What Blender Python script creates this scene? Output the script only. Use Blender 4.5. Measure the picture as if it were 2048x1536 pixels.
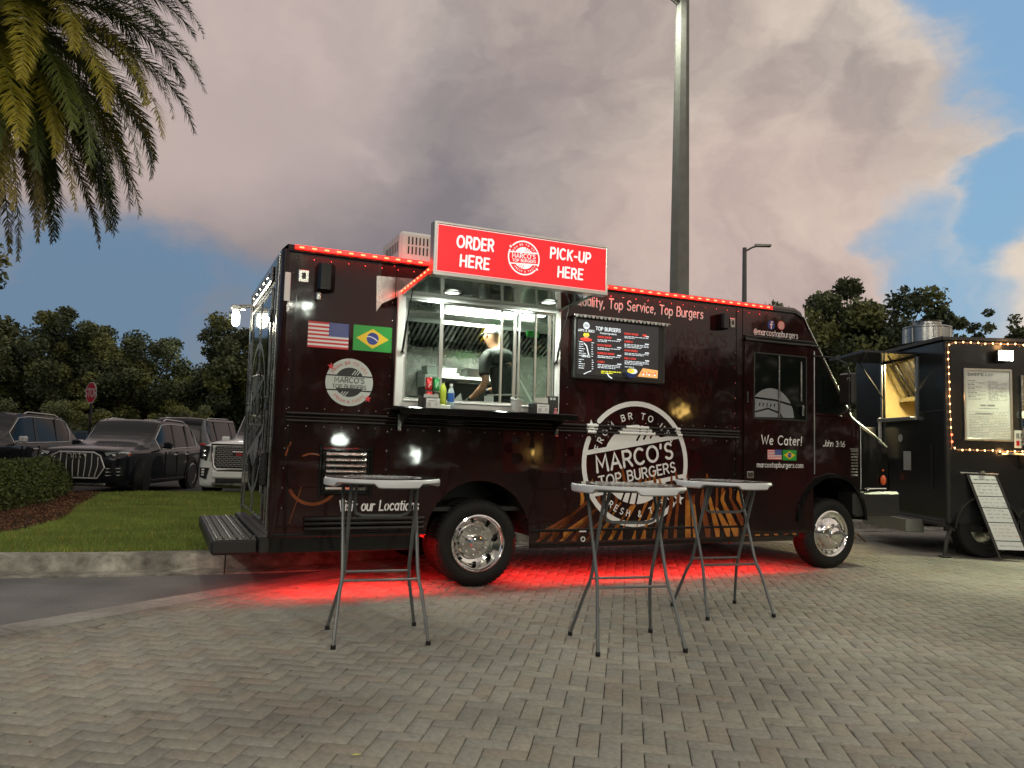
import bpy, bmesh, math, random
import numpy as np
from math import pi, sin, cos, radians, sqrt, atan2
from mathutils import Vector, Matrix

scene = bpy.context.scene
col = scene.collection
for o in list(bpy.data.objects):
    bpy.data.objects.remove(o)
random.seed(7)
RNG = np.random.default_rng(11)

# ------------------------------------------------------------------ camera
PITCH, ROLL, EYE = 0.0789, 0.0285, 1.3398
cam_data = bpy.data.cameras.new('camera')
cam = bpy.data.objects.new('camera', cam_data)
col.objects.link(cam)
cam_data.sensor_width = 36.0
cam_data.lens = 36.0 * 1551.5 / 2048.0
cam_data.clip_start = 0.05
cam_data.clip_end = 2000.0
_f = Vector((0, cos(PITCH), sin(PITCH))); _u = Vector((0, -sin(PITCH), cos(PITCH))); _r = Vector((1, 0, 0))
_r2 = cos(ROLL) * _r + sin(ROLL) * _u; _u2 = -sin(ROLL) * _r + cos(ROLL) * _u
_m = Matrix((( _r2.x, _u2.x, -_f.x), (_r2.y, _u2.y, -_f.y), (_r2.z, _u2.z, -_f.z))).to_4x4()
cam.matrix_world = Matrix.Translation((0, 0, EYE)) @ _m
scene.camera = cam

scene.render.engine = 'CYCLES'
scene.cycles.use_denoising = True
scene.cycles.max_bounces = 7
scene.cycles.diffuse_bounces = 3
scene.cycles.glossy_bounces = 4
scene.cycles.transparent_max_bounces = 12
scene.cycles.sample_clamp_indirect = 4.0
scene.cycles.caustics_reflective = False
scene.cycles.caustics_refractive = False
scene.view_settings.view_transform = 'Standard'
scene.view_settings.look = 'None'
scene.view_settings.exposure = 0.0
scene.view_settings.gamma = 1.0
scene.view_settings.use_curve_mapping = False

# ------------------------------------------------------------------ sky
def N(nt, t, **k):
    n = nt.nodes.new(t)
    for a, b in k.items():
        setattr(n, a, b)
    return n
SUN_EL, SUN_AZ = radians(2.0), radians(205)       # just above the horizon, behind the camera
world = bpy.data.worlds.new('World'); scene.world = world; world.use_nodes = True
def build_world():
    nt = world.node_tree; nt.nodes.clear(); L = nt.links.new
    out = N(nt, 'ShaderNodeOutputWorld'); bg = N(nt, 'ShaderNodeBackground'); bg.inputs[1].default_value = 0.1
    L(bg.outputs[0], out.inputs[0])
    tc = N(nt, 'ShaderNodeTexCoord')
    sky = N(nt, 'ShaderNodeTexSky'); sky.sky_type = 'NISHITA'; sky.sun_disc = False
    sky.sun_elevation = SUN_EL; sky.sun_rotation = SUN_AZ
    sky.air_density = 1.2; sky.dust_density = 0.6; sky.ozone_density = 2.0
    nrm = N(nt, 'ShaderNodeVectorMath', operation='NORMALIZE'); L(tc.outputs['Generated'], nrm.inputs[0])
    sep = N(nt, 'ShaderNodeSeparateXYZ'); L(nrm.outputs[0], sep.inputs[0])
    def math_(op, a, b=None, c=None):
        n = N(nt, 'ShaderNodeMath', operation=op)
        for i, v in enumerate((a, b, c)):
            if v is None: continue
            if isinstance(v, (int, float)): n.inputs[i].default_value = v
            else: L(v, n.inputs[i])
        return n.outputs[0]
    def ramp(v, lo, hi):
        n = N(nt, 'ShaderNodeMapRange', interpolation_type='SMOOTHSTEP')
        L(v, n.inputs[0]); n.inputs[1].default_value = lo; n.inputs[2].default_value = hi
        return n.outputs[0]
    def mixc(f, a, b):
        n = N(nt, 'ShaderNodeMix', data_type='RGBA')
        if isinstance(f, float): n.inputs[0].default_value = f
        else: L(f, n.inputs[0])
        for i, v in ((6, a), (7, b)):
            if isinstance(v, tuple): n.inputs[i].default_value = (*v, 1)
            else: L(v, n.inputs[i])
        return n.outputs[2]
    def near(d, c0, c1):            # 1 near the direction d, 0 far from it
        v = Vector(d).normalized()
        n = N(nt, 'ShaderNodeVectorMath', operation='DOT_PRODUCT'); L(warp.outputs[0], n.inputs[0]); n.inputs[1].default_value = v
        return ramp(n.outputs['Value'], cos(radians(c0)), cos(radians(c1)))
    def noise(scale, detail, rough, vec, dist=0.0, off=0.0):
        mp = N(nt, 'ShaderNodeMapping'); L(vec, mp.inputs[0]); mp.inputs['Location'].default_value = (off, off * .7, off * 1.3)
        n = N(nt, 'ShaderNodeTexNoise'); L(mp.outputs[0], n.inputs['Vector'])
        n.inputs['Scale'].default_value = scale; n.inputs['Detail'].default_value = detail
        n.inputs['Roughness'].default_value = rough; n.inputs['Distortion'].default_value = dist
        return n
    # flatten the direction a little so that clouds stretch along the horizon
    fl = N(nt, 'ShaderNodeVectorMath', operation='MULTIPLY'); L(nrm.outputs[0], fl.inputs[0]); fl.inputs[1].default_value = (1, 1, 1.7)
    w = noise(2.2, 6, .6, fl.outputs[0], 0, 3.1)
    wv = N(nt, 'ShaderNodeVectorMath', operation='SUBTRACT'); L(w.outputs['Color'], wv.inputs[0]); wv.inputs[1].default_value = (.5, .5, .5)
    ws = N(nt, 'ShaderNodeVectorMath', operation='SCALE'); L(wv.outputs[0], ws.inputs[0]); ws.inputs['Scale'].default_value = .32
    warp0 = N(nt, 'ShaderNodeVectorMath', operation='ADD'); L(nrm.outputs[0], warp0.inputs[0]); L(ws.outputs[0], warp0.inputs[1])
    warp = N(nt, 'ShaderNodeVectorMath', operation='NORMALIZE'); L(warp0.outputs[0], warp.inputs[0])
    big = noise(1.6, 7, .55, warp.outputs[0], .2, 0.4)
    fine = noise(5.0, 8, .58, warp.outputs[0], .3, 7.7)
    wz = N(nt, 'ShaderNodeSeparateXYZ'); L(warp.outputs[0], wz.inputs[0])
    # the cloud deck opens towards the horizon (its edge lies higher on the left than on the right)
    edge = math_('ADD', wz.outputs['Z'], math_('MULTIPLY', wz.outputs['X'], .32))
    deck = ramp(edge, -.02, .20)
    gap1 = near((.58, .76, .49), 12, 5)
    gap2 = near((.56, .822, .30), 5.5, 1)
    gap3 = near((.49, .857, .20), 8, 1)
    gaps = math_('MAXIMUM', math_('MAXIMUM', gap1, gap2), math_('MULTIPLY', gap3, .8))
    d = math_('ADD', deck, math_('MULTIPLY', math_('SUBTRACT', big.outputs['Fac'], .5), .9))
    d = math_('ADD', d, math_('MULTIPLY', math_('SUBTRACT', fine.outputs['Fac'], .5), .7))
    d = math_('SUBTRACT', d, math_('MULTIPLY', gaps, .76))
    dens = ramp(d, .10, .62)
    haze_c = ramp(math_('ADD', fine.outputs['Fac'], math_('MULTIPLY', big.outputs['Fac'], .6)), .78, 1.0)
    dens = math_('MAXIMUM', dens, math_('MULTIPLY', haze_c, .55))
    # clear sky: physical sky plus a dusk blue
    skym = N(nt, 'ShaderNodeMix', data_type='RGBA', blend_type='MULTIPLY'); skym.inputs[0].default_value = 1
    L(sky.outputs[0], skym.inputs[6]); skym.inputs[7].default_value = (0.6, .8, 1.0, 1)
    blue = mixc(ramp(sep.outputs['X'], -.4, .5), (1.75, 2.75, 4.1), (3.0, 5.2, 7.4))
    blue = mixc(math_('MULTIPLY', ramp(sep.outputs['Z'], .15, .6), .6), blue, (2.4, 4.2, 7.0))
    clear = mixc(.82, skym.outputs[2], blue)
    # cloud colours: lilac grey in the thick parts, pink and cream where the last light reaches
    puff = noise(3.1, 9, .52, warp.outputs[0], .9, 12.3)
    lv = math_('ADD', math_('MULTIPLY', fine.outputs['Fac'], .8), math_('MULTIPLY', puff.outputs['Fac'], 1.1))
    lv = math_('ADD', lv, math_('MULTIPLY', big.outputs['Fac'], .5))
    lv = math_('ADD', lv, math_('MULTIPLY', sep.outputs['X'], .50))
    lv = math_('ADD', lv, math_('MULTIPLY', ramp(edge, .12, .40), .22))
    light = ramp(lv, 1.22, 1.78)
    cl = mixc(light, (2.45, 2.2, 2.25), (8.1, 6.95, 5.85))
    hue = noise(2.3, 4, .5, warp.outputs[0], .3, 21.0)
    cl = mixc(math_('MULTIPLY', ramp(hue.outputs['Fac'], .45, .62), .30), cl, (5.6, 4.2, 3.7))
    lowd = near((-.18, 1, .30), 20, 6)
    cl = mixc(math_('MULTIPLY', lowd, .55), cl, (2.2, 2.0, 2.3))
    pk = near((.33, 1, .18), 16, 5)
    cl = mixc(math_('MULTIPLY', pk, .4), cl, (6.4, 4.4, 4.0))
    cream = near((-.36, .80, .46), 20, 7)
    cl = mixc(math_('MULTIPLY', cream, .55), cl, (7.2, 5.7, 5.2))
    c = mixc(dens, clear, cl)
    L(c, bg.inputs[0])
build_world()

sun_d = bpy.data.lights.new('sun', 'SUN'); sun_d.energy = 0.12; sun_d.angle = radians(25); sun_d.color = (1.0, .80, .68)
sun = bpy.data.objects.new('sun', sun_d); col.objects.link(sun)
sun.rotation_euler = (radians(90) - SUN_EL - radians(20), 0, -radians(30))

# ------------------------------------------------------------------ materials
def mat(name, color=(.5, .5, .5), rough=.5, metal=0.0, spec=.5, coat=0.0, var=0.0, vscale=8.0, bump=0.0, bscale=60.0,
        emit=None, estr=0.0, color2=None, alpha=1.0, trans=0.0, bdetail=4.0, rvar=0.0, tint=None, rnd=0.0, coat_r=.05):
    m = bpy.data.materials.new(name); m.use_nodes = True
    nt = m.node_tree; L = nt.links.new; b = nt.nodes['Principled BSDF']
    b.inputs['Base Color'].default_value = (*color, 1); b.inputs['Roughness'].default_value = rough
    b.inputs['Metallic'].default_value = metal; b.inputs['Specular IOR Level'].default_value = spec
    b.inputs['Coat Weight'].default_value = coat; b.inputs['Coat Roughness'].default_value = coat_r
    b.inputs['Transmission Weight'].default_value = trans; b.inputs['Alpha'].default_value = alpha
    tc = N(nt, 'ShaderNodeTexCoord')
    src = None
    if var or color2:
        n = N(nt, 'ShaderNodeTexNoise'); L(tc.outputs['Object'], n.inputs['Vector'])
        n.inputs['Scale'].default_value = vscale; n.inputs['Detail'].default_value = 6; n.inputs['Roughness'].default_value = .62
        mr = N(nt, 'ShaderNodeMapRange'); L(n.outputs['Fac'], mr.inputs[0]); mr.inputs[1].default_value = .3; mr.inputs[2].default_value = .7
        mx = N(nt, 'ShaderNodeMix', data_type='RGBA'); L(mr.outputs[0], mx.inputs[0])
        c2 = color2 if color2 else tuple(min(1, c * (1 + var)) for c in color)
        c1 = color if color2 else tuple(c * (1 - var) for c in color)
        mx.inputs[6].default_value = (*c1, 1); mx.inputs[7].default_value = (*c2, 1)
        src = mx.outputs[2]
        if rvar:
            r = N(nt, 'ShaderNodeMapRange'); L(n.outputs['Fac'], r.inputs[0]); r.inputs[1].default_value = .3; r.inputs[2].default_value = .7
            r.inputs[3].default_value = max(0, rough - rvar); r.inputs[4].default_value = min(1, rough + rvar)
            L(r.outputs[0], b.inputs['Roughness'])
    if tint:                              # per-piece colour kept in an attribute
        a = N(nt, 'ShaderNodeAttribute'); a.attribute_name = tint
        mm = N(nt, 'ShaderNodeMix', data_type='RGBA', blend_type='MULTIPLY'); mm.inputs[0].default_value = 1
        if src: L(src, mm.inputs[6])
        else: mm.inputs[6].default_value = (*color, 1)
        L(a.outputs['Color'], mm.inputs[7]); src = mm.outputs[2]
    if rnd:
        oi = N(nt, 'ShaderNodeObjectInfo'); mr = N(nt, 'ShaderNodeMapRange'); L(oi.outputs['Random'], mr.inputs[0])
        mr.inputs[3].default_value = 1 - rnd; mr.inputs[4].default_value = 1 + rnd
        hs = N(nt, 'ShaderNodeHueSaturation'); L(mr.outputs[0], hs.inputs['Value'])
        if src: L(src, hs.inputs['Color'])
        else: hs.inputs['Color'].default_value = (*color, 1)
        src = hs.outputs[0]
    if src: L(src, b.inputs['Base Color'])
    if bump:
        n = N(nt, 'ShaderNodeTexNoise'); L(tc.outputs['Object'], n.inputs['Vector'])
        n.inputs['Scale'].default_value = bscale; n.inputs['Detail'].default_value = bdetail
        bp = N(nt, 'ShaderNodeBump'); bp.inputs['Strength'].default_value = bump; bp.inputs['Distance'].default_value = .02
        L(n.outputs['Fac'], bp.inputs['Height']); L(bp.outputs[0], b.inputs['Normal'])
        if coat: L(bp.outputs[0], b.inputs['Coat Normal'])
    if emit:
        b.inputs['Emission Color'].default_value = (*emit, 1); b.inputs['Emission Strength'].default_value = estr
    return m

M = {}
def wrap_material():
    # printed vinyl wrap: black with patches of deep maroon, glossy and very slightly wavy
    m = mat('vinyl_wrap', (.006, .0055, .0050), .055, spec=.45, color2=(.027, .0050, .0047), vscale=1.1, bump=.12, bscale=2.8, bdetail=2.0)
    return m
M['wrap'] = wrap_material()
M['wrapdark'] = mat('black_gloss_paint', (.005, .005, .005), .08, spec=.5, bump=.04, bscale=5)
M['wraptext'] = mat('maroon_print', (.024, .0030, .0036), .10, spec=.40, bump=.06, bscale=2.6, bdetail=2)
M['black'] = mat('black_plastic', (.012, .012, .012), .45, bump=.05, bscale=200)
M['rubber'] = mat('tyre_rubber', (.0075, .0075, .0075), .70, spec=.3, var=.3, vscale=14, bump=.15, bscale=90)
M['chrome'] = mat('chrome', (.78, .78, .76), .07, metal=1, var=.06, vscale=20)
M['steel'] = mat('brushed_steel', (.42, .42, .40), .26, metal=1, var=.18, vscale=6, bump=.03, bscale=120, rvar=.08)
M['steel2'] = mat('polished_steel', (.50, .51, .48), .12, metal=1, var=.1, vscale=3)
M['alu'] = mat('aluminium_frame', (.62, .63, .61), .28, metal=1, var=.08, vscale=9)
M['whitep'] = mat('white_enamel', (.74, .75, .72), .32, var=.06, vscale=7)
M['ceiling'] = mat('ceiling_panel', (.30, .33, .29), .4, var=.06, vscale=4)
M['kitchen'] = mat('kitchen_wall_panel', (.66, .70, .62), .35, var=.06, vscale=4)
M['decal'] = mat('white_vinyl_print', (.72, .72, .71), .35, coat=.2)
M['decalg'] = mat('pale_grey_print', (.46, .50, .47), .3, coat=.3)
M['grey_print'] = mat('grey_print', (.22, .24, .25), .25, coat=.3)
M['blackprint'] = mat('black_print', (.01, .01, .011), .3)
M['red'] = mat('red_print', (.55, .02, .03), .35)
M['green'] = mat('green_print', (.02, .30, .04), .35)
M['yellow'] = mat('yellow_print', (.72, .50, .02), .35)
M['blue'] = mat('blue_print', (.02, .04, .24), .35)
M['glass'] = mat('window_glass', (.9, .95, .93), .02, trans=1.0, spec=.5)
M['glass'].node_tree.nodes['Principled BSDF'].inputs['IOR'].default_value = 1.03
M['windscreen'] = mat('windscreen_glass', (.022, .026, .026), .05, spec=.6)
M['darkglass'] = mat('tinted_glass', (.006, .008, .007), .05, spec=.42)
M['carglass'] = mat('car_window_glass', (.005, .006, .007), .05, spec=.22)
M['led'] = mat('red_led', (.6, .02, .02), .4, emit=(1, .13, .05), estr=6.5)
M['ledbase'] = mat('red_led_strip', (.35, .01, .01), .4, emit=(1, .012, .006), estr=2.6)
M['lamp'] = mat('lit_lamp_lens', (.9, .9, .8), .4, emit=(1, .97, .82), estr=20)
M['lampw'] = mat('lit_ceiling_light', (.9, .9, .85), .4, emit=(.90, 1, .88), estr=4.0)
M['lampx'] = mat('lit_floodlight_lens', (.9, .9, .8), .4, emit=(.92, 1, .78), estr=90)
M['signred'] = mat('backlit_red_sign', (.6, .01, .02), .35, emit=(.86, .016, .022), estr=.78, var=.08, vscale=3)
M['signwhite'] = mat('backlit_white_lettering', (.8, .8, .8), .35, emit=(1, .97, .95), estr=.70)
M['scrblack'] = mat('screen_black', (.012, .012, .014), .25, emit=(.03, .03, .035), estr=.5, coat=.3)
M['scrwhite'] = mat('screen_white_text', (.5, .5, .5), .3, emit=(.78, .86, .92), estr=.85)
M['scrred'] = mat('screen_red_text', (.5, .05, .04), .3, emit=(1, .06, .04), estr=.8)
M['scryel'] = mat('screen_yellow_text', (.5, .5, .04), .3, emit=(.85, .80, .03), estr=.8)
M['scrfood'] = mat('screen_food_picture', (.5, .2, .05), .3, emit=(.9, .5, .16), estr=.9, color2=(.5, .1, .04), vscale=60)
M['tubegrey'] = mat('grey_powder_coat', (.085, .092, .094), .35, var=.12, vscale=12, bump=.05, bscale=160)
M['tableedge'] = mat('white_moulded_plastic', (.52, .54, .56), .38, bump=.04, bscale=120)
M['tabletop'] = mat('black_table_top', (.018, .016, .014), .14, coat=.5, bump=.03, bscale=14)
M['amber'] = mat('amber_lens', (.65, .10, .02), .2, coat=.6)
M['redlens'] = mat('red_reflector', (.48, .012, .012), .18, coat=.6)
M['skin'] = mat('skin', (.36, .19, .11), .5, var=.1, vscale=20)
M['skin'].node_tree.nodes['Principled BSDF'].inputs['Subsurface Weight'].default_value = .08
M['shirt'] = mat('dark_grey_tshirt', (.026, .028, .026), .85, var=.2, vscale=12, bump=.35, bscale=16)
M['pants'] = mat('black_trousers', (.012, .012, .013), .8, bump=.2, bscale=20)
M['cap'] = mat('white_cap_cloth', (.40, .43, .43), .8, bump=.1, bscale=90)
M['paper'] = mat('white_paper', (.72, .73, .68), .8, var=.05, vscale=20)

# ------------------------------------------------------------------ mesh builder
class MB:
    def __init__(s): s.v = []; s.f = []; s.mi = []; s.cur = 0
    def add(s, vs, fs):
        k = len(s.v); s.v += [tuple(p) for p in vs]
        for f in fs: s.f.append(tuple(i + k for i in f)); s.mi.append(s.cur)
        return s
    def box(s, x0, x1, y0, y1, z0, z1, b=0.0):
        if x1 < x0: x0, x1 = x1, x0
        if y1 < y0: y0, y1 = y1, y0
        if z1 < z0: z0, z1 = z1, z0
        if b <= 0:
            return s.add([(x0, y0, z0), (x1, y0, z0), (x1, y1, z0), (x0, y1, z0), (x0, y0, z1), (x1, y0, z1), (x1, y1, z1), (x0, y1, z1)],
                         [(0, 3, 2, 1), (4, 5, 6, 7), (0, 1, 5, 4), (1, 2, 6, 5), (2, 3, 7, 6), (3, 0, 4, 7)])
        b = min(b, (x1 - x0) * .49, (y1 - y0) * .49, (z1 - z0) * .49)
        X = (x0, x1); Y = (y0, y1); Z = (z0, z1); vs = []; idx = {}
        for i in (0, 1):
            for j in (0, 1):
                for k in (0, 1):
                    sx, sy, sz = (b if i == 0 else -b), (b if j == 0 else -b), (b if k == 0 else -b)
                    idx[i, j, k, 0] = len(vs); vs.append((X[i], Y[j] + sy, Z[k] + sz))
                    idx[i, j, k, 1] = len(vs); vs.append((X[i] + sx, Y[j], Z[k] + sz))
                    idx[i, j, k, 2] = len(vs); vs.append((X[i] + sx, Y[j] + sy, Z[k]))
        F = []
        for ax in range(3):
            for e in (0, 1):
                o = [a for a in range(3) if a != ax]; q = []
                for (p, r) in ((0, 0), (1, 0), (1, 1), (0, 1)):
                    t = [0, 0, 0]; t[ax] = e; t[o[0]] = p; t[o[1]] = r; q.append(idx[(*t, ax)])
                F.append((q, ax, e))
        fs = [q if (e == 1) ^ (ax == 1) else q[::-1] for q, ax, e in F]
        for ax in range(3):
            o = [a for a in range(3) if a != ax]
            for p in (0, 1):
                for r in (0, 1):
                    t0 = [0, 0, 0]; t1 = [0, 0, 0]; t0[ax] = 0; t1[ax] = 1
                    t0[o[0]] = t1[o[0]] = p; t0[o[1]] = t1[o[1]] = r
                    q = [idx[(*t0, o[0])], idx[(*t1, o[0])], idx[(*t1, o[1])], idx[(*t0, o[1])]]
                    if ((p ^ r) == 1) ^ (ax == 1): q = q[::-1]
                    fs.append(q[::-1])
        for i in (0, 1):
            for j in (0, 1):
                for k in (0, 1):
                    q = [idx[i, j, k, 0], idx[i, j, k, 1], idx[i, j, k, 2]]
                    if (i + j + k) % 2 == 0: q = q[::-1]
                    fs.append(q)
        return s.add(vs, fs)
    def tube(s, pts, r, n=8, caps=True, r2=None):
        pts = [Vector(p) for p in pts]; m = len(pts); rr = [r + (0 if r2 is None else (r2 - r) * i / (m - 1)) for i in range(m)]
        T = []
        for i in range(m):
            a = pts[max(i - 1, 0)]; b = pts[min(i + 1, m - 1)]; T.append((b - a).normalized())
        up = Vector((0, 0, 1)) if abs(T[0].z) < .9 else Vector((1, 0, 0))
        x = T[0].cross(up).normalized(); vs = []; fs = []
        for i in range(m):
            x = (x - T[i] * x.dot(T[i])).normalized(); y = T[i].cross(x)
            for k in range(n):
                a = 2 * pi * k / n; vs.append(pts[i] + (x * cos(a) + y * sin(a)) * rr[i])
        for i in range(m - 1):
            for k in range(n):
                a, b = i * n + k, i * n + (k + 1) % n; fs.append((a, b, b + n, a + n))
        if caps: fs.append(tuple(range(n))[::-1]); fs.append(tuple(range((m - 1) * n, m * n)))
        return s.add(vs, fs)
    def lathe(s, prof, c=(0, 0, 0), ax='z', n=24, close=False, a0=0.0, a1=2 * pi):
        # prof: (radius, height) list turned about the axis through c
        c = Vector(c); full = abs(a1 - a0 - 2 * pi) < 1e-6; k = n if full else n + 1; vs = []
        for r, h in prof:
            for i in range(k):
                a = a0 + (a1 - a0) * i / n; p, q = r * cos(a), r * sin(a)
                vs.append(c + (Vector((p, q, h)) if ax == 'z' else Vector((p, h, q)) if ax == 'y' else Vector((h, p, q))))
        fs = []
        rng = range(len(prof) - (0 if close else 1))
        for j in rng:
            jn = (j + 1) % len(prof)
            for i in range(n):
                i2 = (i + 1) % k; fs.append((j * k + i, j * k + i2, jn * k + i2, jn * k + i))
        return s.add(vs, fs)
    def poly(s, pts): return s.add(pts, [tuple(range(len(pts)))])
    def prism(s, pts, d):
        d = Vector(d); n = len(pts); P = [Vector(p) for p in pts]
        return s.add(P + [p + d for p in P], [tuple(range(n))[::-1], tuple(range(n, 2 * n))] + [(i, (i + 1) % n, (i + 1) % n + n, i + n) for i in range(n)])
    def disc(s, c, r, ax='z', n=16, h=0.0):
        return s.lathe([(r, -h), (r, h), (0.0001, h)] if h else [(r, 0), (.0001, 0)], c, ax, n)
    def loft(s, secs, closed=False, caps=False):
        n = len(secs[0]); vs = [p for q in secs for p in q]; fs = []
        for i in range(len(secs) - 1):
            for k in range(n if closed else n - 1):
                a, b = i * n + k, i * n + (k + 1) % n; fs.append((a, b, b + n, a + n))
        if caps: fs.append(tuple(range(n))[::-1]); fs.append(tuple(range((len(secs) - 1) * n, len(secs) * n)))
        return s.add(vs, fs)
    def mesh(s, name, mats, smooth=False, ang=35):
        me = bpy.data.meshes.new(name); me.from_pydata(s.v, [], s.f)
        for m_ in (mats if isinstance(mats, (list, tuple)) else [mats]): me.materials.append(m_)
        if isinstance(mats, (list, tuple)) and len(mats) > 1: me.polygons.foreach_set('material_index', s.mi)
        bm = bmesh.new(); bm.from_mesh(me); bmesh.ops.recalc_face_normals(bm, faces=bm.faces) if smooth != 'keep' else None
        if smooth is True:
            for f in bm.faces: f.smooth = True
            for e in bm.edges:
                if len(e.link_faces) == 2 and e.calc_face_angle(0) > radians(ang): e.smooth = False
        bm.to_mesh(me); bm.free(); me.update(); return me
    def build(s, name, mats, parent=None, smooth=False, loc=None, rot=None, ang=35):
        o = bpy.data.objects.new(name, s.mesh(name, mats, smooth, ang)); col.objects.link(o)
        if parent: o.parent = parent
        if loc: o.location = loc
        if rot: o.rotation_euler = rot
        return o
def tag(o, label=None, cat=None, group=None, kind=None):
    for k, v in (('label', label), ('category', cat), ('group', group), ('kind', kind)):
        if v: o[k] = v
    return o
def thing(name, label, cat, loc=(0, 0, 0), rz=0.0, group=None):
    o = bpy.data.objects.new(name, None); col.objects.link(o); o.location = loc; o.rotation_euler = (0, 0, rz)
    o.empty_display_size = .2
    return tag(o, label, cat, group)
def copy_tree(o, parent=None, **k):
    c = o.copy(); col.objects.link(c)
    if parent: c.parent = parent
    for ch in list(o.children): copy_tree(ch, c)
    return c
def np_mesh(name, V, F, mats, mi=None, cols=None, smooth=False):
    me = bpy.data.meshes.new(name); V = np.asarray(V, dtype=np.float32).reshape(-1, 3); F = np.asarray(F, dtype=np.int32); k = F.shape[1]
    me.vertices.add(len(V)); me.vertices.foreach_set('co', V.ravel()); me.loops.add(F.size); me.loops.foreach_set('vertex_index', F.ravel())
    me.polygons.add(len(F)); me.polygons.foreach_set('loop_start', np.arange(len(F), dtype=np.int32) * k)
    try: me.polygons.foreach_set('loop_total', np.full(len(F), k, dtype=np.int32))
    except Exception: pass
    for m_ in (mats if isinstance(mats, (list, tuple)) else [mats]): me.materials.append(m_)
    if mi is not None: me.polygons.foreach_set('material_index', np.asarray(mi, dtype=np.int32))
    if cols is not None:
        a = me.color_attributes.new('tint', 'FLOAT_COLOR', 'POINT'); a.data.foreach_set('color', np.asarray(cols, dtype=np.float32).ravel())
    if smooth: me.polygons.foreach_set('use_smooth', np.ones(len(F), dtype=bool))
    me.update(calc_edges=True); me.validate(); return me
def link(name, me, parent=None, loc=None):
    o = bpy.data.objects.new(name, me); col.objects.link(o)
    if parent: o.parent = parent
    if loc: o.location = loc
    return o

# ------------------------------------------------------------------ single-stroke lettering
# glyph: width | strokes split by ';', each a list of x,y points or cx,cy,rx,ry,a0,a1 arcs (units of cap height)
G = {}
def _g(ch, w, s): G[ch] = (w, s)
_g('A', .72, '0,0 .36,1 .72,0;.13,.34 .59,.34'); _g('B', .6, '0,0 0,1 .32,1 .32,.77,.23,.23,90,-90 0,.54;.32,.54 .34,.27,.26,.27,90,-90 0,0')
_g('C', .72, '.4,.5,.4,.5,50,310'); _g('D', .7, '0,0 0,1 .25,1 .25,.5,.45,.5,90,-90 0,0'); _g('E', .52, '.52,1 0,1 0,0 .52,0;0,.52 .44,.52')
_g('F', .5, '.5,1 0,1 0,0;0,.52 .42,.52'); _g('G', .76, '.4,.5,.4,.5,50,360 .5,.5;'); _g('H', .62, '0,0 0,1;.62,0 .62,1;0,.5 .62,.5')
_g('I', .02, '0,0 0,1'); _g('J', .45, '.45,1 .45,.24 .22,.24,.23,.24,0,-160'); _g('K', .6, '0,0 0,1;.58,1 0,.42;.2,.58 .6,0'); _g('L', .48, '0,1 0,0 .48,0')
_g('M', .8, '0,0 .06,1 .4,.3 .74,1 .8,0'); _g('N', .64, '0,0 0,1 .64,0 .64,1'); _g('O', .84, '.42,.5,.42,.5,90,450'); _g('P', .58, '0,0 0,1 .32,1 .32,.73,.26,.27,90,-90 0,.46')
_g('Q', .84, '.42,.5,.42,.5,90,450;.5,.25 .8,-.06'); _g('R', .6, '0,0 0,1 .32,1 .32,.74,.26,.26,90,-90 0,.48;.3,.48 .6,0')
_g('S', .58, '.31,.75,.25,.25,30,270 .29,.25,.27,.25,90,-150'); _g('T', .62, '0,1 .62,1;.31,1 .31,0'); _g('U', .64, '0,1 0,.32 .32,.32,.32,.32,180,360 .64,1')
_g('V', .66, '0,1 .33,0 .66,1'); _g('W', .98, '0,1 .25,0 .49,.8 .73,0 .98,1'); _g('X', .62, '0,0 .62,1;0,1 .62,0'); _g('Y', .62, '0,1 .31,.48 .62,1;.31,.48 .31,0'); _g('Z', .58, '0,1 .58,1 0,0 .58,0')
_g('a', .5, '.48,.66 .48,0;.25,.33,.24,.33,20,340'); _g('b', .5, '0,1 0,0;.25,.33,.25,.33,160,-160'); _g('c', .46, '.26,.33,.25,.33,45,315'); _g('d', .5, '.5,1 .5,0;.25,.33,.25,.33,20,340')
_g('e', .5, '.02,.36 .48,.36 .25,.34,.24,.32,0,310'); _g('f', .36, '.4,.9 .27,.84,.13,.16,50,180 .14,0;0,.62 .34,.62'); _g('g', .5, '.48,.66 .48,-.08 .25,-.08,.23,.22,0,-150;.25,.33,.24,.33,20,340')
_g('h', .48, '0,1 0,0;0,.4 .24,.42,.24,.24,180,0 .48,0'); _g('i', .02, '0,.64 0,0;0,.9 0,.91'); _g('j', .2, '.2,.64 .2,-.1 .06,-.1,.14,.18,0,-120;.2,.9 .2,.91'); _g('k', .44, '0,1 0,0;.4,.66 0,.28;.14,.42 .44,0')
_g('l', .02, '0,1 0,0'); _g('m', .74, '0,.66 0,0;0,.44 .185,.46,.185,.2,180,0 .37,0;.37,.44 .555,.46,.185,.2,180,0 .74,0'); _g('n', .46, '0,.66 0,0;0,.42 .23,.42,.23,.24,180,0 .46,0')
_g('o', .5, '.25,.33,.25,.33,90,450'); _g('p', .5, '0,.66 0,-.3;.25,.33,.25,.33,160,-160'); _g('q', .5, '.5,.66 .5,-.3;.25,.33,.25,.33,20,340'); _g('r', .32, '0,.66 0,0;0,.4 .2,.42,.2,.24,180,60')
_g('s', .4, '.22,.49,.17,.17,30,270 .2,.16,.2,.16,90,-150'); _g('t', .34, '.15,.9 .15,.14 .27,.14,.12,.14,180,290;0,.64 .34,.64'); _g('u', .46, '0,.66 0,.24 .23,.24,.23,.24,180,360 .46,.66;.46,.3 .46,0')
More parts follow.
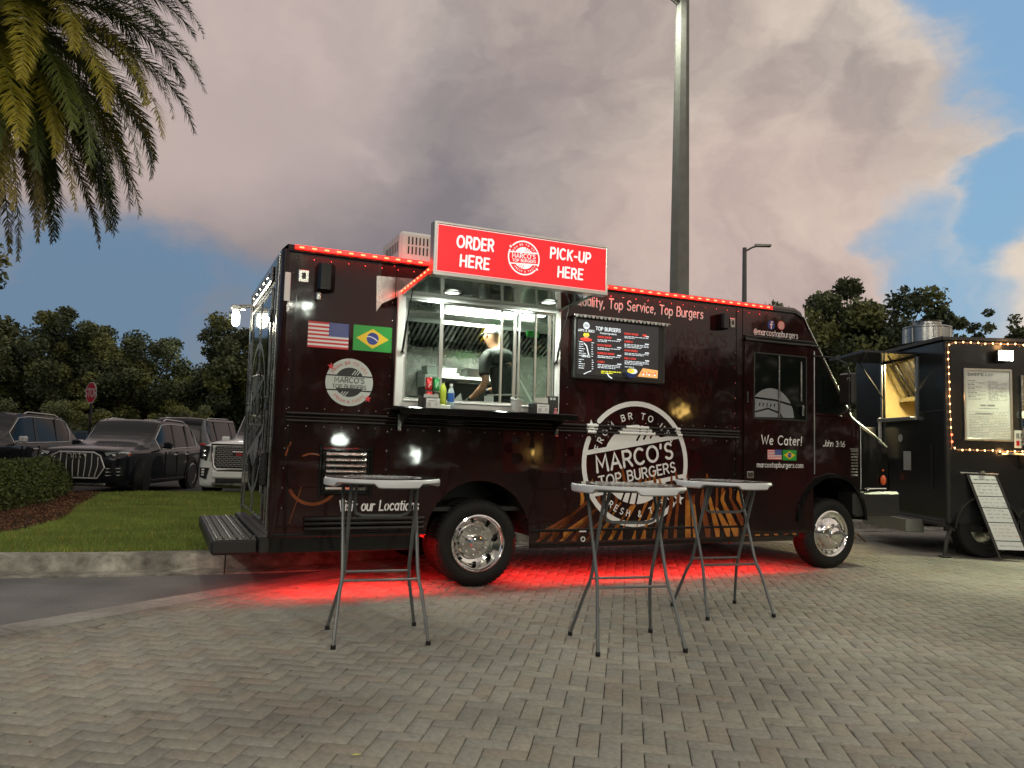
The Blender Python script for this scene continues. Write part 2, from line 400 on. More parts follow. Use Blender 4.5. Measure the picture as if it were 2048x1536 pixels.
_g('v', .46, '0,.66 .23,0 .46,.66'); _g('w', .68, '0,.66 .17,0 .34,.55 .51,0 .68,.66'); _g('x', .42, '0,0 .42,.66;0,.66 .42,0'); _g('y', .46, '0,.66 .24,.02;.46,.66 .16,-.3'); _g('z', .42, '0,.66 .42,.66 0,0 .42,0')
_g('0', .6, '.3,.5,.3,.5,90,450'); _g('1', .2, '0,.8 .16,1 .16,0'); _g('2', .54, '.27,.72,.26,.28,160,-30 0,0 .54,0'); _g('3', .54, '.26,.75,.24,.25,150,-90;.26,.27,.28,.27,90,-150'); _g('4', .6, '.44,0 .44,1 0,.3 .6,.3')
_g('5', .54, '.5,1 .08,1 .04,.56 .26,.32,.28,.32,120,-150'); _g('6', .54, '.44,1 .06,.45 .27,.28,.27,.28,150,510'); _g('7', .52, '0,1 .52,1 .16,0'); _g('8', .54, '.27,.76,.23,.24,-90,270;.27,.26,.27,.26,90,450'); _g('9', .54, '.27,.7,.27,.3,0,360 .2,0')
_g('!', .06, '.03,1 .02,.3;.01,.02 .01,.03'); _g('.', .06, '.03,.02 .03,.03'); _g(',', .1, '.07,.04 0,-.14'); _g(':', .08, '.03,.06 .03,.07;.03,.55 .03,.56'); _g("'", .06, '.05,1 .02,.78'); _g('-', .32, '0,.45 .32,.45')
_g('&', .62, '.6,0 .14,.62 .3,.78,.16,.2,200,-20 .08,.34 .26,.22,.22,.22,150,380'); _g('@', .86, '.42,.42,.14,.2,0,360 .6,.24 .76,.3 .42,.4,.4,.46,-10,310'); _g('/', .4, '0,0 .4,1'); _g('$', .5, '.27,.7,.23,.2,40,270 .25,.3,.23,.2,90,-140;.26,1.02 .26,-.04'); _g(' ', .3, '')
_gc = {}
def glyph(ch):
    if ch in _gc: return _gc[ch]
    w, s = G.get(ch, G['o']); out = []
    for st in s.split(';'):
        p = []
        for tk in st.split():
            q = [float(a) for a in tk.split(',')]
            if len(q) == 2: p.append((q[0], q[1]))
            else:
                cx, cy, rx, ry, a0, a1 = q; n = max(3, int(abs(a1 - a0) / 22))
                for i in range(n + 1):
                    a = radians(a0 + (a1 - a0) * i / n); p.append((cx + rx * cos(a), cy + ry * sin(a)))
        if len(p) > 1: out.append(p)
    _gc[ch] = (w, out); return _gc[ch]
def text_width(t, gap=.22): return sum(glyph(c)[0] + gap for c in t) - gap
class Flat:
    """flat artwork on a plane: origin, right, up, normal; every shape lies a hair in front of the one before"""
    def __init__(s, o, r, u, step=.00012, base=.002):
        s.o = Vector(o); s.r = Vector(r).normalized(); s.u = Vector(u).normalized(); s.n = s.r.cross(s.u).normalized()
        s.mb = MB(); s.d = base; s.step = step; s.mats = []; s.flip = False
    def use(s, m):
        if m not in s.mats: s.mats.append(m)
        s.mb.cur = s.mats.index(m); return s
    def P(s, x, y): return s.o + s.r * x + s.u * y + s.n * s.d
    def poly(s, pts): s.mb.poly([s.P(*p) for p in pts]); s.d += s.step; return s
    def rect(s, x0, y0, x1, y1): return s.poly([(x0, y0), (x1, y0), (x1, y1), (x0, y1)])
    def disc(s, cx, cy, r, n=40, ry=None): return s.poly([(cx + r * cos(2 * pi * i / n), cy + (ry or r) * sin(2 * pi * i / n)) for i in range(n)])
    def arcfill(s, cx, cy, r, a0, a1, n=30): return s.poly([(cx + r * cos(radians(a0 + (a1 - a0) * i / n)), cy + r * sin(radians(a0 + (a1 - a0) * i / n))) for i in range(n + 1)])
    def ring(s, cx, cy, r0, r1, a0=0, a1=360, n=56):
        vs = []; n = max(4, int(n * abs(a1 - a0) / 360))
        for i in range(n + 1):
            a = radians(a0 + (a1 - a0) * i / n); vs += [s.P(cx + r0 * cos(a), cy + r0 * sin(a)), s.P(cx + r1 * cos(a), cy + r1 * sin(a))]
        s.mb.add(vs, [(2 * i, 2 * i + 1, 2 * i + 3, 2 * i + 2) for i in range(n)]); s.d += s.step; return s
    def star(s, cx, cy, r, rot=90, k=.42): return s.poly([(cx + (r if i % 2 == 0 else r * k) * cos(radians(rot + 36 * i)), cy + (r if i % 2 == 0 else r * k) * sin(radians(rot + 36 * i))) for i in range(10)])
    def stroke(s, p, w, cap=True):
        n = len(p); h = w / 2; L = []; R = []
        for i in range(n):
            a = p[max(i - 1, 0)]; b = p[i]; c = p[min(i + 1, n - 1)]
            d1 = (b[0] - a[0], b[1] - a[1]); d2 = (c[0] - b[0], c[1] - b[1])
            l1 = math.hypot(*d1) or 1; l2 = math.hypot(*d2) or 1
            if i == 0: d1 = d2; l1 = l2
            if i == n - 1: d2 = d1; l2 = l1
            n1 = (-d1[1] / l1, d1[0] / l1); n2 = (-d2[1] / l2, d2[0] / l2); mx, my = n1[0] + n2[0], n1[1] + n2[1]
            ml = math.hypot(mx, my)
            if ml < .35: mx, my, ml = n1[0], n1[1], 1.0; k = 1.0
            else: mx /= ml; my /= ml; k = min(1.6, 1 / max(.3, mx * n1[0] + my * n1[1])); ml = 1
            L.append((b[0] + mx * h * k, b[1] + my * h * k)); R.append((b[0] - mx * h * k, b[1] - my * h * k))
        vs = []
        for a, b in zip(L, R): vs += [s.P(*a), s.P(*b)]
        s.mb.add(vs, [(2 * i, 2 * i + 1, 2 * i + 3, 2 * i + 2) for i in range(n - 1)])
        if cap:
            for e, q in ((0, 1), (n - 1, n - 2)):
                a = atan2(p[e][1] - p[q][1], p[e][0] - p[q][0]); m = 5
                s.mb.poly([s.P(p[e][0] + h * cos(a - pi / 2 + pi * i / m), p[e][1] + h * sin(a - pi / 2 + pi * i / m)) for i in range(m + 1)])
        s.d += s.step; return s
    def text(s, t, x, y, hgt, w=.14, gap=.22, align='l', slant=0.0, jit=0.0, rot=0.0, xs=1.0, fn=None):
        tot = text_width(t, gap) * hgt * xs
        cx = 0.0 if align == 'l' else (-tot / 2 if align == 'c' else -tot)
        cr, sr = cos(rot), sin(rot)
        for ch in t:
            gw, st = glyph(ch); jy = random.uniform(-jit, jit); js = 1 + random.uniform(-jit, jit) * .6; ja = random.uniform(-jit, jit) * .6
            for p in st:
                q = []
                for a, b in p:
                    a, b = a * cos(ja) - b * sin(ja), a * sin(ja) + b * cos(ja)
                    X = cx + (a * js + slant * b) * hgt * xs; Y = (b * js + jy) * hgt
                    if fn: q.append(fn(X, Y))
                    else: q.append((x + X * cr - Y * sr, y + X * sr + Y * cr))
                s.stroke(q, w * hgt, cap=hgt > .012)
            cx += (gw + gap) * hgt * xs
        return s
    def arctext(s, t, cx, cy, r, mid, hgt, w=.14, gap=.4, inner=False, bottom=False):
        tot = text_width(t, gap) * hgt
        def fn(X, Y):
            if bottom: a = radians(mid) + (X + 0) / r; rr = r - Y
            else: a = radians(mid) - X / r; rr = r + Y
            return (cx + rr * cos(a), cy + rr * sin(a))
        return s.text(t, 0, 0, hgt, w, gap, 'c', fn=fn)
    def build(s, name, parent=None):
        return s.mb.build(name, s.mats, parent, smooth='keep')

def logo(F, cx, cy, R, white, dark, tilt=0.0, filled=False, red=None, tiny=False):
    """round badge: broken ring, two stars, a bun above and below a tilted banner with the name"""
    ct, st = cos(tilt), sin(tilt)
    def T(x, y): return (cx + (x * ct - y * st) * R, cy + (x * st + y * ct) * R)
    td = math.degrees(tilt)
    if filled:
        F.use(white); F.disc(cx, cy, R, 56)
        F.use(dark)
        for a0, a1 in ((24, 156), (204, 336)):
            F.arcfill(cx, cy, R * .62, a0 + td, a1 + td)
        F.rect  # banner lines
        for y in (.265, -.345):
            F.poly([T(-sqrt(1 - y * y), y - .028), T(sqrt(1 - y * y), y - .028), T(sqrt(1 - y * y), y + .028), T(-sqrt(1 - y * y), y + .028)])
        F.use(white)
        for sgn in (1, -1):
            for k in range(3):
                x0 = (.10 + k * .11) * sgn
                F.stroke([T(x0, sgn * .32 if sgn > 0 else -.41), T(x0 + .13, .50 if sgn > 0 else -.58 + .0)], .035 * R) if sgn > 0 else F.stroke([T(-.40 + k * .11, -.57), T(-.27 + k * .11, -.41)], .035 * R)
        F.use(dark)
        F.text("MARCO'S", *T(0, -.02), .22 * R, .15, .22, 'c', rot=tilt); F.text('TOP BURGERS', *T(0, -.27), .16 * R, .14, .22, 'c', rot=tilt)
        F.use(red or dark)
        F.arctext('FROM BR TO USA', cx, cy, .76 * R, 90 + td, .11 * R, .15, .5); F.arctext('FRESH & TASTY', cx, cy, .87 * R, 270 + td, .11 * R, .15, .5, bottom=True)
        F.star(*T(-.80, .62), .16 * R); F.star(*T(.80, -.66), .16 * R)
        return
    F.use(white)
    F.ring(cx, cy, R * .92, R, -22, 137); F.ring(cx, cy, R * .92, R, 157, 318)
    for a in (137, -22, 157, 318): F.disc(cx + .96 * R * cos(radians(a)), cy + .96 * R * sin(radians(a)), .04 * R, 14)
    F.star(cx - .84 * R, cy + .57 * R, .11 * R, 96); F.star(cx + .83 * R, cy - .56 * R, .11 * R, 84)
    for y in (.312, -.345):
        F.poly([T(-.94, y - .035), T(.94, y - .035), T(.94, y + .035), T(-.94, y + .035)])
    a0 = math.degrees(math.asin(.312 / .62)); F.arcfill(cx, cy, .62 * R, a0 + td, 180 - a0 + td)
    b0 = math.degrees(math.asin(.345 / .64)); F.arcfill(cx, cy, .64 * R, 180 + b0 + td, 360 - b0 + td)
    F.use(dark)
    for k in range(3):
        F.stroke([T(.06 + .13 * k, .36), T(.13 + .13 * k, .44), T(.17 + .13 * k, .60 - .05 * k)], .035 * R, cap=False)
        F.stroke([T(-.38 + .13 * k, -.56 - .04 * k), T(-.28 + .13 * k, -.40)], .035 * R, cap=False)
    F.use(white)
    F.text("MARCO'S", *T(-.01, -.015), .245 * R, .17, .26, 'c', rot=tilt); F.text('TOP BURGERS', *T(.0, -.245), .155 * R, .17, .27, 'c', rot=tilt)
    if not tiny:
        F.arctext('FROM BR TO USA', cx, cy, .72 * R, 96, .095 * R, .18, .75); F.arctext('FRESH & TASTY', cx, cy, .84 * R, 276, .095 * R, .18, .75, bottom=True)

def us_flag(F, x0, y0, x1, y1, mirror=True):
    h = (y1 - y0) / 13; w = x1 - x0
    F.use(M['decal']); F.rect(x0, y0, x1, y1)
    F.use(M['red'])
    for i in range(0, 13, 2): F.rect(x0, y0 + i * h, x1, y0 + (i + 1) * h)
    F.use(M['blue']); cw = w * .49
    a, b = (x1 - cw, x1) if mirror else (x0, x0 + cw)
    F.rect(a, y0 + 6 * h, b, y1)
    F.use(M['decal'])
    for r in range(9):
        nn = 6 if r % 2 == 0 else 5
        for c in range(nn):
            F.star(a + cw * ((c + .5 + (.5 if nn == 5 else 0)) / 6), y0 + 6 * h + 7 * h * (r + .6) / 9.2, h * .30)
def br_flag(F, x0, y0, x1, y1):
    w, h = x1 - x0, y1 - y0; cx, cy = (x0 + x1) / 2, (y0 + y1) / 2
    F.use(M['green']); F.rect(x0, y0, x1, y1)
    F.use(M['yellow']); F.poly([(cx - w * .42, cy), (cx, cy - h * .39), (cx + w * .42, cy), (cx, cy + h * .39)])
    F.use(M['blue']); F.disc(cx, cy, h * .24, 28)
    F.use(M['decal']); r = h * .24
    F.stroke([(cx - r * .93, cy + r * .30), (cx - r * .4, cy + r * .32), (cx + r * .3, cy + .05 * r), (cx + r * .88, cy - r * .38)], h * .035, cap=False)

# ================================================================== THE RED-LIT FOOD TRUCK
# its own axes: x along the side from the rear corner, y away from the plaza, z up
YAW = 0.4221
TRUCK = thing('food_truck', 'black and maroon burger truck with lit serving hatch and red light underneath', 'food truck', (-2.032, 6.6555, 0), YAW)
TW = 2.5
def part(name, mb, m, parent=TRUCK, **k): return mb.build(name, m, parent, **k)
def add_light(name, kind, parent, loc, energy, color=(1, 1, 1), size=.1, size_y=None, rot=(0, 0, 0), spot=None, blend=.5, spread=None):
    ld = bpy.data.lights.new(name, kind); ld.energy = energy; ld.color = color
    if kind == 'AREA':
        ld.size = size
        if size_y: ld.shape = 'RECTANGLE'; ld.size_y = size_y
        if spread: ld.spread = spread
    elif kind == 'SPOT': ld.spot_size = spot; ld.spot_blend = blend; ld.shadow_soft_size = size
    else: ld.shadow_soft_size = size
    o = bpy.data.objects.new(name, ld); col.objects.link(o); o.location = loc; o.rotation_euler = rot
    if parent: o.parent = parent
    return o

REAR_C, FRONT_C = 1.925, 6.42
def zlow(x):
    for c, r, zc in ((REAR_C, .53, .465), (FRONT_C, .50, .56)):
        if abs(x - c) < r: return zc + sqrt(r * r - (x - c) ** 2)
    if x < 1.4: return .50
    if x < 5.93: return .385
    return .60
PROF = [(0.05, 3.055), (5.88, 3.065), (5.97, 3.03), (6.02, 2.93), (6.66, 1.97), (6.76, 1.79), (6.90, 1.71), (7.42, 1.47), (7.50, 1.38), (7.53, 1.2), (7.53, .62)]
def ztop(x):
    if x <= 5.9: return 3.0
    for (a, za), (b, zb) in zip(PROF[1:], PROF[2:]):
        if a <= x <= b and b > a: return za + (zb - za) * (x - a) / (b - a) - (.05 if x < 6.1 else .02)
    return 1.2
def vin(x): return 0.0 if x < 6.75 else .10 * ((x - 6.75) / .75) ** 2     # the nose narrows a little
body = MB()
xs = sorted(set([.06, 1.12, 2.68, 5.9, 6.0, 6.1, 6.3] + [REAR_C + .53 * sin(radians(a)) for a in range(-90, 91, 6)] + [FRONT_C + .5 * sin(radians(a)) for a in range(-90, 91, 6)] + [REAR_C - .5301, REAR_C + .5301, FRONT_C - .5001, FRONT_C + .5001] + [6.9 + .0625 * i for i in range(1, 10)] + [7.5]))
for a, b in zip(xs, xs[1:]):
    za, zb, ta, tb = zlow(a + 1e-5), zlow(b - 1e-5), ztop(a), ztop(b); ya, yb = vin(a), vin(b)
    if a >= 1.12 - 1e-6 and b <= 2.68 + 1e-6:
        body.add([(a, 0, za), (b, 0, zb), (b, 0, 1.74), (a, 0, 1.74)], [(0, 1, 2, 3)])
        body.add([(a, 0, 2.66), (b, 0, 2.66), (b, 0, 3.0), (a, 0, 3.0)], [(0, 1, 2, 3)])
    else:
        body.cur = 1 if a > 6.88 else 0
        body.add([(a, ya, za), (b, yb, zb), (b, yb, tb), (a, ya, ta)], [(0, 1, 2, 3)])
    body.cur = 0
    body.add([(a, ya, za), (b, yb, zb), (b, yb + .04, zb), (a, ya + .04, za)], [(0, 1, 2, 3)])
    body.add([(a, TW - ya, za), (b, TW - yb, zb), (b, TW - yb, tb), (a, TW - ya, ta)], [(3, 2, 1, 0)])
# roof, windscreen slope, bonnet and nose as one swept skin with rounded shoulders
rows = []
pr = [(.05, 3.055)] + [(x_, 3.058) for x_ in (1, 2, 3, 4, 5)] + PROF[1:]
for (px, pz) in pr:
    q = []; y0 = vin(px); drop = .055 if px < 6.0 else .02
    for dv, dz in ((0, drop), (.012, drop * .45), (.03, drop * .12), (.055, 0)): q.append((px, y0 + dv, pz - dz))
    for dv in (.6, 1.25, 1.9): q.append((px, dv, pz + (.02 if px < 6 else 0)))
    for dv, dz in ((.055, 0), (.03, drop * .12), (.012, drop * .45), (0, drop)): q.append((px, TW - y0 - dv, pz - dz))
    rows.append(q)
body.loft(rows)
# rear corners and rear wall around the door
for sgn, y0 in ((1, 0), (-1, TW)):
    q0, q1 = [], []
    for k in range(7):
        a = pi / 2 * k / 6; p = (.06 - .06 * sin(a), y0 + sgn * (.06 - .06 * cos(a)))
        q0.append((*p, .50)); q1.append((*p, 3.0 + .03 * sin(a) * 0))
    body.loft([q0, q1])
body.add([(0, .06, .5), (0, .42, .5), (0, .42, 3.0), (0, .06, 3.0)], [(3, 2, 1, 0)])
body.add([(0, 2.08, .5), (0, 2.44, .5), (0, 2.44, 3.0), (0, 2.08, 3.0)], [(3, 2, 1, 0)])
body.add([(0, .42, 2.72), (0, 2.08, 2.72), (0, 2.08, 3.0), (0, .42, 3.0)], [(3, 2, 1, 0)])
body.add([(0, .06, 3.0), (0, 2.44, 3.0), (.05, 2.44, 3.055), (.05, .06, 3.055)], [(3, 2, 1, 0)])
body.add([(0, .42, .5), (0, 2.08, .5), (0, 2.08, .60), (0, .42, .60)], [(3, 2, 1, 0)])
part('body', body, [M['wrap'], M['wrapdark']], smooth=True, ang=28)
# door at the rear: ribbed leaf in a frame
rd = MB(); rd.box(-.012, .02, .45, 1.24, .62, 2.70, .006); rd.box(-.012, .02, 1.26, 2.05, .62, 2.70, .006)
RDOOR = part('rear_door', rd, M['wrapdark'])
fr = MB()
for y0, y1 in ((.42, .45), (1.238, 1.262), (2.05, 2.08)): fr.box(-.022, .0, y0, y1, .60, 2.72, .004)
fr.box(-.022, 0, .42, 2.08, 2.695, 2.725, .004); fr.box(-.022, 0, .42, 2.08, .598, .622, .004)
for y in (.10, .26, 2.22, 2.40): fr.box(-.012, .001, y, y + .03, .55, 2.98, .003)
part('door_frame', fr, M['steel'], RDOOR)
hd = MB(); hd.tube([(-.02, 1.20, 1.55), (-.07, 1.20, 1.57), (-.07, 1.20, 1.95), (-.02, 1.20, 1.97)], .012)
part('door_handle', hd, M['chrome'], RDOOR)
for z in (.85, 1.6, 2.4):
    for y0 in (.405, 2.05): hd = MB(); hd.box(-.04, -.01, y0, y0 + .045, z, z + .12, .006); part('hinge', hd, M['chrome'], RDOOR)
for y0 in (.62, 1.38): wn = MB(); wn.box(-.016, -.012, y0, y0 + .5, 1.98, 2.5, .0); part('window', wn, M['darkglass'], RDOOR)
F = Flat((-.013, TW, 0), (0, -1, 0), (0, 0, 1), base=.0035); logo(F, TW - 1.32, 1.55, .76, M['grey_print'], M['wrapdark'], tilt=radians(12)); F.build('logo', TRUCK)
F = Flat((0, TW, 0), (0, -1, 0), (0, 0, 1), base=.003); F.use(M['decalg']); F.rect(TW - 1.35, .70, TW - 1.22, .90); F.use(M['blackprint']); F.disc(TW - 1.285, .80, .035, 20); F.build('licence_plate', TRUCK)
vt = MB(); vt.box(-.05, 0, .24, .37, .92, 1.22, .01)
for k in range(7): vt.box(-.056, -.05, .255, .355, .95 + k * .036, .966 + k * .036)
part('tail_light', vt, M['black'])
tv = MB(); tv.box(-.03, 0, .50, 2.0, 2.79, 2.94, .01)
for k in range(5): tv.box(-.045, -.03, .6 + .3 * k, .68 + .3 * k, 2.84, 2.89, .006)
part('marker_light_bar', tv, M['steel'])

# roof edge trim, belt mouldings, rub rails, seams, rivets
tr = MB()
tr.tube([(.05, -.012, 2.985), (5.85, -.012, 2.99), (5.98, -.012, 2.94)], .012, 6)
part('drip_rail', tr, M['wrapdark'], smooth=True)
for z, r_, segs in ((1.565, .0155, ((3.07, 3.20), (3.54, 3.82), (4.165, 4.225))), (1.50, .0155, ((3.08, 3.18), (3.46, 3.90), (4.19, 4.25))), (1.532, .0085, ((3.07, 3.20), (3.50, 3.86), (4.18, 4.235)))):
    for a_, b_ in segs: q = MB(); q.tube([(a_, -.008, z), (b_, -.008, z)], r_, 8); part('logo_over_moulding', q, M['decal'], smooth=True)
for z, r_ in ((1.565, .014), (1.50, .014), (1.532, .007)): bm1 = MB(); bm1.tube([(.10, -.008, z), (5.03, -.008, z)], r_, 8); part('belt_moulding', bm1, M['wrapdark'], smooth=True)
for x in (1.085, 2.70): bm2 = MB(); bm2.box(x, x + .04, -.034, 0, 1.44, 1.60, .008); part('moulding_joint', bm2, M['steel2'])
for z, r_ in ((.655, .022), (.615, .018), (.57, .022)): rr_ = MB(); rr_.tube([(.30, -.02, z), (.33, -.035, z), (1.33, -.035, z), (1.36, -.02, z)], r_, 8); part('rub_rail', rr_, M['wrapdark'], smooth=True)
rk = MB(); rk.box(2.47, 5.9, -.012, .0, .50, .525, .004); rk.box(2.47, 5.9, -.010, .0, .385, .40, .003); rk.box(0.02, 1.39, -.012, 0, .50, .53, .004)
part('skirt_moulding', rk, M['wrapdark'])
lo = MB(); lo.box(.02, 1.36, .05, .09, .36, .50, .005); lo.box(2.5, 5.9, .06, .09, .33, .39, .004)
for k in range(12): lo.box(.30 + k * .09, .34 + k * .09, .046, .05, .455, .468)
part('lower_skirt', lo, M['wrapdark'])
rv = MB()
def rivet(x, z, y=0.0, r=.006): rv.lathe([(r, 0), (r * .7, -r * .5), (.0005, -r * .7)], (x, y, z), 'y', 6)
for k in range(38): rivet(.12 + k * .153, 2.925)
for k in range(33): rivet(.12 + k * .153, 1.61)
for k in range(33): rivet(.12 + k * .153, 1.455)
for z in [.75 + .17 * k for k in range(14)]:
    for x in (.10, 1.0, 2.84, 4.98): rivet(x, z)
for k in range(22): rivet(2.5 + .155 * k, .55)
o = part('rivet', rv, M['steel2']); tag(o, kind='stuff')
for x in (.135, 1.02, 4.99, 5.08): sm = MB(); sm.box(x, x + .006, -.006, 0, .55, 2.97); part('panel_seam', sm, M['wrapdark'])

# cab door with its window, rain channel, handle and front edge
dr = MB()
x0, x1, z0, z1 = 5.10, 6.135, .425, 2.60; wx0, wx1, wz0, wz1 = 5.235, 6.035, 1.715, 2.485
dr.box(x0, wx0, -.014, -.001, z0, z1, .003); dr.box(wx1, x1, -.014, -.001, z0, z1, .003)
dr.box(wx0, wx1, -.0142, -.001, z0, wz0, .003); dr.box(wx0, wx1, -.0142, -.001, wz1, z1, .003)
DOOR = part('cab_door', dr, M['wrap'])
g = MB(); g.box(wx0, wx1, -.006, -.002, wz0, wz1); GL = part('window', g, M['darkglass'], DOOR)
wf = MB()
for a, b in ((wx0, wx0 + .018), (wx1 - .018, wx1), (5.60, 5.625)): wf.box(a, b, -.018, -.004, wz0, wz1, .003)
wf.box(wx0, wx1, -.0176, -.004, wz0, wz0 + .018, .003); wf.box(wx0, wx1, -.0176, -.004, wz1 - .018, wz1, .003)
part('window_frame', wf, M['black'], DOOR)
ch = MB(); ch.box(6.138, 6.152, -.024, 0, 1.10, 2.56, .004); part('door_edge_trim', ch, M['alu'])
ch2 = MB(); ch2.box(5.60, 5.612, -.022, -.018, 1.76, 2.46, .002); ch2.box(5.935, 5.955, -.022, -.016, 1.95, 2.42, .003); part('sash_bar', ch2, M['steel'], DOOR)
hd = MB(); hd.box(5.93, 5.965, -.05, -.016, 1.78, 1.90, .008); part('door_handle', hd, M['chrome'], DOOR); hd = MB(); hd.box(5.13, 5.15, -.03, -.014, 1.90, 2.02, .006); part('door_latch', hd, M['chrome'], DOOR)
rc = MB(); rc.tube([(5.10, -.02, 2.66), (6.14, -.02, 2.66)], .010, 6); rc.tube([(5.10, -.025, 2.615), (6.20, -.03, 2.615)], .014, 6); rc.box(5.10, 6.2, -.02, 0, 2.625, 2.655, .004)
part('rain_channel', rc, M['wrapdark'], smooth=True)
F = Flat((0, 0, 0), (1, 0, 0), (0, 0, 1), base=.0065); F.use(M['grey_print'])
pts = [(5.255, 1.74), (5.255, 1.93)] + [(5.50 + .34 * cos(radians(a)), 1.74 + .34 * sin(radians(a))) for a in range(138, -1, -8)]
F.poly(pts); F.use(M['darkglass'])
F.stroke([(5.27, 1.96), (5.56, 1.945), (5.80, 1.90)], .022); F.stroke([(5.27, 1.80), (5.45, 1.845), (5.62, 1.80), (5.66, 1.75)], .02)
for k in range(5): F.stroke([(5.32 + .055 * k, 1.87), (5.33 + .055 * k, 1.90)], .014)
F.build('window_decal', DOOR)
q = MB(); q.poly([(6.20, -.004, 1.83), (6.66, -.004, 1.83), (6.635, -.004, 1.93), (6.27, -.004, 2.47), (6.20, -.004, 2.50)][::-1]); part('quarter_window', q, M['darkglass'])
q = MB(); q.tube([(5.99, -.012, 2.96), (6.03, -.014, 2.88), (6.655, -.014, 1.955), (6.75, -.012, 1.80), (6.88, -.01, 1.725)], .008, 6); part('pillar_trim', q, M['alu'], smooth=True)
q = MB(); q.tube([(6.885, -.006, 1.722), (7.18, .02, 1.585), (7.44, .07, 1.452)], .011, 6); q.tube([(6.905, -.006, 1.70), (6.905, -.006, .92)], .006, 6); part('bonnet_trim', q, M['alu'], smooth=True)
q = MB(); q.poly([(6.04, .10, 2.90), (6.04, TW - .10, 2.90), (6.64, TW - .12, 2.00), (6.64, .12, 2.00)]); q.v = [(a + .012, b, c_ + .008) for a, b, c_ in q.v]; part('windscreen', q, M['darkglass'])
for k in range(9): q = MB(); q.box(6.745, 6.855, -.012, .012, 1.09 + k * .036, 1.106 + k * .036, .003); part('louvre_blade', q, M['steel'])
q = MB(); q.box(6.73, 6.87, -.008, .012, 1.40, 1.42, .003); part('louvre_cap', q, M['steel'])
q = MB(); q.box(6.77, 7.56, -.03, .25, .60, .90, .03); q.box(7.42, 7.60, .02, TW - .02, .60, .90, .03); part('front_bumper', q, M['black'])
q = MB(); q.tube([(6.95, -.02, .935), (7.36, .02, .935)], .010, 6); q.disc((6.99, -.03, .935), .02, 'y', 10, .006); part('bumper_trim', q, M['chrome'], smooth=True)
q = MB(); q.lathe([(.045, 0), (.042, -.012), (.02, -.022), (.0005, -.024)], (7.33, .035, 1.04), 'y', 16); q.v = [(a, b, 1.04 + (c_ - 1.04) * 1.4) for a, b, c_ in q.v]; part('turn_signal', q, M['amber'], smooth=True)
q = MB(); q.lathe([(.014, 0), (.012, -.01), (.0005, -.014)], (7.32, .03, 1.16), 'y', 12); part('marker_light', q, M['amber'], smooth=True)
q = MB(); q.lathe([(.505, -.05), (.55, -.045), (.56, .0), (.50, .0)], (FRONT_C, 0, .56), 'y', 40, a0=0, a1=pi); part('fender_flare', q, M['wrapdark'], smooth=True)
for c_, rad, zc in ((REAR_C, .53, .465), (FRONT_C, .50, .56)):
    q = MB(); q.lathe([(rad, .0), (rad, .62)], (c_, 0, zc), 'y', 30, a0=0, a1=pi); q.box(c_ - rad, c_ + rad, .62, .64, zc - .06, zc + rad + .02); part('wheel_well', q, M['black'])
# mirrors
q = MB(); q.tube([(6.12, -.02, 2.50), (6.27, -.20, 2.47), (6.40, -.27, 2.40), (6.42, -.28, 2.25), (6.42, -.28, 1.86), (6.36, -.18, 1.80), (6.60, -.01, 1.80)], .011, 7)
MIR = part('mirror', q, M['black'], smooth=True)
q = MB(); q.box(6.42, 6.50, -.33, -.12, 1.93, 2.30, .02); part('mirror_head', q, M['black'], MIR)
q = MB(); q.box(6.405, 6.43, -.30, -.255, 1.83, 1.87, .006); q.box(6.405, 6.43, -.30, -.255, 2.20, 2.24, .006); q.disc((6.42, -.30, 2.02), .02, 'y', 10, .008); part('mirror_clamp', q, M['chrome'], MIR)

# small fittings on the side
q = MB(); q.box(.140, .238, -.016, 0, 2.712, 2.828, .008); LP = part('clearance_light', q, M['steel']); q = MB(); q.box(.172, .206, -.019, -.0165, 2.745, 2.80); part('lens', q, M['black'], LP)
q = MB(); q.box(4.895, 4.965, -.016, 0, 2.735, 2.845, .008); LP = part('clearance_light', q, M['steel']); q = MB(); q.box(4.917, 4.943, -.019, -.0165, 2.765, 2.815); part('lens', q, M['black'], LP)
for xa, xb, za, zb in ((.30, .455, 2.655, 2.885), (4.70, 4.83, 2.70, 2.86)):
    q = MB(); q.prism([(xa, 0, za), (xb, 0, za), (xb, -.05, za), (xb - .05, -.12, za), (xa + .02, -.12, za), (xa, -.10, za)], (0, 0, zb - za)); part('loudspeaker', q, M['wrapdark'])
q = MB(); q.box(.30, .345, -.03, 0, 2.565, 2.645, .01); part('junction_box', q, M['steel'])
q = MB(); q.box(.030, .080, -.012, -.001, 2.535, 2.79, .004); part('corner_strip', q, M['decal'])  # plain white strip on the rear corner post
q = MB(); q.disc((.172, -.004, .60), .048, 'y', 26, .005); part('red_reflector', q, M['redlens'])
F = Flat((0, 0, 0), (1, 0, 0), (0, 0, 1)); F.use(M['steel']); F.poly([(.845, 2.555), (.87, 2.60), (1.045, 2.68), (1.045, 2.745), (1.38, 2.78), (1.38, 2.87), (.84, 2.872)][::-1] if False else [(.85, 2.52), (.90, 2.60), (1.045, 2.68), (1.10, 2.76), (1.38, 2.87), (.84, 2.85)]); F.build('bare_panel', TRUCK)
q = MB(); q.box(5.14, 5.235, -.02, -.0145, 1.05, 1.125, .004)
VB = part('step_vent', q, M['alu'])
for k in range(4):
    q = MB(); q.box(5.152 + k * .02, 5.162 + k * .02, -.024, -.0205, 1.062, 1.113); part('slat', q, M['black'], VB)
q = MB(); q.box(3.01, 3.09, -.012, 0, .49, .508, .002); part('fuel_label', q, M['decal'])
q = MB(); q.lathe([(.017, -.012), (.026, -.012), (.026, 0), (.017, 0)], (3.055, 0, .42), 'y', 18, close=True); part('fuel_port', q, M['decal'], smooth=True)
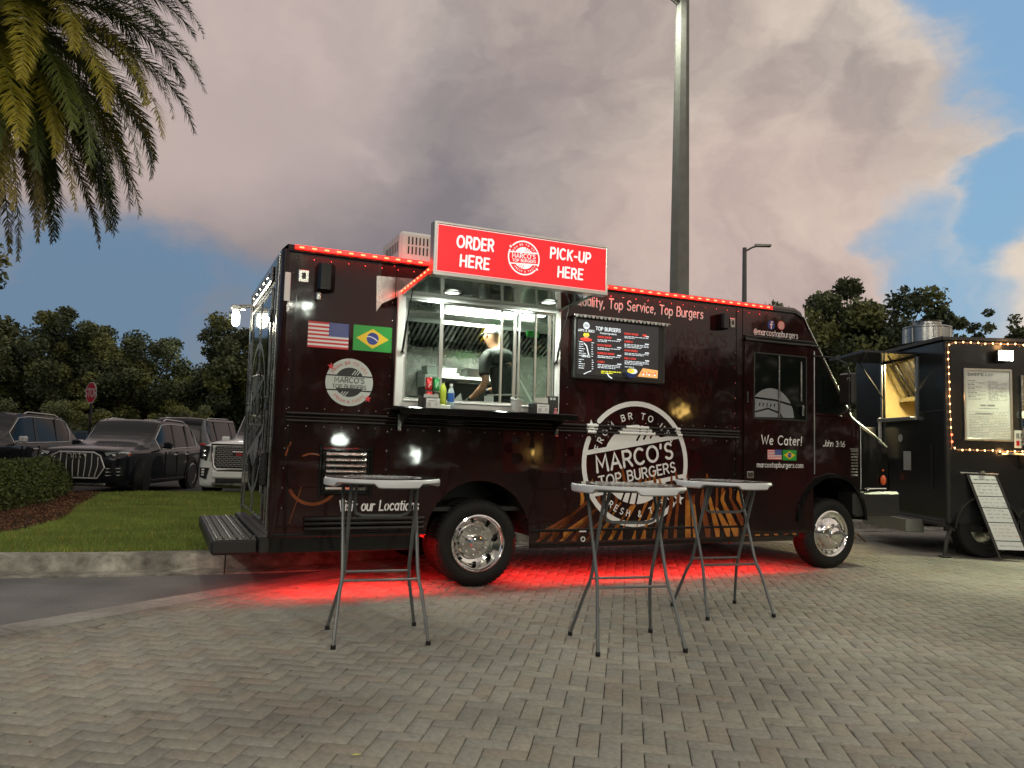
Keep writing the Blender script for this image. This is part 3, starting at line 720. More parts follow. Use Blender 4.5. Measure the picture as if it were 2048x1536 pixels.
# generator louvre with each blade its own piece
q = MB(); a, b, c0, c1 = .425, .850, .862, 1.275
q.box(a, b, -.022, 0, c1 - .03, c1, .006); q.box(a, b, -.022, 0, c0, c0 + .03, .006); q.box(a, a + .03, -.022, 0, c0 + .03, c1 - .03, .006); q.box(b - .03, b, -.022, 0, c0 + .03, c1 - .03, .006)
LV = part('vent_frame', q, M['wrapdark'])
q = MB(); q.box(a + .03, b - .03, -.001, .0, c0 + .03, c1 - .03); part('vent_back', q, M['black'], LV)
for k in range(7):
    z = c0 + .045 + k * .05; q = MB(); q.prism([(a + .035, -.002, z + .035), (a + .035, -.028, z), (a + .035, -.030, z + .006), (a + .035, -.004, z + .041)], (b - a - .07, 0, 0)); part('louvre_blade', q, M['steel'] if k > 0 else M['steel2'], LV)
q = MB(); q.box(.40, .424, -.012, 0, .84, 1.30, .004); q.box(.851, .875, -.012, 0, .84, 1.30, .004); part('vent_flange', q, M['wrapdark'])

# air conditioner on the roof
q = MB(); X0, X1, Y0, Y1, Z0, Z1 = 1.13, 2.05, .30, .98, 3.07, 3.395
q.box(X0, X1, Y0, Y1, Z0, Z1, .03)
AC = part('roof_air_conditioner', q, M['whitep'], smooth=True)
for k in range(20):
    for z in (3.17, 3.265):
        q = MB(); q.box(X0 + .08 + k * .038, X0 + .094 + k * .038, Y0 - .004, Y0 + .002, z, z + .075); part('slot', q, M['black'], AC)
for k in range(8):
    q = MB(); q.box(X0 - .002, X0 + .002, Y0 + .08 + k * .06, Y0 + .10 + k * .06, 3.2, 3.3); part('slot', q, M['black'], AC)
q = MB(); q.lathe([(.22, 0), (.22, .10), (.10, .15), (.001, .15)], (3.4, 1.3, 3.06), 'z', 24); part('roof_vent', q, M['whitep'], smooth=True)

# red LED strips along the roof edge and down the hatch
def led(x, z, y=-.028, parent=None, r=.011):
    o = bpy.data.objects.new('led', LEDM); col.objects.link(o); o.parent = parent; o.location = (x, y, z); return o
q = MB()
for dx in (-.013, 0, .013): q.lathe([(.009, 0), (.006, -.006), (.0005, -.008)], (dx, 0, 0), 'y', 8)
LEDM = q.mesh('led', M['led'])
q = MB(); q.box(.10, 1.40, -.026, -.012, 3.000, 3.038, .003); LS = part('light_strip', q, M['ledbase'])
for k in range(12): led(.159 + k * .1085, 3.019, parent=LS)
q = MB(); q.box(2.72, 5.50, -.026, -.012, 2.994, 3.032, .003); LS = part('light_strip', q, M['ledbase'])
for k in range(26): led(2.72 + k * .1085, 3.013, parent=LS)
for x0_, x1_, e in ((.2, 1.4, 7), (2.7, 5.5, 13)):
    add_light('led_glow', 'AREA', TRUCK, ((x0_ + x1_) / 2, -.07, 3.03), e * .85, (1, .02, .02), x1_ - x0_, .02, (radians(48), 0, 0))

# ------------------------------------------------------------------ serving hatch
HX0, HX1 = 1.085, 2.725
def hz(v): return 2.705 + .055 * (-v) / .87       # the raised flap climbs slightly outwards
q = MB()
def slab(x0, x1, v0, v1, t0, t1): q.add([(x0, v0, hz(v0) + t0), (x1, v0, hz(v0) + t0), (x1, v1, hz(v1) + t0), (x0, v1, hz(v1) + t0), (x0, v0, hz(v0) + t1), (x1, v0, hz(v0) + t1), (x1, v1, hz(v1) + t1), (x0, v1, hz(v1) + t1)], [(0, 3, 2, 1), (4, 5, 6, 7), (0, 1, 5, 4), (1, 2, 6, 5), (2, 3, 7, 6), (3, 0, 4, 7)])
slab(HX0 + .02, HX1 - .02, -.87, -.01, .0, .004); HATCH = part('serving_hatch', q, M['steel2'])
q = MB(); slab(HX0, HX1, -.87, -.005, .006, .045); slab(HX0 - .004, HX0 + .019, -.87, -.005, -.012, .049); slab(HX1 - .019, HX1 + .004, -.87, -.005, -.012, .049); part('hatch_rim', q, M['alu'], HATCH)
q = MB(); slab(HX0, HX1, -.865, -.01, .0505, .056); part('hatch_skin', q, M['wrap'], HATCH)
q = MB(); slab(HX0 - .012, HX0 - .006, -.86, -.02, .0, .03); HS = part('light_strip', q, M['ledbase'], HATCH)
for k in range(9):
    o = led(0, 0, parent=HS); o.rotation_euler = (0, 0, -pi / 2); v = -.06 - k * .095; o.location = (HX0 - .016, v, hz(v) + .016)
DL = []
for x, v in ((1.48, -.27), (2.45, -.31)):
    q = MB(); q.lathe([(.085, 0), (.085, -.008), (.066, -.010), (.066, -.002)], (x, v, hz(v)), 'z', 28); o = part('downlight', q, M['whitep'], HATCH, smooth=True)
    q = MB(); q.disc((x, v, hz(v) - .006), .066, 'z', 24); part('lens', q, M['lampw'], o)
    add_light('downlight_beam', 'AREA', o, (x, v, hz(v) - .014), 14, (.90, 1, .86), .12)
for x, vt, zb in ((1.10, -.30, 2.16), (2.69, -.30, 2.17)):
    q = MB(); q.tube([(x, -.035, zb), (x, -.15, zb + .28)], .011, 8); q.tube([(x, -.15, zb + .28), (x, vt, hz(vt) - .01)], .006, 6); q.disc((x, -.03, zb), .018, 'y', 10, .012); part('gas_strut', q, M['black'], HATCH, smooth=True)
q = MB(); q.box(1.86, 2.0, -.84, -.74, hz(-.8) - .035, hz(-.8) - .004, .008); part('latch', q, M['steel'], HATCH)
# the lit sign on the hatch
SX0, SX1, SZ0, SZ1, SV = 1.108, 2.722, 2.752, 3.150, -.90
q = MB(); t = .030
q.box(SX0 - .012, SX1 + .012, SV - .012, SV + .09, SZ1, SZ1 + .022, .004); q.box(SX0 - .012, SX1 + .012, SV - .012, SV + .09, SZ0 - .034, SZ0, .004)
q.box(SX0 - .028, SX0, SV - .0125, SV + .09, SZ0 - .034, SZ1 + .022, .004); q.box(SX1, SX1 + .022, SV - .0125, SV + .09, SZ0 - .034, SZ1 + .022, .004); q.box(SX0, SX1, SV + .06, SV + .088, SZ0, SZ1)
SIGN = part('sign_box', q, M['alu'])
q = MB(); q.box(SX0 + .001, SX1 - .001, SV - .004, SV + .055, SZ0 + .001, SZ1 - .001); part('sign_face', q, M['signred'], SIGN)
F = Flat((0, SV - .004, 0), (1, 0, 0), (0, 0, 1), base=.001); F.use(M['signwhite'])
for a_, b_, c_, d_ in ((SX0 + .002, SZ1 - .007, SX1 - .002, SZ1 - .002), (SX0 + .002, SZ0 + .002, SX1 - .002, SZ0 + .005), (SX0 + .002, SZ0 + .006, SX0 + .006, SZ1 - .008)): F.rect(a_, b_, c_, d_)
random.seed(3)
F.text('ORDER', 1.446, 2.979, .094, .19, .32, 'c', slant=.05, jit=.035, xs=.76); F.text('HERE', 1.446, 2.820, .092, .19, .32, 'c', slant=.05, jit=.035, xs=.86)
F.text('PICK-UP', 2.357, 2.993, .090, .19, .32, 'c', slant=.05, jit=.035, xs=.82); F.text('HERE', 2.357, 2.833, .088, .19, .32, 'c', slant=.05, jit=.035, xs=.86)
logo(F, 1.898, 2.958, .152, M['signwhite'], M['signred'], tilt=radians(3))
F.build('sign_lettering', SIGN)

# window frame, sliding sashes, shelf
q = MB(); ox0, ox1, oz0, oz1, ix0, ix1, iz0, iz1 = 1.045, 2.738, 1.667, 2.728, 1.118, 2.690, 1.735, 2.675
q.box(ox0, ix0, -.030, .05, oz0, oz1, .004); q.box(ix1, ox1, -.030, .05, oz0, oz1, .004); q.box(ix0, ix1, -.0296, .05, oz0, iz0, .004); q.box(ix0, ix1, -.0296, .05, iz1, oz1, .004)
q.box(ix0, ix1, -.05, -.03, oz0 + .05, iz0, .003)
WF = part('window_frame', q, M['whitep'])
q = MB()
for x, w_, y in ((1.125, .020, .0), (1.148, .016, .03), (1.465, .026, .0), (1.498, .016, .03), (2.108, .022, .03), (2.232, .020, .0), (2.262, .018, .03), (2.286, .018, .0), (2.478, .022, .03), (2.612, .022, .0), (2.642, .018, .03), (2.668, .016, 0)):
    q.box(x, x + w_, y, y + .022, iz0 + .001, iz1 - .001, .002)
for z in (iz0 + .001, iz1 - .016): q.box(ix0, ix1, -.004, .055, z, z + .015, .002)
part('window_sash', q, M['alu'])
for x0_, x1_, y in ((1.145, 1.465, .010), (2.13, 2.262, .040), (2.30, 2.478, .010), (2.50, 2.64, .040)):
    q = MB(); q.box(x0_, x1_, y, y + .003, iz0 + .016, iz1 - .017); part('window_pane', q, M['glass'])
q = MB(); q.box(1.02, 2.80, -.30, -.005, 1.625, 1.648, .006); q.box(1.02, 2.80, -.312, -.30, 1.590, 1.652, .005); q.box(1.03, 2.79, -.01, -.001, 1.55, 1.624, .003)
SHELF = part('counter_shelf', q, M['wrapdark'])
for x in (1.12, 2.70):
    q = MB(); q.prism([(x, -.02, 1.50), (x, -.26, 1.622), (x, -.02, 1.622)], (.015, 0, 0)); part('bracket', q, M['black'], SHELF)

# menu screen under its little canopy
mx0, mx1, mz0, mz1 = 2.873, 3.978, 2.030, 2.662
q = MB(); q.box(mx0, mx1, -.07, 0, mz0, mz1, .012); MENU = part('menu_screen', q, M['black'])
q = MB(); q.box(2.905, 3.885, -.074, -.0705, 2.075, 2.635); part('glass_front', q, M['scrblack'], MENU)
q = MB(); q.box(mx0 - .03, mx1 + .03, -.12, 0, 2.665, 2.675, .002); part('canopy', q, M['steel'], MENU)
for k in range(24):
    x = mx0 - .028 + k * .0475; q = MB(); q.poly([(x, -.122, 2.678), (x + .0475, -.122, 2.678), (x + .034, -.122, 2.648), (x + .012, -.122, 2.648)]); q.v += []; part('canopy_scallop', q, M['decal'] if k % 2 == 0 else M['decalg'], MENU)
q = MB()
for x, z in ((2.885, 2.62), (3.962, 2.60), (2.885, 2.09), (3.962, 2.08), (3.24, 2.645)): q.disc((x, -.073, z), .007, 'y', 8, .003)
part('screw', q, M['chrome'], MENU)
F = Flat((0, -.0745, 0), (1, 0, 0), (0, 0, 1), base=.001)
rs = random.Random(5)
def lines(x0, x1, z, n, dz, m, hgt=.0075, frag=True):
    F.use(m)
    for i in range(n):
        x = x0; e = x1 - (0 if i < n - 1 else (x1 - x0) * rs.uniform(.2, .6)); y = z - i * dz
        while x < e:
            w = rs.uniform(.015, .05); F.rect(x, y, min(x + w, e), y + hgt * rs.uniform(.75, 1)); x += w + .007
W_, R_, Y_ = M['scrwhite'], M['scrred'], M['scryel']
F.use(W_); F.disc(3.005, 2.575, .037, 26); F.use(M['scrblack']); F.rect(2.98, 2.579, 3.03, 2.585); F.rect(2.98, 2.566, 3.03, 2.572)
F.use(W_); F.text('APPS & SIDES', 3.005, 2.512, .022, .2, .22, 'c'); F.text('DRINKS', 3.005, 2.252, .022, .2, .22, 'c')
F.text('TOP BURGERS', 3.262, 2.540, .034, .22, .2, 'c'); F.text('Premium Ingredients', 3.262, 2.505, .017, .18, .2, 'c')
F.use(Y_); F.disc(2.985, 2.478, .020, 16); F.disc(3.015, 2.480, .020, 16); F.use(M['scrfood']); F.disc(3.0, 2.458, .022, 16); F.use(R_); F.disc(3.0, 2.432, .070, 24, .018)
for i in range(7): lines(2.918, 3.05 - rs.uniform(0, .04), 2.400 - i * .023, 1, .02, W_); lines(3.062, 3.10, 2.400 - i * .023, 1, .02, W_)
for i in range(5): lines(2.918, 3.03 - rs.uniform(0, .03), 2.222 - i * .022, 1, .02, W_); lines(3.07, 3.10, 2.222 - i * .022, 1, .02, W_)
for i, (t_, z) in enumerate((('CHEESE BURGER', 2.462), ('BACON BURGER', 2.378), ('BARBEQUE BURGER', 2.295), ('X-TUDO', 2.205))):
    F.use(R_); F.text(t_, 3.130, z, .0165, .22, .2); lines(3.130, 3.395, z - .024, 3 if i == 3 else 2, .015, W_); F.use(W_); F.rect(3.36, z - .008, 3.41, z + .004)
for i, (t_, z) in enumerate((('DOUBLE BURGER', 2.520), ('AMERICAN', 2.438), ('SMASH DOUBLE', 2.345), ('PHILLY STEAK', 2.262))):
    F.use(R_); F.text(t_, 3.440, z, .0165, .22, .2); lines(3.440, 3.735, z - .024, 3 if i in (1, 3) else 2, .015, W_); F.use(W_); F.rect(3.69, z - .008, 3.74, z + .004)
lines(3.16, 3.40, 2.112, 2, .017, Y_, .012); F.use(R_); F.rect(3.655, 2.515, 3.70, 2.535); lines(3.44, 3.62, 2.178, 1, .02, W_)
F.use(M['blue']); F.arcfill(3.52, 2.132, .062, 180, 360, 18); F.use(M['scrwhite']); F.disc(3.54, 2.14, .055, 20, .028); F.use(Y_); F.disc(3.515, 2.142, .045, 20, .024); F.use(M['scrfood']); F.disc(3.505, 2.146, .026, 14, .013)
F.use(M['scrfood']); F.poly([(3.60, 2.09), (3.845, 2.085), (3.85, 2.168), (3.66, 2.180)]); F.use(W_)
for k in range(5): F.disc(3.67 + .035 * k, 2.115 + .008 * (k % 2), .011, 8)
F.use(R_)
for k in range(5): F.disc(3.655 + .04 * k, 2.135 - .01 * (k % 2), .010, 8)
F.use(M['scrwhite']); F.stroke([(2.955, 2.385), (2.985, 2.36), (2.998, 2.31), (3.01, 2.275)], .012); F.stroke([(3.23, 2.10), (3.25, 2.07), (3.285, 2.052)], .013); F.stroke([(2.96, 2.075), (3.0, 2.095), (3.04, 2.11)], .008)
F.build('menu_text', MENU)

# ------------------------------------------------------------------ artwork on the side
def flat(z=.0025): return Flat((0, 0, 0), (1, 0, 0), (0, 0, 1), base=z)
F = flat(.0008); F.use(M['wraptext'])
for t_, x, z, h in (("MARCO'S", 4.05, 2.50, .14), ('FRESH &', 4.12, 2.31, .13), ('TASTY', 4.20, 2.13, .13), ('BR TO', 4.12, 1.94, .13)):
    F.text(t_, x, z, h, .20, .24)
F.build('wrap_pattern', TRUCK)
F = flat(.0008); F.use(M['wraptext']); F.text('BURGERS', 2.20, 1.12, .36, .26, .34); F.text('TOP', 3.00, 1.63, .36, .28, .30); F.build('wrap_pattern', TRUCK)
M['flame'] = mat('flame_print', (.24, .05, .010), .16, color2=(.50, .22, .035), vscale=9, coat=.3)
M['flame2'] = mat('dark_flame_print', (.10, .018, .006), .16, color2=(.22, .06, .012), vscale=5, coat=.3)
F = flat(.0010); rs = random.Random(9)
for k in range(25):
    sb = 2.55 + k * .137 + rs.uniform(-.02, .02)
    if sb > 5.93: break
    cen = 4.30; st_ = cen + (sb - cen) * .72; w = rs.uniform(.020, .036); zt = rs.uniform(.72, .86)
    F.use(M['flame'] if rs.random() < .72 else M['flame2'])
    F.poly([(sb - w, .405), (sb + w, .405), (sb + w * .95, .50), (st_ + w * .85, zt), (st_ - w * .8, zt)])
    for j in range(rs.choice((1, 2, 2))):
        tip = st_ + rs.uniform(-.05, .05); zt2 = zt + rs.uniform(.10, .34)
        F.use(M['flame2'] if rs.random() < .6 else M['flame'])
        F.poly([(st_ - w * .8, zt), (st_ + w * .8, zt), (st_ + w * .6 + .01, zt + (zt2 - zt) * .45), (tip + .006, zt2), (tip - .012, zt2 - .02), (st_ - w * .6, zt + (zt2 - zt) * .4)])
F.build('flame_artwork', TRUCK)
F = flat(.0010); F.use(M['flame2']); F.ring(.36, 1.0, .205, .232, 205, 335); F.ring(.34, 1.05, .16, .175, 30, 120); F.stroke([(.115, 1.20), (.13, 1.26), (.15, 1.31)], .016); F.stroke([(.26, .93), (.20, .72), (.17, .62)], .006); F.build('burger_artwork', TRUCK)
F = flat(); us_flag(F, .250, 2.151, .609, 2.381); F.build('flag', TRUCK)
F = flat(); br_flag(F, .650, 2.152, 1.006, 2.384); F.build('flag', TRUCK)
F = flat(); logo(F, .634, 1.860, .213, M['decalg'], M['blackprint'], filled=True, red=M['red']); F.build('logo', TRUCK)
F = flat(); logo(F, 3.68, 1.185, .655, M['decal'], M['wrap'], tilt=radians(10)); F.build('logo', TRUCK)
F = flat(); F.use(M['decal']); random.seed(8)
F.text('Visit our Locations', .588, .725, .086, .15, .20, slant=.14, jit=.02, xs=.80); F.build('lettering', TRUCK)
F = flat(); F.use(M['decal']); F.text('Top Quality, Top Service, Top Burgers', 4.515, 2.795, .100, .14, .22, 'r', slant=.05, jit=.03, xs=.79); F.build('lettering', TRUCK)
F = flat(); F.use(M['decal']); F.text('@marcostopburgers', 5.243, 2.688, .070, .13, .20, slant=.05, jit=.02, xs=.83); F.build('lettering', TRUCK)
F = flat(.0165); F.use(M['decal']); F.text('We Cater!', 5.345, 1.435, .098, .15, .22, slant=.06, jit=.02, xs=1.02); F.build('lettering', TRUCK)
F = flat(.0165); F.use(M['decal']); F.text('marcostopburgers.com', 5.282, 1.175, .056, .14, .2, slant=.05, jit=.02, xs=.95); F.build('lettering', TRUCK)
F = flat(.003); F.use(M['decal']); F.text('John', 6.295, 1.435, .070, .12, .10, slant=.25, xs=1.0); F.text('3:16', 6.50, 1.435, .064, .12, .22, slant=.05, xs=1.1); F.build('lettering', TRUCK)
F = flat(.0165); us_flag(F, 5.435, 1.262, 5.645, 1.377); br_flag(F, 5.652, 1.258, 5.862, 1.377); F.build('flag', TRUCK)
M['fbblue'] = mat('icon_blue', (.012, .04, .20), .3); M['igpink'] = mat('icon_gradient', (.50, .06, .16), .3, color2=(.6, .22, .05), vscale=14)
F = flat(); F.use(M['fbblue']); F.disc(5.497, 2.816, .054, 30); F.use(M['decal']); F.stroke([(5.525, 2.852), (5.508, 2.856), (5.500, 2.842), (5.500, 2.775)], .013); F.stroke([(5.482, 2.822), (5.520, 2.822)], .011)
F.use(M['igpink']); F.disc(5.648, 2.824, .054, 30); F.use(M['decal']); c = (5.648, 2.824); s_ = .030
F.stroke([(c[0] - s_, c[1] - s_), (c[0] + s_, c[1] - s_), (c[0] + s_, c[1] + s_), (c[0] - s_, c[1] + s_), (c[0] - s_, c[1] - s_)], .007); F.ring(c[0], c[1], .010, .017); F.disc(c[0] + .018, c[1] + .018, .004, 8)
F.build('social_icons', TRUCK)

# ------------------------------------------------------------------ wheels
def wheel(x, y, dual, face=-1):
    """face -1: outer side towards the plaza"""
    w = bpy.data.objects.new('wheel', None); col.objects.link(w); w.parent = TRUCK; w.location = (x, y, .405)
    if face > 0: w.rotation_euler = (0, 0, pi)
    q = MB(); R = .405; r0 = .262; T = .235
    q.lathe([(r0, .01), (r0 + .015, 0), (r0 + .05, -.012), (.345, -.014), (.375, -.004), (.397, .018), (R, .04), (R, T - .04), (.39, T - .01), (.36, T + .006), (r0, T)], (0, 0, 0), 'y', 56)
    q.build('tyre', M['rubber'], w, smooth=True)
    q = MB()
    for k in range(52):
        a = 2 * pi * k / 52
        for y0, y1 in ((.035, .085), (.095, .14), (.15, .20)):
            c1, s1 = cos(a), sin(a); c2, s2 = cos(a + .075), sin(a + .075)
            q.add([((R + .0) * c1, y0, (R + .0) * s1), ((R + .0) * c2, y0, (R + .0) * s2), ((R + .0) * c2, y1, R * s2), (R * c1, y1, R * s1)] + [((R + .006) * c1, y0, (R + .006) * s1), ((R + .006) * c2, y0, (R + .006) * s2), ((R + .006) * c2, y1, (R + .006) * s2), ((R + .006) * c1, y1, (R + .006) * s1)], [(4, 5, 6, 7), (0, 1, 5, 4), (2, 3, 7, 6), (1, 2, 6, 5), (3, 0, 4, 7)])
    tag(q.build('tread', M['rubber'], w), kind='stuff')
    q = MB()
    if dual: prof = [(.268, .012), (.270, -.004), (.258, -.008), (.244, .004), (.236, .03), (.228, .085), (.205, .125), (.165, .135), (.160, .110), (.152, .100), (.075, .098), (.074, .02), (.060, .004), (.03, 0), (.0008, 0)]
    else: prof = [(.268, .012), (.270, -.004), (.258, -.010), (.240, .0), (.232, .016), (.205, .022), (.195, .006), (.165, -.030), (.13, -.045), (.08, -.052), (.078, -.075), (.06, -.088), (.03, -.092), (.0008, -.092)]
    q.lathe(prof, (0, 0, 0), 'y', 48); rim = q.build('rim', M['chrome'], w, smooth=True)
    nn = 10 if dual else 8; rr, yy = (.118, .098) if dual else (.112, -.048)
    for k in range(nn):
        a = 2 * pi * (k + .3) / nn; q = MB(); q.lathe([(.013, .0), (.013, -.020), (.007, -.028), (.0005, -.029)], (rr * cos(a), yy, rr * sin(a)), 'y', 8); q.build('lug_nut', M['chrome'], rim, smooth=True)
    for k in range(8 if dual else 5):
        a = 2 * pi * (k + .1) / (8 if dual else 5); q = MB(); r_h, y_h = (.196, .118) if dual else (.182, -.010)
        q.lathe([(.014, -.010), (.014, .004), (.0006, .004)], (0, 0, 0), 'y', 12)
        q.v = [(r_h * cos(a) + px * cos(a) * .8 - pz * sin(a) * 1.3, y_h + py, r_h * sin(a) + px * sin(a) * .8 + pz * cos(a) * 1.3) for px, py, pz in q.v]; q.build('hand_hole', M['black'], rim, smooth=True)
    return w
wheel(REAR_C, .005, True); wheel(FRONT_C, .0, False)
wheel(REAR_C, TW - .005, True, 1); wheel(FRONT_C, TW, False, 1)
q = MB(); q.lathe([(.262, 0), (.36, -.01), (.40, .03), (.405, .12), (.40, .2), (.36, .24), (.26, .23)], (REAR_C, .285, .405), 'y', 40); part('inner_tyre', q, M['rubber'], smooth=True)
q = MB(); q.lathe([(.262, 0), (.36, -.01), (.40, .03), (.405, .12), (.40, .2), (.36, .24), (.26, .23)], (REAR_C, TW - .52, .405), 'y', 40)
part('inner_tyre', q, M['rubber'], smooth=True)
q = MB()
for y in (.80, 1.62): q.box(.1, 7.3, y, y + .08, .52, .70, .01)
for x in (.5, 1.4, 2.6, 3.6, 4.6, 5.6): q.box(x, x + .06, .88, 1.62, .56, .66)
q.tube([(REAR_C, .3, .405), (REAR_C, TW - .3, .405)], .07, 12); q.lathe([(.001, -.16), (.14, -.10), (.17, 0), (.14, .10), (.001, .16)], (REAR_C, 1.25, .405), 'y', 16); q.tube([(FRONT_C, .15, .36), (FRONT_C, TW - .15, .36)], .05, 10)
q.box(2.7, 4.2, .5, .78, .42, .66, .03); q.box(4.4, 5.6, 1.72, 2.2, .42, .66, .03); q.box(.05, 6.9, .12, TW - .12, .70, .74)
for x in (1.1, 2.75): q.tube([(x, .55, .62), (x + .1, .6, .40), (x + .3, .6, .34)], .03, 8)
part('chassis', q, M['black'], smooth=True)
q = MB(); q.tube([(4.86, .16, .37), (4.98, .14, .345), (5.12, .16, .36)], .018, 6); q.tube([(4.95, .14, .35), (5.02, .12, .31), (5.10, .15, .35)], .010, 6); part('cable_bundle', q, M['black'], smooth=True)
# rear step with grip strips
q = MB(); q.box(-.44, -.06, .10, 2.34, .35, .475, .02); STEP = part('rear_step', q, M['black'])
for k in range(6):
    q = MB(); x = -.40 + k * .055; q.box(x, x + .016, .16, 2.28, .475, .487, .003); part('grip_strip', q, M['steel'] if k % 2 == 0 else M['black'], STEP)
q = MB()
for y in (.3, 2.0): q.box(-.10, .4, y, y + .08, .40, .48)
q.box(-.06, .06, .06, TW - .06, .36, .50, .01); part('step_bracket', q, M['black'], STEP)

# red light strips under the skirt
q = MB()
q.box(2.55, 5.85, .20, .215, .515, .53); q.box(.15, 1.30, .20, .215, .515, .53)
part('underglow_strip', q, M['ledbase'])
add_light('underglow', 'AREA', TRUCK, (4.15, .22, .50), 62, (1, .012, .010), 3.3, .12, (radians(-12), 0, 0))
add_light('underglow', 'AREA', TRUCK, (.78, .22, .48), 30, (1, .012, .010), 1.2, .12, (radians(-6), 0, 0))
add_light('underglow', 'AREA', TRUCK, (2.6, .55, .50), 9, (1, .006, .008), .5, .03, (0, 0, 0))

# ------------------------------------------------------------------ the kitchen inside
q = MB(); q.box(.10, 5.0, .67, 2.42, .87, .90); part('floor', q, M['steel'])
q = MB(); q.box(.10, 4.0, 2.41, 2.44, .9, 2.95); q.box(.10, .12, .05, 2.41, .9, 2.95); q.box(3.98, 4.0, .05, 2.41, .9, 2.95)
q.box(.12, 1.10, .045, .055, 1.05, 2.95); q.box(2.70, 3.98, .045, .055, 1.05, 2.95); q.box(1.10, 2.70, .045, .055, 1.05, 1.73)
part('wall_panel', q, M['kitchen'])
q = MB(); q.box(.10, 4.0, .05, 2.42, 2.95, 2.965); part('ceiling', q, M['ceiling'])
q = MB(); q.box(1.1, 3.9, .08, .50, 1.60, 1.63, .006); q.box(1.1, 3.9, .10, .46, 1.08, 1.60); part('worktop', q, M['steel'])
# extraction hood with baffle blades
q = MB(); q.prism([(1.2, 1.30, 2.945), (1.2, 1.30, 2.80), (1.2, 1.34, 2.80), (1.2, 1.34, 2.945)], (2.75, 0, 0)); q.box(1.2, 3.95, 2.02, 2.06, 1.9, 2.55); q.prism([(1.2, 1.48, 2.775), (1.2, 2.02, 2.50), (1.2, 2.03, 2.52), (1.2, 1.49, 2.795)], (2.75, 0, 0)); q.box(1.2, 3.95, 1.98, 2.02, 2.47, 2.50)
HOOD = part('extraction_hood', q, M['steel'])
q = MB(); nb = 44
for k in range(nb):
    x = 1.22 + k * 2.70 / nb
    q.prism([(x, 1.47, 2.760), (x, 2.0, 2.490), (x, 1.99, 2.465), (x, 1.46, 2.735)], (.030, 0, 0))
tag(part('baffle_blade', q, M['steel2'], HOOD), kind='stuff')
q = MB(); q.box(1.2, 3.95, 1.44, 1.47, 2.70, 2.80); q.box(1.2, 3.95, 1.3, 1.46, 2.796, 2.80); part('hood_lip', q, M['alu'], HOOD)
q = MB(); q.box(2.02, 3.15, 1.12, 1.24, 2.86, 2.93, .01); part('ceiling_light', q, M['lampw'])
add_light('ceiling_light_glow', 'AREA', TRUCK, (2.585, 1.18, 2.852), 90, (.86, 1, .80), 1.12, .10)
q = MB(); q.disc((1.45, .9, 2.945), .10, 'z', 24, .004); part('round_light', q, M['lampw'])
q = MB(); q.box(1.2, 3.9, 1.72, 2.40, .9, 1.78, .01); q.box(1.25, 2.3, 1.71, 1.72, 1.0, 1.7); STOVE = part('cooker', q, M['steel'])
q = MB(); q.box(1.88, 2.95, 1.70, 2.0, 2.10, 2.135, .006); q.box(1.88, 2.95, 1.985, 2.0, 2.135, 2.20); q.box(1.88, 1.90, 1.7, 2.0, 2.0, 2.10); q.box(2.93, 2.95, 1.7, 2.0, 2.0, 2.10); part('rack_shelf', q, M['whitep'])
q = MB(); q.box(1.9, 2.9, 1.99, 2.01, 1.80, 2.08); part('splash_panel', q, M['black'])
q = MB(); q.prism([(3.05, .9, .9), (3.05, 2.4, .9), (3.05, 2.4, 2.45), (3.05, 1.9, 2.35), (3.05, 1.15, 1.75)], (.03, 0, 0)); part('partition', q, M['kitchen'])
q = MB(); q.box(2.80, 2.95, .9, .93, 2.56, 2.63, .004); part('exit_sign', q, M['green'])
q = MB(); q.tube([(2.72, .7, 2.94), (2.70, .72, 2.84), (2.62, .74, 2.76), (2.58, .74, 2.66)], .022, 8); part('hose', q, M['paper'], smooth=True)
# rear floodlight, lit
q = MB(); q.tube([(.0, 2.46, 2.86), (-.12, 2.52, 2.86), (-.16, 2.54, 2.84)], .02, 8); q.box(-.22, -.10, 2.50, 2.64, 2.82, 2.87, .01); FL = part('rear_floodlight', q, M['steel'], smooth=True)
q = MB(); q.lathe([(.001, .13), (.035, .12), (.044, .07), (.044, -.02), (.02, -.05), (.001, -.055)], (-.16, 2.57, 2.68), 'z', 16); part('bulb', q, M['lamp'], FL, smooth=True)
add_light('floodlight_glow', 'POINT', FL, (-.34, 2.55, 2.70), 42, (1, .93, .66), .07)

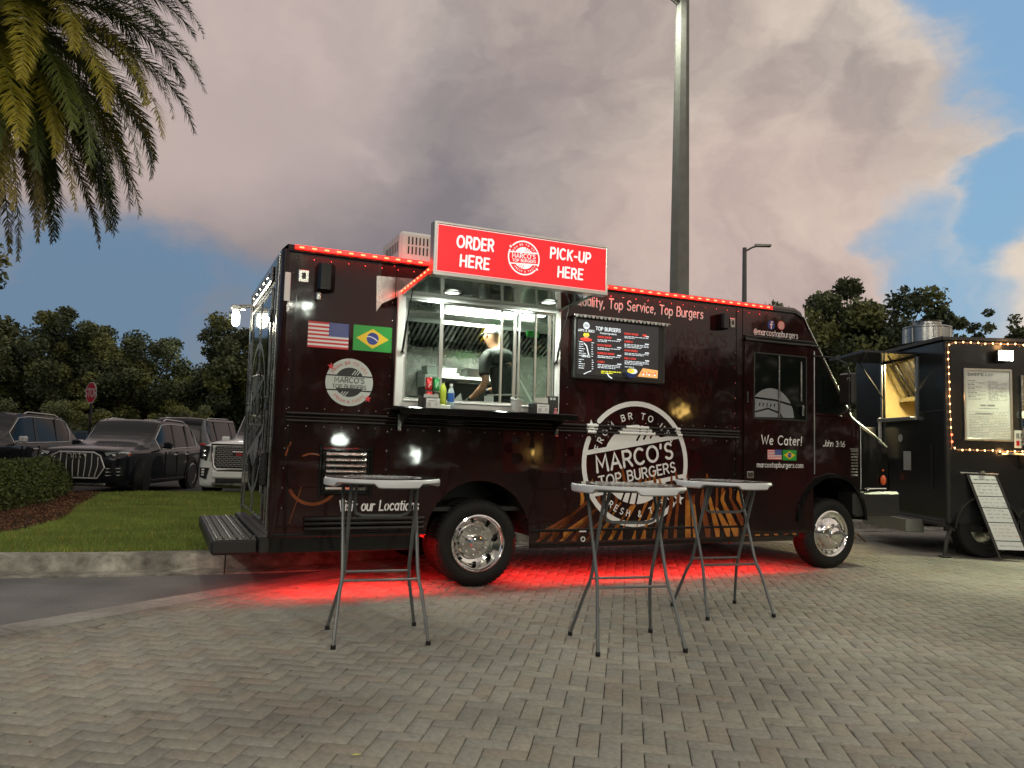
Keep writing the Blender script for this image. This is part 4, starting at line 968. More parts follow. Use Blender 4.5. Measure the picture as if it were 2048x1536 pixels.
# ================================================================== GROUND
def noise_mat(name, stops, scale, rough, bump, bscale, detail=8, big=None, dist=.004, tint=False, spec=.4):
    m = bpy.data.materials.new(name); m.use_nodes = True; nt = m.node_tree; L = nt.links.new; b = nt.nodes['Principled BSDF']
    b.inputs['Roughness'].default_value = rough; b.inputs['Specular IOR Level'].default_value = spec
    tc = N(nt, 'ShaderNodeTexCoord'); n = N(nt, 'ShaderNodeTexNoise'); L(tc.outputs['Object'], n.inputs['Vector']); n.inputs['Scale'].default_value = scale; n.inputs['Detail'].default_value = detail; n.inputs['Roughness'].default_value = .65
    r = N(nt, 'ShaderNodeValToRGB'); L(n.outputs['Fac'], r.inputs[0]); e = r.color_ramp.elements
    while len(e) < len(stops): e.new(.5)
    for el, (p, c) in zip(e, stops): el.position = p; el.color = (*c, 1)
    src = r.outputs[0]
    if big:
        n2 = N(nt, 'ShaderNodeTexNoise'); L(tc.outputs['Object'], n2.inputs['Vector']); n2.inputs['Scale'].default_value = big[0]; n2.inputs['Detail'].default_value = 5
        mr = N(nt, 'ShaderNodeMapRange'); L(n2.outputs['Fac'], mr.inputs[0]); mr.inputs[1].default_value = .35; mr.inputs[2].default_value = .65; mr.inputs[3].default_value = 1 - big[1]; mr.inputs[4].default_value = 1 + big[1] * .6
        hs = N(nt, 'ShaderNodeHueSaturation'); L(mr.outputs[0], hs.inputs['Value']); L(src, hs.inputs['Color']); src = hs.outputs[0]
    if tint:
        ns = N(nt, 'ShaderNodeTexNoise'); L(tc.outputs['Object'], ns.inputs['Vector']); ns.inputs['Scale'].default_value = 3.7; ns.inputs['Detail'].default_value = 9; ns.inputs['Roughness'].default_value = .7
        ms = N(nt, 'ShaderNodeMapRange'); L(ns.outputs['Fac'], ms.inputs[0]); ms.inputs[1].default_value = .60; ms.inputs[2].default_value = .68; ms.inputs[3].default_value = 1; ms.inputs[4].default_value = .62
        h2 = N(nt, 'ShaderNodeHueSaturation'); L(ms.outputs[0], h2.inputs['Value']); L(src, h2.inputs['Color']); src = h2.outputs[0]
        a = N(nt, 'ShaderNodeAttribute'); a.attribute_name = 'tint'; mm = N(nt, 'ShaderNodeMix', data_type='RGBA', blend_type='MULTIPLY'); mm.inputs[0].default_value = 1
        L(src, mm.inputs[6]); L(a.outputs['Color'], mm.inputs[7]); src = mm.outputs[2]
    L(src, b.inputs['Base Color'])
    n3 = N(nt, 'ShaderNodeTexNoise'); L(tc.outputs['Object'], n3.inputs['Vector']); n3.inputs['Scale'].default_value = bscale; n3.inputs['Detail'].default_value = 5
    bp = N(nt, 'ShaderNodeBump'); bp.inputs['Strength'].default_value = bump; bp.inputs['Distance'].default_value = dist; L(n3.outputs['Fac'], bp.inputs['Height']); L(bp.outputs[0], b.inputs['Normal'])
    return m
M['asphalt'] = noise_mat('asphalt', [(.25, (.10, .10, .102)), (.55, (.19, .192, .192)), (.8, (.30, .30, .295))], 90, .85, .8, 160, big=(.8, .35))
M['asphalt_lot'] = noise_mat('parking_asphalt', [(.3, (.06, .06, .06)), (.7, (.11, .11, .108))], 60, .85, .5, 120, big=(.5, .3))
M['concrete'] = noise_mat('pale_concrete', [(.25, (.20, .195, .18)), (.6, (.31, .30, .28)), (.85, (.38, .37, .345))], 14, .85, .5, 90, big=(1.1, .35))
M['kerb'] = noise_mat('weathered_kerb_concrete', [(.28, (.11, .108, .09)), (.42, (.22, .215, .185)), (.60, (.34, .33, .285)), (.85, (.46, .45, .40))], 8.5, .9, .7, 70, big=(2.2, .45))
M['sand'] = noise_mat('joint_sand', [(.3, (.050, .046, .038)), (.7, (.10, .092, .078))], 60, .95, .5, 150)
M['soil'] = noise_mat('lawn_soil', [(.3, (.020, .026, .010)), (.7, (.045, .055, .018))], 9, .95, .6, 60)
M['ground'] = noise_mat('rough_grass', [(.3, (.018, .030, .008)), (.7, (.045, .065, .018))], 2.5, .95, .6, 20)
M['paver'] = noise_mat('paver_concrete', [(.22, (.170, .164, .146)), (.5, (.240, .232, .206)), (.8, (.315, .305, .272))], 34, .86, .9, 210, big=(.55, .34), dist=.003, tint=True)
M['mulch'] = mat('mulch_chip', (.07, .035, .018), .9, tint='tint')
M['grass'] = mat('grass_blade', (.18, .25, .050), .6, tint='tint', spec=.25)
M['leaf'] = mat('leaf', (.145, .175, .085), .6, tint='tint', spec=.3)
M['hedgeleaf'] = mat('hedge_leaf', (.060, .085, .020), .55, tint='tint', spec=.3)
M['bark'] = mat('bark', (.075, .060, .045), .9, var=.4, vscale=12, bump=.6, bscale=25)

def sheet(name, pts, z, m, sub=1):
    q = MB(); q.poly([(x, y, z) for x, y in pts]); o = q.build(name, m, smooth='keep'); return tag(o, kind='structure')
sheet('ground', [(-500, -300), (500, -300), (500, 700), (-500, 700)], -.09, M['ground'])
BD0, BDV = Vector((-3.31, 5.2)), Vector((.5195, .8545)); BDN = Vector((-.8545, .5195))
KL = [(-14.0, 4.9), (-9.5, 6.05), (-6.6, 6.72), (-4.64, 7.24), (-3.84, 7.45), (-2.80, 7.79), (-2.2, 8.02), (-1.73, 8.31), (-1.1, 8.93), (0.1, 10.36), (1.6, 11.55), (4.0, 12.75), (6.86, 14.08), (10.05, 15.3), (16, 17.4), (24, 19.6)]
def smooth_line(P, k=4):
    P = [Vector(p) for p in P]; out = []
    for i in range(len(P) - 1):
        a, b, c, d = P[max(i - 1, 0)], P[i], P[i + 1], P[min(i + 2, len(P) - 1)]
        for j in range(k):
            t = j / k; out.append(.5 * ((2 * b) + (c - a) * t + (2 * a - 5 * b + 4 * c - d) * t * t + (3 * b - a - 3 * c + d) * t ** 3))
    return out + [P[-1]]
KP = smooth_line(KL)
KN = []
for i in range(len(KP)):
    t = (KP[min(i + 1, len(KP) - 1)] - KP[max(i - 1, 0)]).normalized(); KN.append(Vector((-t.y, t.x)))
KX = np.array([p.x for p in KP]); KY = np.array([p.y for p in KP])
def kerb_y(x): return np.interp(x, KX, KY)
# plaza bed, road, concrete ribbon
COR = Vector((-.745, 9.41))
front = [p for p in KP if p.x > COR.x]
bed = [(BD0 + BDV * -14)[:], COR[:]] + [p[:] for p in front] + [(60, 20), (60, -30)]
sheet('plaza_bed', bed, -.014, M['sand'])
sheet('road', [(BD0 + BDV * -14 + BDN * .0)[:], (-60, -20), (-60, 3)] + [p[:] for p in KP if p.x < COR.x] + [COR[:]], -.010, M['asphalt'])
q = MB(); a = BD0 + BDV * -14; b_ = COR + BDV * -.1
pts = []
nseg = 12
for i in range(nseg):
    p0 = a + (b_ - a) * (i / nseg); p1 = a + (b_ - a) * ((i + 1) / nseg - .0006)
    q.prism([(p0.x, p0.y, -.02), (p1.x, p1.y, -.02), (p1.x + BDN.x * .29, p1.y + BDN.y * .29, -.02), (p0.x + BDN.x * .29, p0.y + BDN.y * .29, -.02)], (0, 0, .022))
tag(q.build('concrete_ribbon', M['concrete']), kind='structure')
# lawn and parking lot behind the kerb
LAWN_FAR = [(-30, 14.5), (-12, 15.3), (-8.6, 15.72), (-7.6, 16.45), (-6.0, 17.2), (-2, 18.6), (4, 20.5), (12, 24), (30, 28)]
KB = [(p + n * .55)[:] for p, n in zip(KP, KN)]
sheet('lawn', KB + LAWN_FAR[::-1] + [(-30, 6)], .125, M['soil'])
sheet('parking_lot', LAWN_FAR + [(60, 30), (60, 36), (20, 36), (-60, 33), (-60, 12)], .02, M['asphalt_lot'])
KERB = thing('kerb', None, None); tag(KERB, kind='structure')
del_keys = [k for k in ('label', 'category') if k in KERB.keys()]
prof = [(0, -.03), (0, .004), (.28, .010), (.30, .022), (.335, .11), (.37, .142), (.42, .152), (.56, .152), (.60, .148), (.60, -.05)]
L_ = [0]
for i in range(len(KP) - 1): L_.append(L_[-1] + (KP[i + 1] - KP[i]).length)
L_ = np.array(L_)
jl = float(np.interp(-2.79, KX, L_)); cuts = [jl + k * 3.05 for k in range(-5, 12)]; cuts = [c for c in cuts if 0 < c < L_[-1]]
nx = np.array([n.x for n in KN]); ny = np.array([n.y for n in KN])
for c0, c1 in zip([0] + cuts, cuts + [L_[-1]]):
    ss = np.linspace(c0 + .006, c1 - .006, 11); secs = []
    for s_ in ss:
        px, py, qx, qy = [float(np.interp(s_, L_, a_)) for a_ in (KX, KY, nx, ny)]; w_ = .004 * sin(s_ * 2.3)
        secs.append([(px + qx * d_, py + qy * d_, z_ + (w_ if z_ > .1 else 0)) for d_, z_ in prof])
    q = MB(); q.loft(secs, caps=True); q.build('kerb_stone', M['kerb'], KERB, smooth=True, ang=50)

# pavers in a herringbone, each with its own edges, height and shade
PAVE = thing('pavement', None, None); tag(PAVE, kind='structure')
ANG = radians(-8.5); E1 = np.array([cos(ANG), sin(ANG)]); E2 = np.array([-sin(ANG), cos(ANG)]); U = .1005
TINTS = [(1.0, 1.0, 1.0), (1.04, 1.03, 1.01), (.94, .94, .95), (1.03, .98, .94), (1.0, .92, .87), (.89, .885, .87), (1.06, 1.06, 1.01), (.96, .98, .95)]
def paver_geo(lx, ly):
    j = .0022; b = .0045; h = .0; vs = []
    for (ins, z) in ((0, -.02), (0, -b * .9), (b, h)):
        for sx, sy in ((0, 0), (1, 0), (1, 1), (0, 1)):
            vs.append(((j + ins) + (lx - 2 * (j + ins)) * sx, (j + ins) + (ly - 2 * (j + ins)) * sy, z))
    fs = [(8, 9, 10, 11)]
    for r in (0, 4):
        for k in range(4): fs.append((r + k, r + (k + 1) % 4, r + 4 + (k + 1) % 4, r + 4 + k))
    return np.array(vs), fs
def inside_plaza(x, y, m=.0):
    d = (x - BD0.x) * BDN.x + (y - BD0.y) * BDN.y
    return (d < -.205 - m) and (y < float(kerb_y(x)) - .04 - m)
cells = []
i0, i1 = -75, 170
for iy in range(-60, 190):
    for ix in range(i0, i1):
        md = (ix + iy) % 4
        if md == 0: cells.append((ix, iy, 2, 1))
        elif md == 2: cells.append((ix, iy, 1, 2))
near_c, far_c = [], []
camx = 1551.5
for (ix, iy, wx, wy) in cells:
    c = E1 * (ix + wx / 2) * U + E2 * (iy + wy / 2) * U; x, y = float(c[0]), float(c[1])
    if y < -.6 or y > 15.5 or abs(x) > y * .72 + 2.6: continue
    if not inside_plaza(x, y, -.06): continue
    vis = abs(x) < y * .66 and y > 2.02
    (near_c if vis else far_c).append((y, ix, iy, wx, wy))
near_c.sort(); far_c += near_c[300:]; near_c = near_c[:300]
gh, fs_h = paver_geo(2 * U, U); gv, fs_v = paver_geo(U, 2 * U)
R2 = np.array([[E1[0], E2[0]], [E1[1], E2[1]]])
pv = {}
rp = random.Random(4)
for o_, (g_, f_) in enumerate(((gh, fs_h), (gv, fs_v))):
    for t_ in range(8):
        V = g_.copy(); V[:, :2] = V[:, :2] @ R2.T
        pv[o_, t_] = np_mesh('paver', V, np.array([list(f) for f in f_]), M['paver'], cols=np.tile((*TINTS[t_], 1), (len(V), 1)))
for (y, ix, iy, wx, wy) in near_c:
    p = E1 * ix * U + E2 * iy * U; o = link('paver', pv[0 if wx == 2 else 1, rp.choice((0, 0, 1, 2, 3, 3, 4, 5, 6, 7))], PAVE, (float(p[0]), float(p[1]), rp.uniform(-.003, .0)))
    o.rotation_euler = (rp.uniform(-.010, .010), rp.uniform(-.010, .010), rp.uniform(-.008, .008))
Vs, Fs, Cs = [], [], []; k = 0
for (y, ix, iy, wx, wy) in far_c:
    g_, f_ = (gh, fs_h) if wx == 2 else (gv, fs_v); p = E1 * ix * U + E2 * iy * U
    V = g_.copy(); V[:, :2] = V[:, :2] @ R2.T + p; V[:, 2] += rp.uniform(-.003, 0) + (V[:, 0] - p[0]) * rp.uniform(-.012, .012) + (V[:, 1] - p[1]) * rp.uniform(-.012, .012)
    V[:, 2] -= 0.0
    Vs.append(V); Fs += [[a + k for a in f] for f in f_]; Cs.append(np.tile((*TINTS[rp.choice((0, 0, 1, 2, 3, 3, 4, 5, 6, 7))], 1), (len(V), 1))); k += len(V)
tag(link('paver_field', np_mesh('paver_field', np.concatenate(Vs), np.array(Fs), M['paver'], cols=np.concatenate(Cs)), PAVE), kind='stuff')
# a course of pavers laid end-on along the edge
Vs, Fs, Cs = [], [], []; k = 0; gs, fs_s = paver_geo(.1005, .2)
for i in range(-60, 120):
    p = BD0 + BDV * (i * .1005) - BDN * .20
    if not (p.y > 1 and p.x < COR.x - .1 and p.y < COR.y - .1): continue
    V = gs.copy(); V[:, :2] = np.outer(V[:, 0], (BDV.x, BDV.y)) + np.outer(V[:, 1], (BDN.x, BDN.y)) + (p.x, p.y); V[:, 2] += rp.uniform(.0035, .0055)
    Vs.append(V); Fs += [[a + k for a in f] for f in fs_s]; Cs.append(np.tile((*[c * .86 for c in TINTS[rp.randrange(8)]], 1), (len(V), 1))); k += len(V)
tag(link('edge_course', np_mesh('edge_course', np.concatenate(Vs), np.array(Fs), M['paver'], cols=np.concatenate(Cs)), PAVE), kind='stuff')

# ------------------------------------------------------------------ scattering helpers
def in_poly(P, x, y):
    P = np.array(P); r = np.zeros(len(x), bool); n = len(P)
    for i in range(n):
        x0, y0 = P[i]; x1, y1 = P[(i + 1) % n]
        c = ((y0 > y) != (y1 > y)) & (x < (x1 - x0) * (y - y0) / (y1 - y0 + 1e-12) + x0); r ^= c
    return r
def leaves(P, size, rng, aspect=.55, tint=None, up=.35, var=.35):
    """one small folded leaf-shaped quad per point"""
    n = len(P); d = rng.normal(size=(n, 3)); d[:, 2] = d[:, 2] * .8; d /= np.linalg.norm(d, axis=1)[:, None]
    e = rng.normal(size=(n, 3)); e -= d * (e * d).sum(1)[:, None]; e /= np.linalg.norm(e, axis=1)[:, None]
    s = (size * rng.uniform(.6, 1.3, n))[:, None]
    V = np.stack([P - d * s * .5, P + e * s * aspect * .5, P + d * s * .5, P - e * s * aspect * .5], 1).reshape(-1, 3)
    F_ = np.arange(n * 4).reshape(n, 4)
    t = np.ones((n, 3)) if tint is None else tint
    t = t * (1 + rng.normal(size=(n, 1)) * var * .5).clip(.45, 1.9)
    C_ = np.concatenate([np.repeat(t, 4, 0), np.ones((n * 4, 1))], 1)
    return V, F_, C_

MULCH = [(-5.96, 9.0), (-5.9, 9.78), (-6.23, 11.04), (-7.2, 13.2), (-7.9, 15.0), (-8.3, 15.9), (-14, 15.8), (-16, 9), (-7.4, 8.3)]
sheet('mulch_bed', [(x, y) for x, y in MULCH], .131, mat('mulch_ground', (.035, .020, .012), .95, var=.4, vscale=20, bump=.6, bscale=50))
rng = np.random.default_rng(5)
x = rng.uniform(-9.5, -5.7, 26000); y = rng.uniform(8.4, 16, 26000); k = in_poly(MULCH, x, y); x, y = x[k], y[k]
P = np.stack([x, y, .14 + rng.uniform(0, .03, len(x))], 1)
tn = np.where(rng.random((len(x), 1)) < .3, np.array([[2.3, 2.5, 2.4]]), np.where(rng.random((len(x), 1)) < .5, np.array([[1.5, 1.0, .8]]), np.array([[.8, .8, .8]])))
V, F_, C_ = leaves(P, .055, rng, .35, tn)
tag(link('mulch', np_mesh('mulch', V, F_, M['mulch'], cols=C_)), 'brown bark mulch chips round the foot of the hedge', 'mulch', kind='stuff')
# grass
def grass(n, x0, x1, y0, y1, h0, h1, w, rng):
    x = rng.uniform(x0, x1, n); y = rng.uniform(y0, y1, n)
    far = np.interp(x, [p[0] for p in LAWN_FAR], [p[1] for p in LAWN_FAR])
    k = (y > kerb_y(x) + .59 + .10 * np.clip((x + 2.2) / 1.5, 0, 1)) & (y < far - .02) & ~in_poly(MULCH, x + rng.normal(size=n) * .06, y + rng.normal(size=n) * .06); x, y = x[k], y[k]; n = len(x)
    h = rng.uniform(h0, h1, n); a = rng.uniform(0, 2 * pi, n); lean = rng.uniform(0, .6, n) * h; b = rng.uniform(0, 2 * pi, n)
    z = np.full(n, .124)
    patch = .5 + .5 * np.sin(x * 2.1 + np.sin(y * 1.7) * 2) * np.cos(y * 2.9 + np.sin(x * 3.3)); h = h * (.8 + .4 * patch)
    B = np.stack([x, y, z], 1); W = np.stack([np.cos(a), np.sin(a), 0 * a], 1) * w / 2; T = B + np.stack([np.cos(b) * lean, np.sin(b) * lean, h], 1)
    V = np.stack([B - W, B + W, T], 1).reshape(-1, 3); F_ = np.arange(n * 3).reshape(n, 3)
    patch = patch * .6 + .5 * rng.random(n) * (.5 + .5 * np.sin(x * 7.3) * np.cos(y * 8.1 + x)); t = np.stack([.75 + .5 * rng.random(n), .8 + .35 * rng.random(n), .7 + .6 * rng.random(n)], 1) * (.75 + .5 * patch)[:, None]
    dry = rng.random(n) < .07; t[dry] = t[dry] * np.array([2.3, 1.35, 1.8])
    C_ = np.concatenate([np.repeat(t, 3, 0), np.ones((n * 3, 1))], 1); return V, F_, C_
rng = np.random.default_rng(6)
V1, F1, C1 = grass(190000, -7.2, -.6, 7.8, 13, .03, .06, .011, rng)
V2, F2, C2 = grass(110000, -10, 0.5, 12.5, 18.5, .035, .07, .018, rng)
V3, F3, C3 = grass(50000, 0, 12, 10.5, 22, .04, .08, .02, rng)
V = np.concatenate([V1, V2, V3]); F_ = np.concatenate([F1, F2 + len(V1), F3 + len(V1) + len(V2)]); C_ = np.concatenate([C1, C2, C3])
tag(link('grass', np_mesh('grass', V, F_, M['grass'], cols=C_)), 'short green lawn grass behind the kerb', 'grass', kind='stuff')

rng = np.random.default_rng(9); n = 240
x = rng.uniform(-4, 6, n); y = rng.uniform(2.1, 9.5, n); V, F_, C_ = leaves(np.stack([x, y, np.full(n, .004)], 1), .024, rng, .5, np.where(rng.random((n, 1)) < .7, np.array([[.35, .3, .28]]), np.array([[2.6, 2.2, 1.0]])) * np.ones((n, 3)), var=.4)
V[:, 2] = .002 + np.abs(V[:, 2] - .004) * .3
tag(link('debris', np_mesh('debris', V, F_, M['mulch'], cols=C_)), 'bits of dry leaf and grit scattered on the pavers', 'debris', kind='stuff')

# ------------------------------------------------------------------ hedge
HP = [(-7.35, 10.75), (-7.50, 12.0), (-7.75, 13.2), (-9.0, 16.2), (-10.6, 16.2), (-12.5, 13), (-13.5, 11.2), (-9.5, 10.3), (-7.9, 10.3)]
rng = np.random.default_rng(8)
n = 120000; x = rng.uniform(-13.5, -7.2, n); y = rng.uniform(10.2, 16.3, n); k = in_poly(HP, x, y); x, y = x[k], y[k]
hp = np.array(HP); dmin = np.full(len(x), 9.0)
for i in range(len(hp)):
    a, b = hp[i], hp[(i + 1) % len(hp)]; ab = b - a; t = np.clip(((x - a[0]) * ab[0] + (y - a[1]) * ab[1]) / (ab @ ab), 0, 1); dmin = np.minimum(dmin, np.hypot(x - a[0] - t * ab[0], y - a[1] - t * ab[1]))
top = .16 + (.60 + .07 * np.sin(x * 2.3 + y) + .05 * np.sin(y * 4.1 - x * 1.3) + .05 * np.sin(x * 6.3) * np.cos(y * 5.1)) * np.sqrt(np.clip(dmin / .35, .0, 1))
u = rng.random(len(x)); z = np.where(dmin < .4, .15 + (top - .15) * np.sqrt(u), top - np.abs(rng.normal(size=len(x))) * .05)
keep = (dmin < .45) | (rng.random(len(x)) < .5)
P = np.stack([x, y, z], 1)[keep]; P += rng.normal(size=P.shape) * .02
tn = np.array([[1, 1, 1]]) * (.75 + .5 * rng.random((len(P), 1))); tn[rng.random(len(P)) < .2] *= np.array([1.5, 1.25, .9])
V, F_, C_ = leaves(P, .062, rng, .45, tn)
HEDGE = thing('hedge', 'low clipped dark green hedge beside the mulch at the left edge', 'hedge', (-9.5, 12.5, 0))
o = link('foliage', np_mesh('foliage', V, F_, M['hedgeleaf'], cols=C_), HEDGE); o.location = (9.5, -12.5, 0); tag(o, kind='stuff')
q = MB(); rs = random.Random(2)
for i in range(26):
    px = rs.uniform(-12, -8.2); py = rs.uniform(10.8, 13.0)
    for j in range(3): q.tube([(px + 9.5, py - 12.5, .13), (px + 9.5 + rs.uniform(-.2, .2), py - 12.5 + rs.uniform(-.2, .2), .55)], .012, 5)
tag(q.build('stem', M['bark'], HEDGE), kind='stuff')

# ------------------------------------------------------------------ trees
def crown_mesh(seed, rx, rz, clumps, per, leaf, z0, spread=.30, pal=((1, 1, 1), (1.3, 1.2, .9), (.7, .75, .8)), flat=1.0, airy=0.0):
    rng = np.random.default_rng(seed); P = []; T = []
    for c in range(clumps):
        while True:
            d = rng.uniform(-1, 1, 3)
            if np.linalg.norm(d) < 1 and np.linalg.norm(d) > .35: break
        w = rng.uniform(.72, 1.08); ctr = np.array([d[0] * rx * w, d[1] * rx * w, z0 + d[2] * rz * w * flat]); r = rng.uniform(.16, spread) * rx
        m = int(per * rng.uniform(.6, 1.4)); g = rng.normal(size=(m, 3)); g /= np.linalg.norm(g, axis=1)[:, None]; g *= (r * rng.uniform(.35 - airy * .2, 1.1, m) ** (1 - airy * .4))[:, None]; g[:, 2] *= .75
        P.append(ctr + g); t = np.array(pal[rng.integers(len(pal))]) * rng.uniform(.8, 1.25); T.append(np.tile(t, (m, 1)))
    P = np.concatenate(P); T = np.concatenate(T); V, F_, C_ = leaves(P, leaf, rng, .6, T, var=.5)
    return np_mesh('crown', V, F_, M['leaf'], cols=C_)
def trunk_mesh(seed, h, r, limbs, rx, zc):
    rs = random.Random(seed); q = MB(); pts = [(0, 0, -.1)]
    for i in range(1, 5): pts.append((rs.uniform(-.12, .12) * i * .4, rs.uniform(-.12, .12) * i * .4, h * i / 4))
    q.tube(pts, r, 9, r2=r * .45); top = Vector(pts[-1])
    for i in range(limbs):
        a = rs.uniform(0, 2 * pi); b = Vector(pts[rs.randrange(1, 5)]); e = Vector((cos(a) * rx * rs.uniform(.4, .85), sin(a) * rx * rs.uniform(.4, .85), zc + rs.uniform(-.3, .6) * rx)); mid = (b + e) / 2 + Vector((0, 0, rs.uniform(-.2, .3)))
        q.tube([b, mid, e], r * .32, 6, r2=r * .08)
    return q.mesh('trunk', M['bark'], smooth=True)
CR = [(crown_mesh(21, 3.4, 3.0, 56, 520, .19, 4.6), trunk_mesh(1, 4.2, .22, 9, 3.2, 4.6)),
      (crown_mesh(22, 3.0, 3.4, 50, 540, .185, 4.8), trunk_mesh(2, 4.4, .20, 9, 2.8, 4.8)),
      (crown_mesh(23, 4.0, 2.6, 62, 500, .20, 4.2, pal=((.9, .95, 1.1), (.7, .8, .9), (1.1, 1.1, .9))), trunk_mesh(3, 3.8, .24, 10, 3.6, 4.2)),
      (crown_mesh(24, 2.6, 2.2, 42, 440, .17, 3.2, pal=((1.3, 1.2, .8), (1, 1, 1))), trunk_mesh(4, 2.8, .15, 8, 2.3, 3.2))]
WISP = [(crown_mesh(31, 1.35, 2.8, 60, 95, .17, 4.9, .26, airy=1), trunk_mesh(5, 6.2, .10, 14, 1.2, 4.9)),
        (crown_mesh(32, 1.2, 2.6, 50, 90, .16, 4.8, .24, airy=1), trunk_mesh(6, 6.0, .09, 12, 1.0, 4.7))]
def tree(name, kind, x, y, s, label, group, rz=0, sz=1.0, cat='tree'):
    cm, tm = kind; t = thing(name, label, cat, (x, y, 0), rz, group); t.scale = (s, s, s * sz)
    link('crown', cm, t); link('trunk', tm, t); return t
GL_ = 'trees beyond the parking lot'
for i, (x, y, s, kd, rz, sz, lb) in enumerate([
        (-31.5, 44, 1.10, 0, .3, 1.0, 'dark broad tree cut by the left edge beyond the cars'),
        (-28.6, 46, 1.02, 2, 1.9, 1.05, 'dark rounded tree just right of the leftmost one'),
        (-25.2, 44, 1.08, 1, 2.6, 1.0, 'tall knobbly tree rising behind the stop sign, highest of the left row'),
        (-22.0, 45, 1.02, 0, 4.0, .98, 'dark tree between the stop sign and the black four-ring car'),
        (-19.4, 46, .86, 3, 1.2, 1.15, 'lower tree above the roof of the black four-ring car'),
        (-17.2, 47, .92, 2, .2, .95, 'spreading tree above the gap between black and white cars'),
        (-14.6, 44, 1.12, 1, 5.2, 1.0, 'tall tree beside the rear corner of the burger truck'),
        (-10.8, 47, 1.05, 0, 3.3, 1.0, 'tree mostly hidden behind the rear of the burger truck'),
        (-21.3, 38, .62, 3, 0.7, .95, 'small bushy tree behind the dark cars at left'),
        (-26.0, 37, .66, 3, 2.9, .95, 'small bushy tree behind the silver car tail'),
        (-16.0, 38, .60, 3, 4.6, .95, 'small bushy tree behind the grey parked vehicle')]):
    tree('broadleaf_tree', CR[kd], x, y, s, lb, GL_, rz, sz)
for x, y, s, kd, rz, sz, lb in [
        (12.9, 28.5, 1.02, 1, .6, 1.0, 'biggest dark tree above the cab of the burger truck'),
        (10.4, 29.5, 1.18, 3, 2.2, 1.14, 'dark tree tucked against the left of the biggest one'),
        (15.6, 31.0, .66, 3, 3.4, .9, 'dark low tree right of the biggest one, behind the exhaust fan'),
        (19.6, 34.0, .86, 2, 1.4, .95, 'low tree behind the roof of the black trailer'),
        (23.4, 33.0, .92, 0, 4.4, .93, 'tree at the right edge above the black trailer'),
        (13.6, 24.0, .62, 3, 5.0, .9, 'small tree under the biggest one behind the trailer hatch')]:
    tree('broadleaf_tree', CR[kd], x, y, s, lb, 'trees at the right of the plaza', rz, sz)
for x, y, s, kd, rz, lb in [(17.1, 31, 1.04, 0, .3, 'thin feathery tree, left one of the pair above the trailer'), (19.7, 32, 1.02, 1, 1.3, 'thin feathery tree rising from the middle of the trailer roof'), (20.6, 31, 1.0, 0, 2.3, 'thin feathery tree nearest the right edge of the picture')]:
    tree('feathery_tree', WISP[kd], x, y, s, lb, 'thin trees at the right', rz)
for x, y, s, rz, lb in [(9.55, 29, .72, 1.0, 'sapling top showing beside the small lamp post')]:
    tree('feathery_tree', WISP[1], x, y, s * 1.0, lb, 'thin trees at the right', rz)
tree('broadleaf_tree', CR[1], -17.4, 22.0, 1.0, 'near tree outside the left edge with only twig ends showing', None, 1.1, .93)
# undergrowth that closes the view below the crowns
rng = np.random.default_rng(12); n = 60000
x = rng.uniform(-46, 0, n); y = 50 + rng.normal(size=n) * 1.2 + np.abs(x + 20) * .05; z = rng.random(n) ** .8 * (5.0 + 1.0 * np.sin(x * .6) + .7 * np.sin(x * 1.7))
x2 = rng.uniform(6, 44, n // 2); y2 = 37 + rng.normal(size=n // 2) * 1.2; z2 = rng.random(n // 2) ** .8 * (6.0 + .9 * np.sin(x2 * .7) + .5 * np.sin(x2 * 2.3))
P = np.stack([np.concatenate([x, x2]), np.concatenate([y, y2]), np.concatenate([z, z2])], 1)
V, F_, C_ = leaves(P, .42, rng, .6, np.array([[.8, .85, .85]]) * np.ones((len(P), 1)), var=.5)
tag(link('woodland', np_mesh('woodland', V, F_, M['leaf'], cols=C_)), 'dark woodland edge closing the view behind the trees', 'woodland', kind='stuff')
rng = np.random.default_rng(13); n = 9000
x = rng.uniform(-34, -12, n); y = 35.5 + rng.normal(size=n) * .5; z = rng.random(n) * 1.3 * (1 + .3 * np.sin(x * 1.3))
V, F_, C_ = leaves(np.stack([x, y, z], 1), .2, rng, .6, np.array([[1.2, 1.15, .9]]) * np.ones((n, 1)), var=.5)
tag(link('undergrowth', np_mesh('undergrowth', V, F_, M['leaf'], cols=C_)), 'scrubby undergrowth behind the parked cars', 'undergrowth', kind='stuff')

rng = np.random.default_rng(14)
def belt(n, fx, fy, h): 
    u = rng.random(n); return np.stack([fx(u) + rng.normal(size=n), fy(u) + rng.normal(size=n), rng.random(n) ** .8 * (h + 1.6 * np.sin(u * 60) + 1.0 * np.sin(u * 23))], 1)
P = np.concatenate([belt(9000, lambda u: -60 + 120 * u, lambda u: -38 + 0 * u, 9.5), belt(6000, lambda u: -58 + 0 * u, lambda u: -38 + 80 * u, 9), belt(6000, lambda u: 52 + 0 * u, lambda u: -38 + 80 * u, 9)])
V, F_, C_ = leaves(P, 1.3, rng, .7, np.array([[.8, .85, .85]]) * np.ones((len(P), 1)), var=.4)
tag(link('unseen_tree_belt', np_mesh('unseen_tree_belt', V, F_, M['leaf'], cols=C_)), 'unseen belt of trees added round the viewer to darken reflections', 'tree belt', kind='stuff')  # out of view; added so that paint and glass mirror something dark

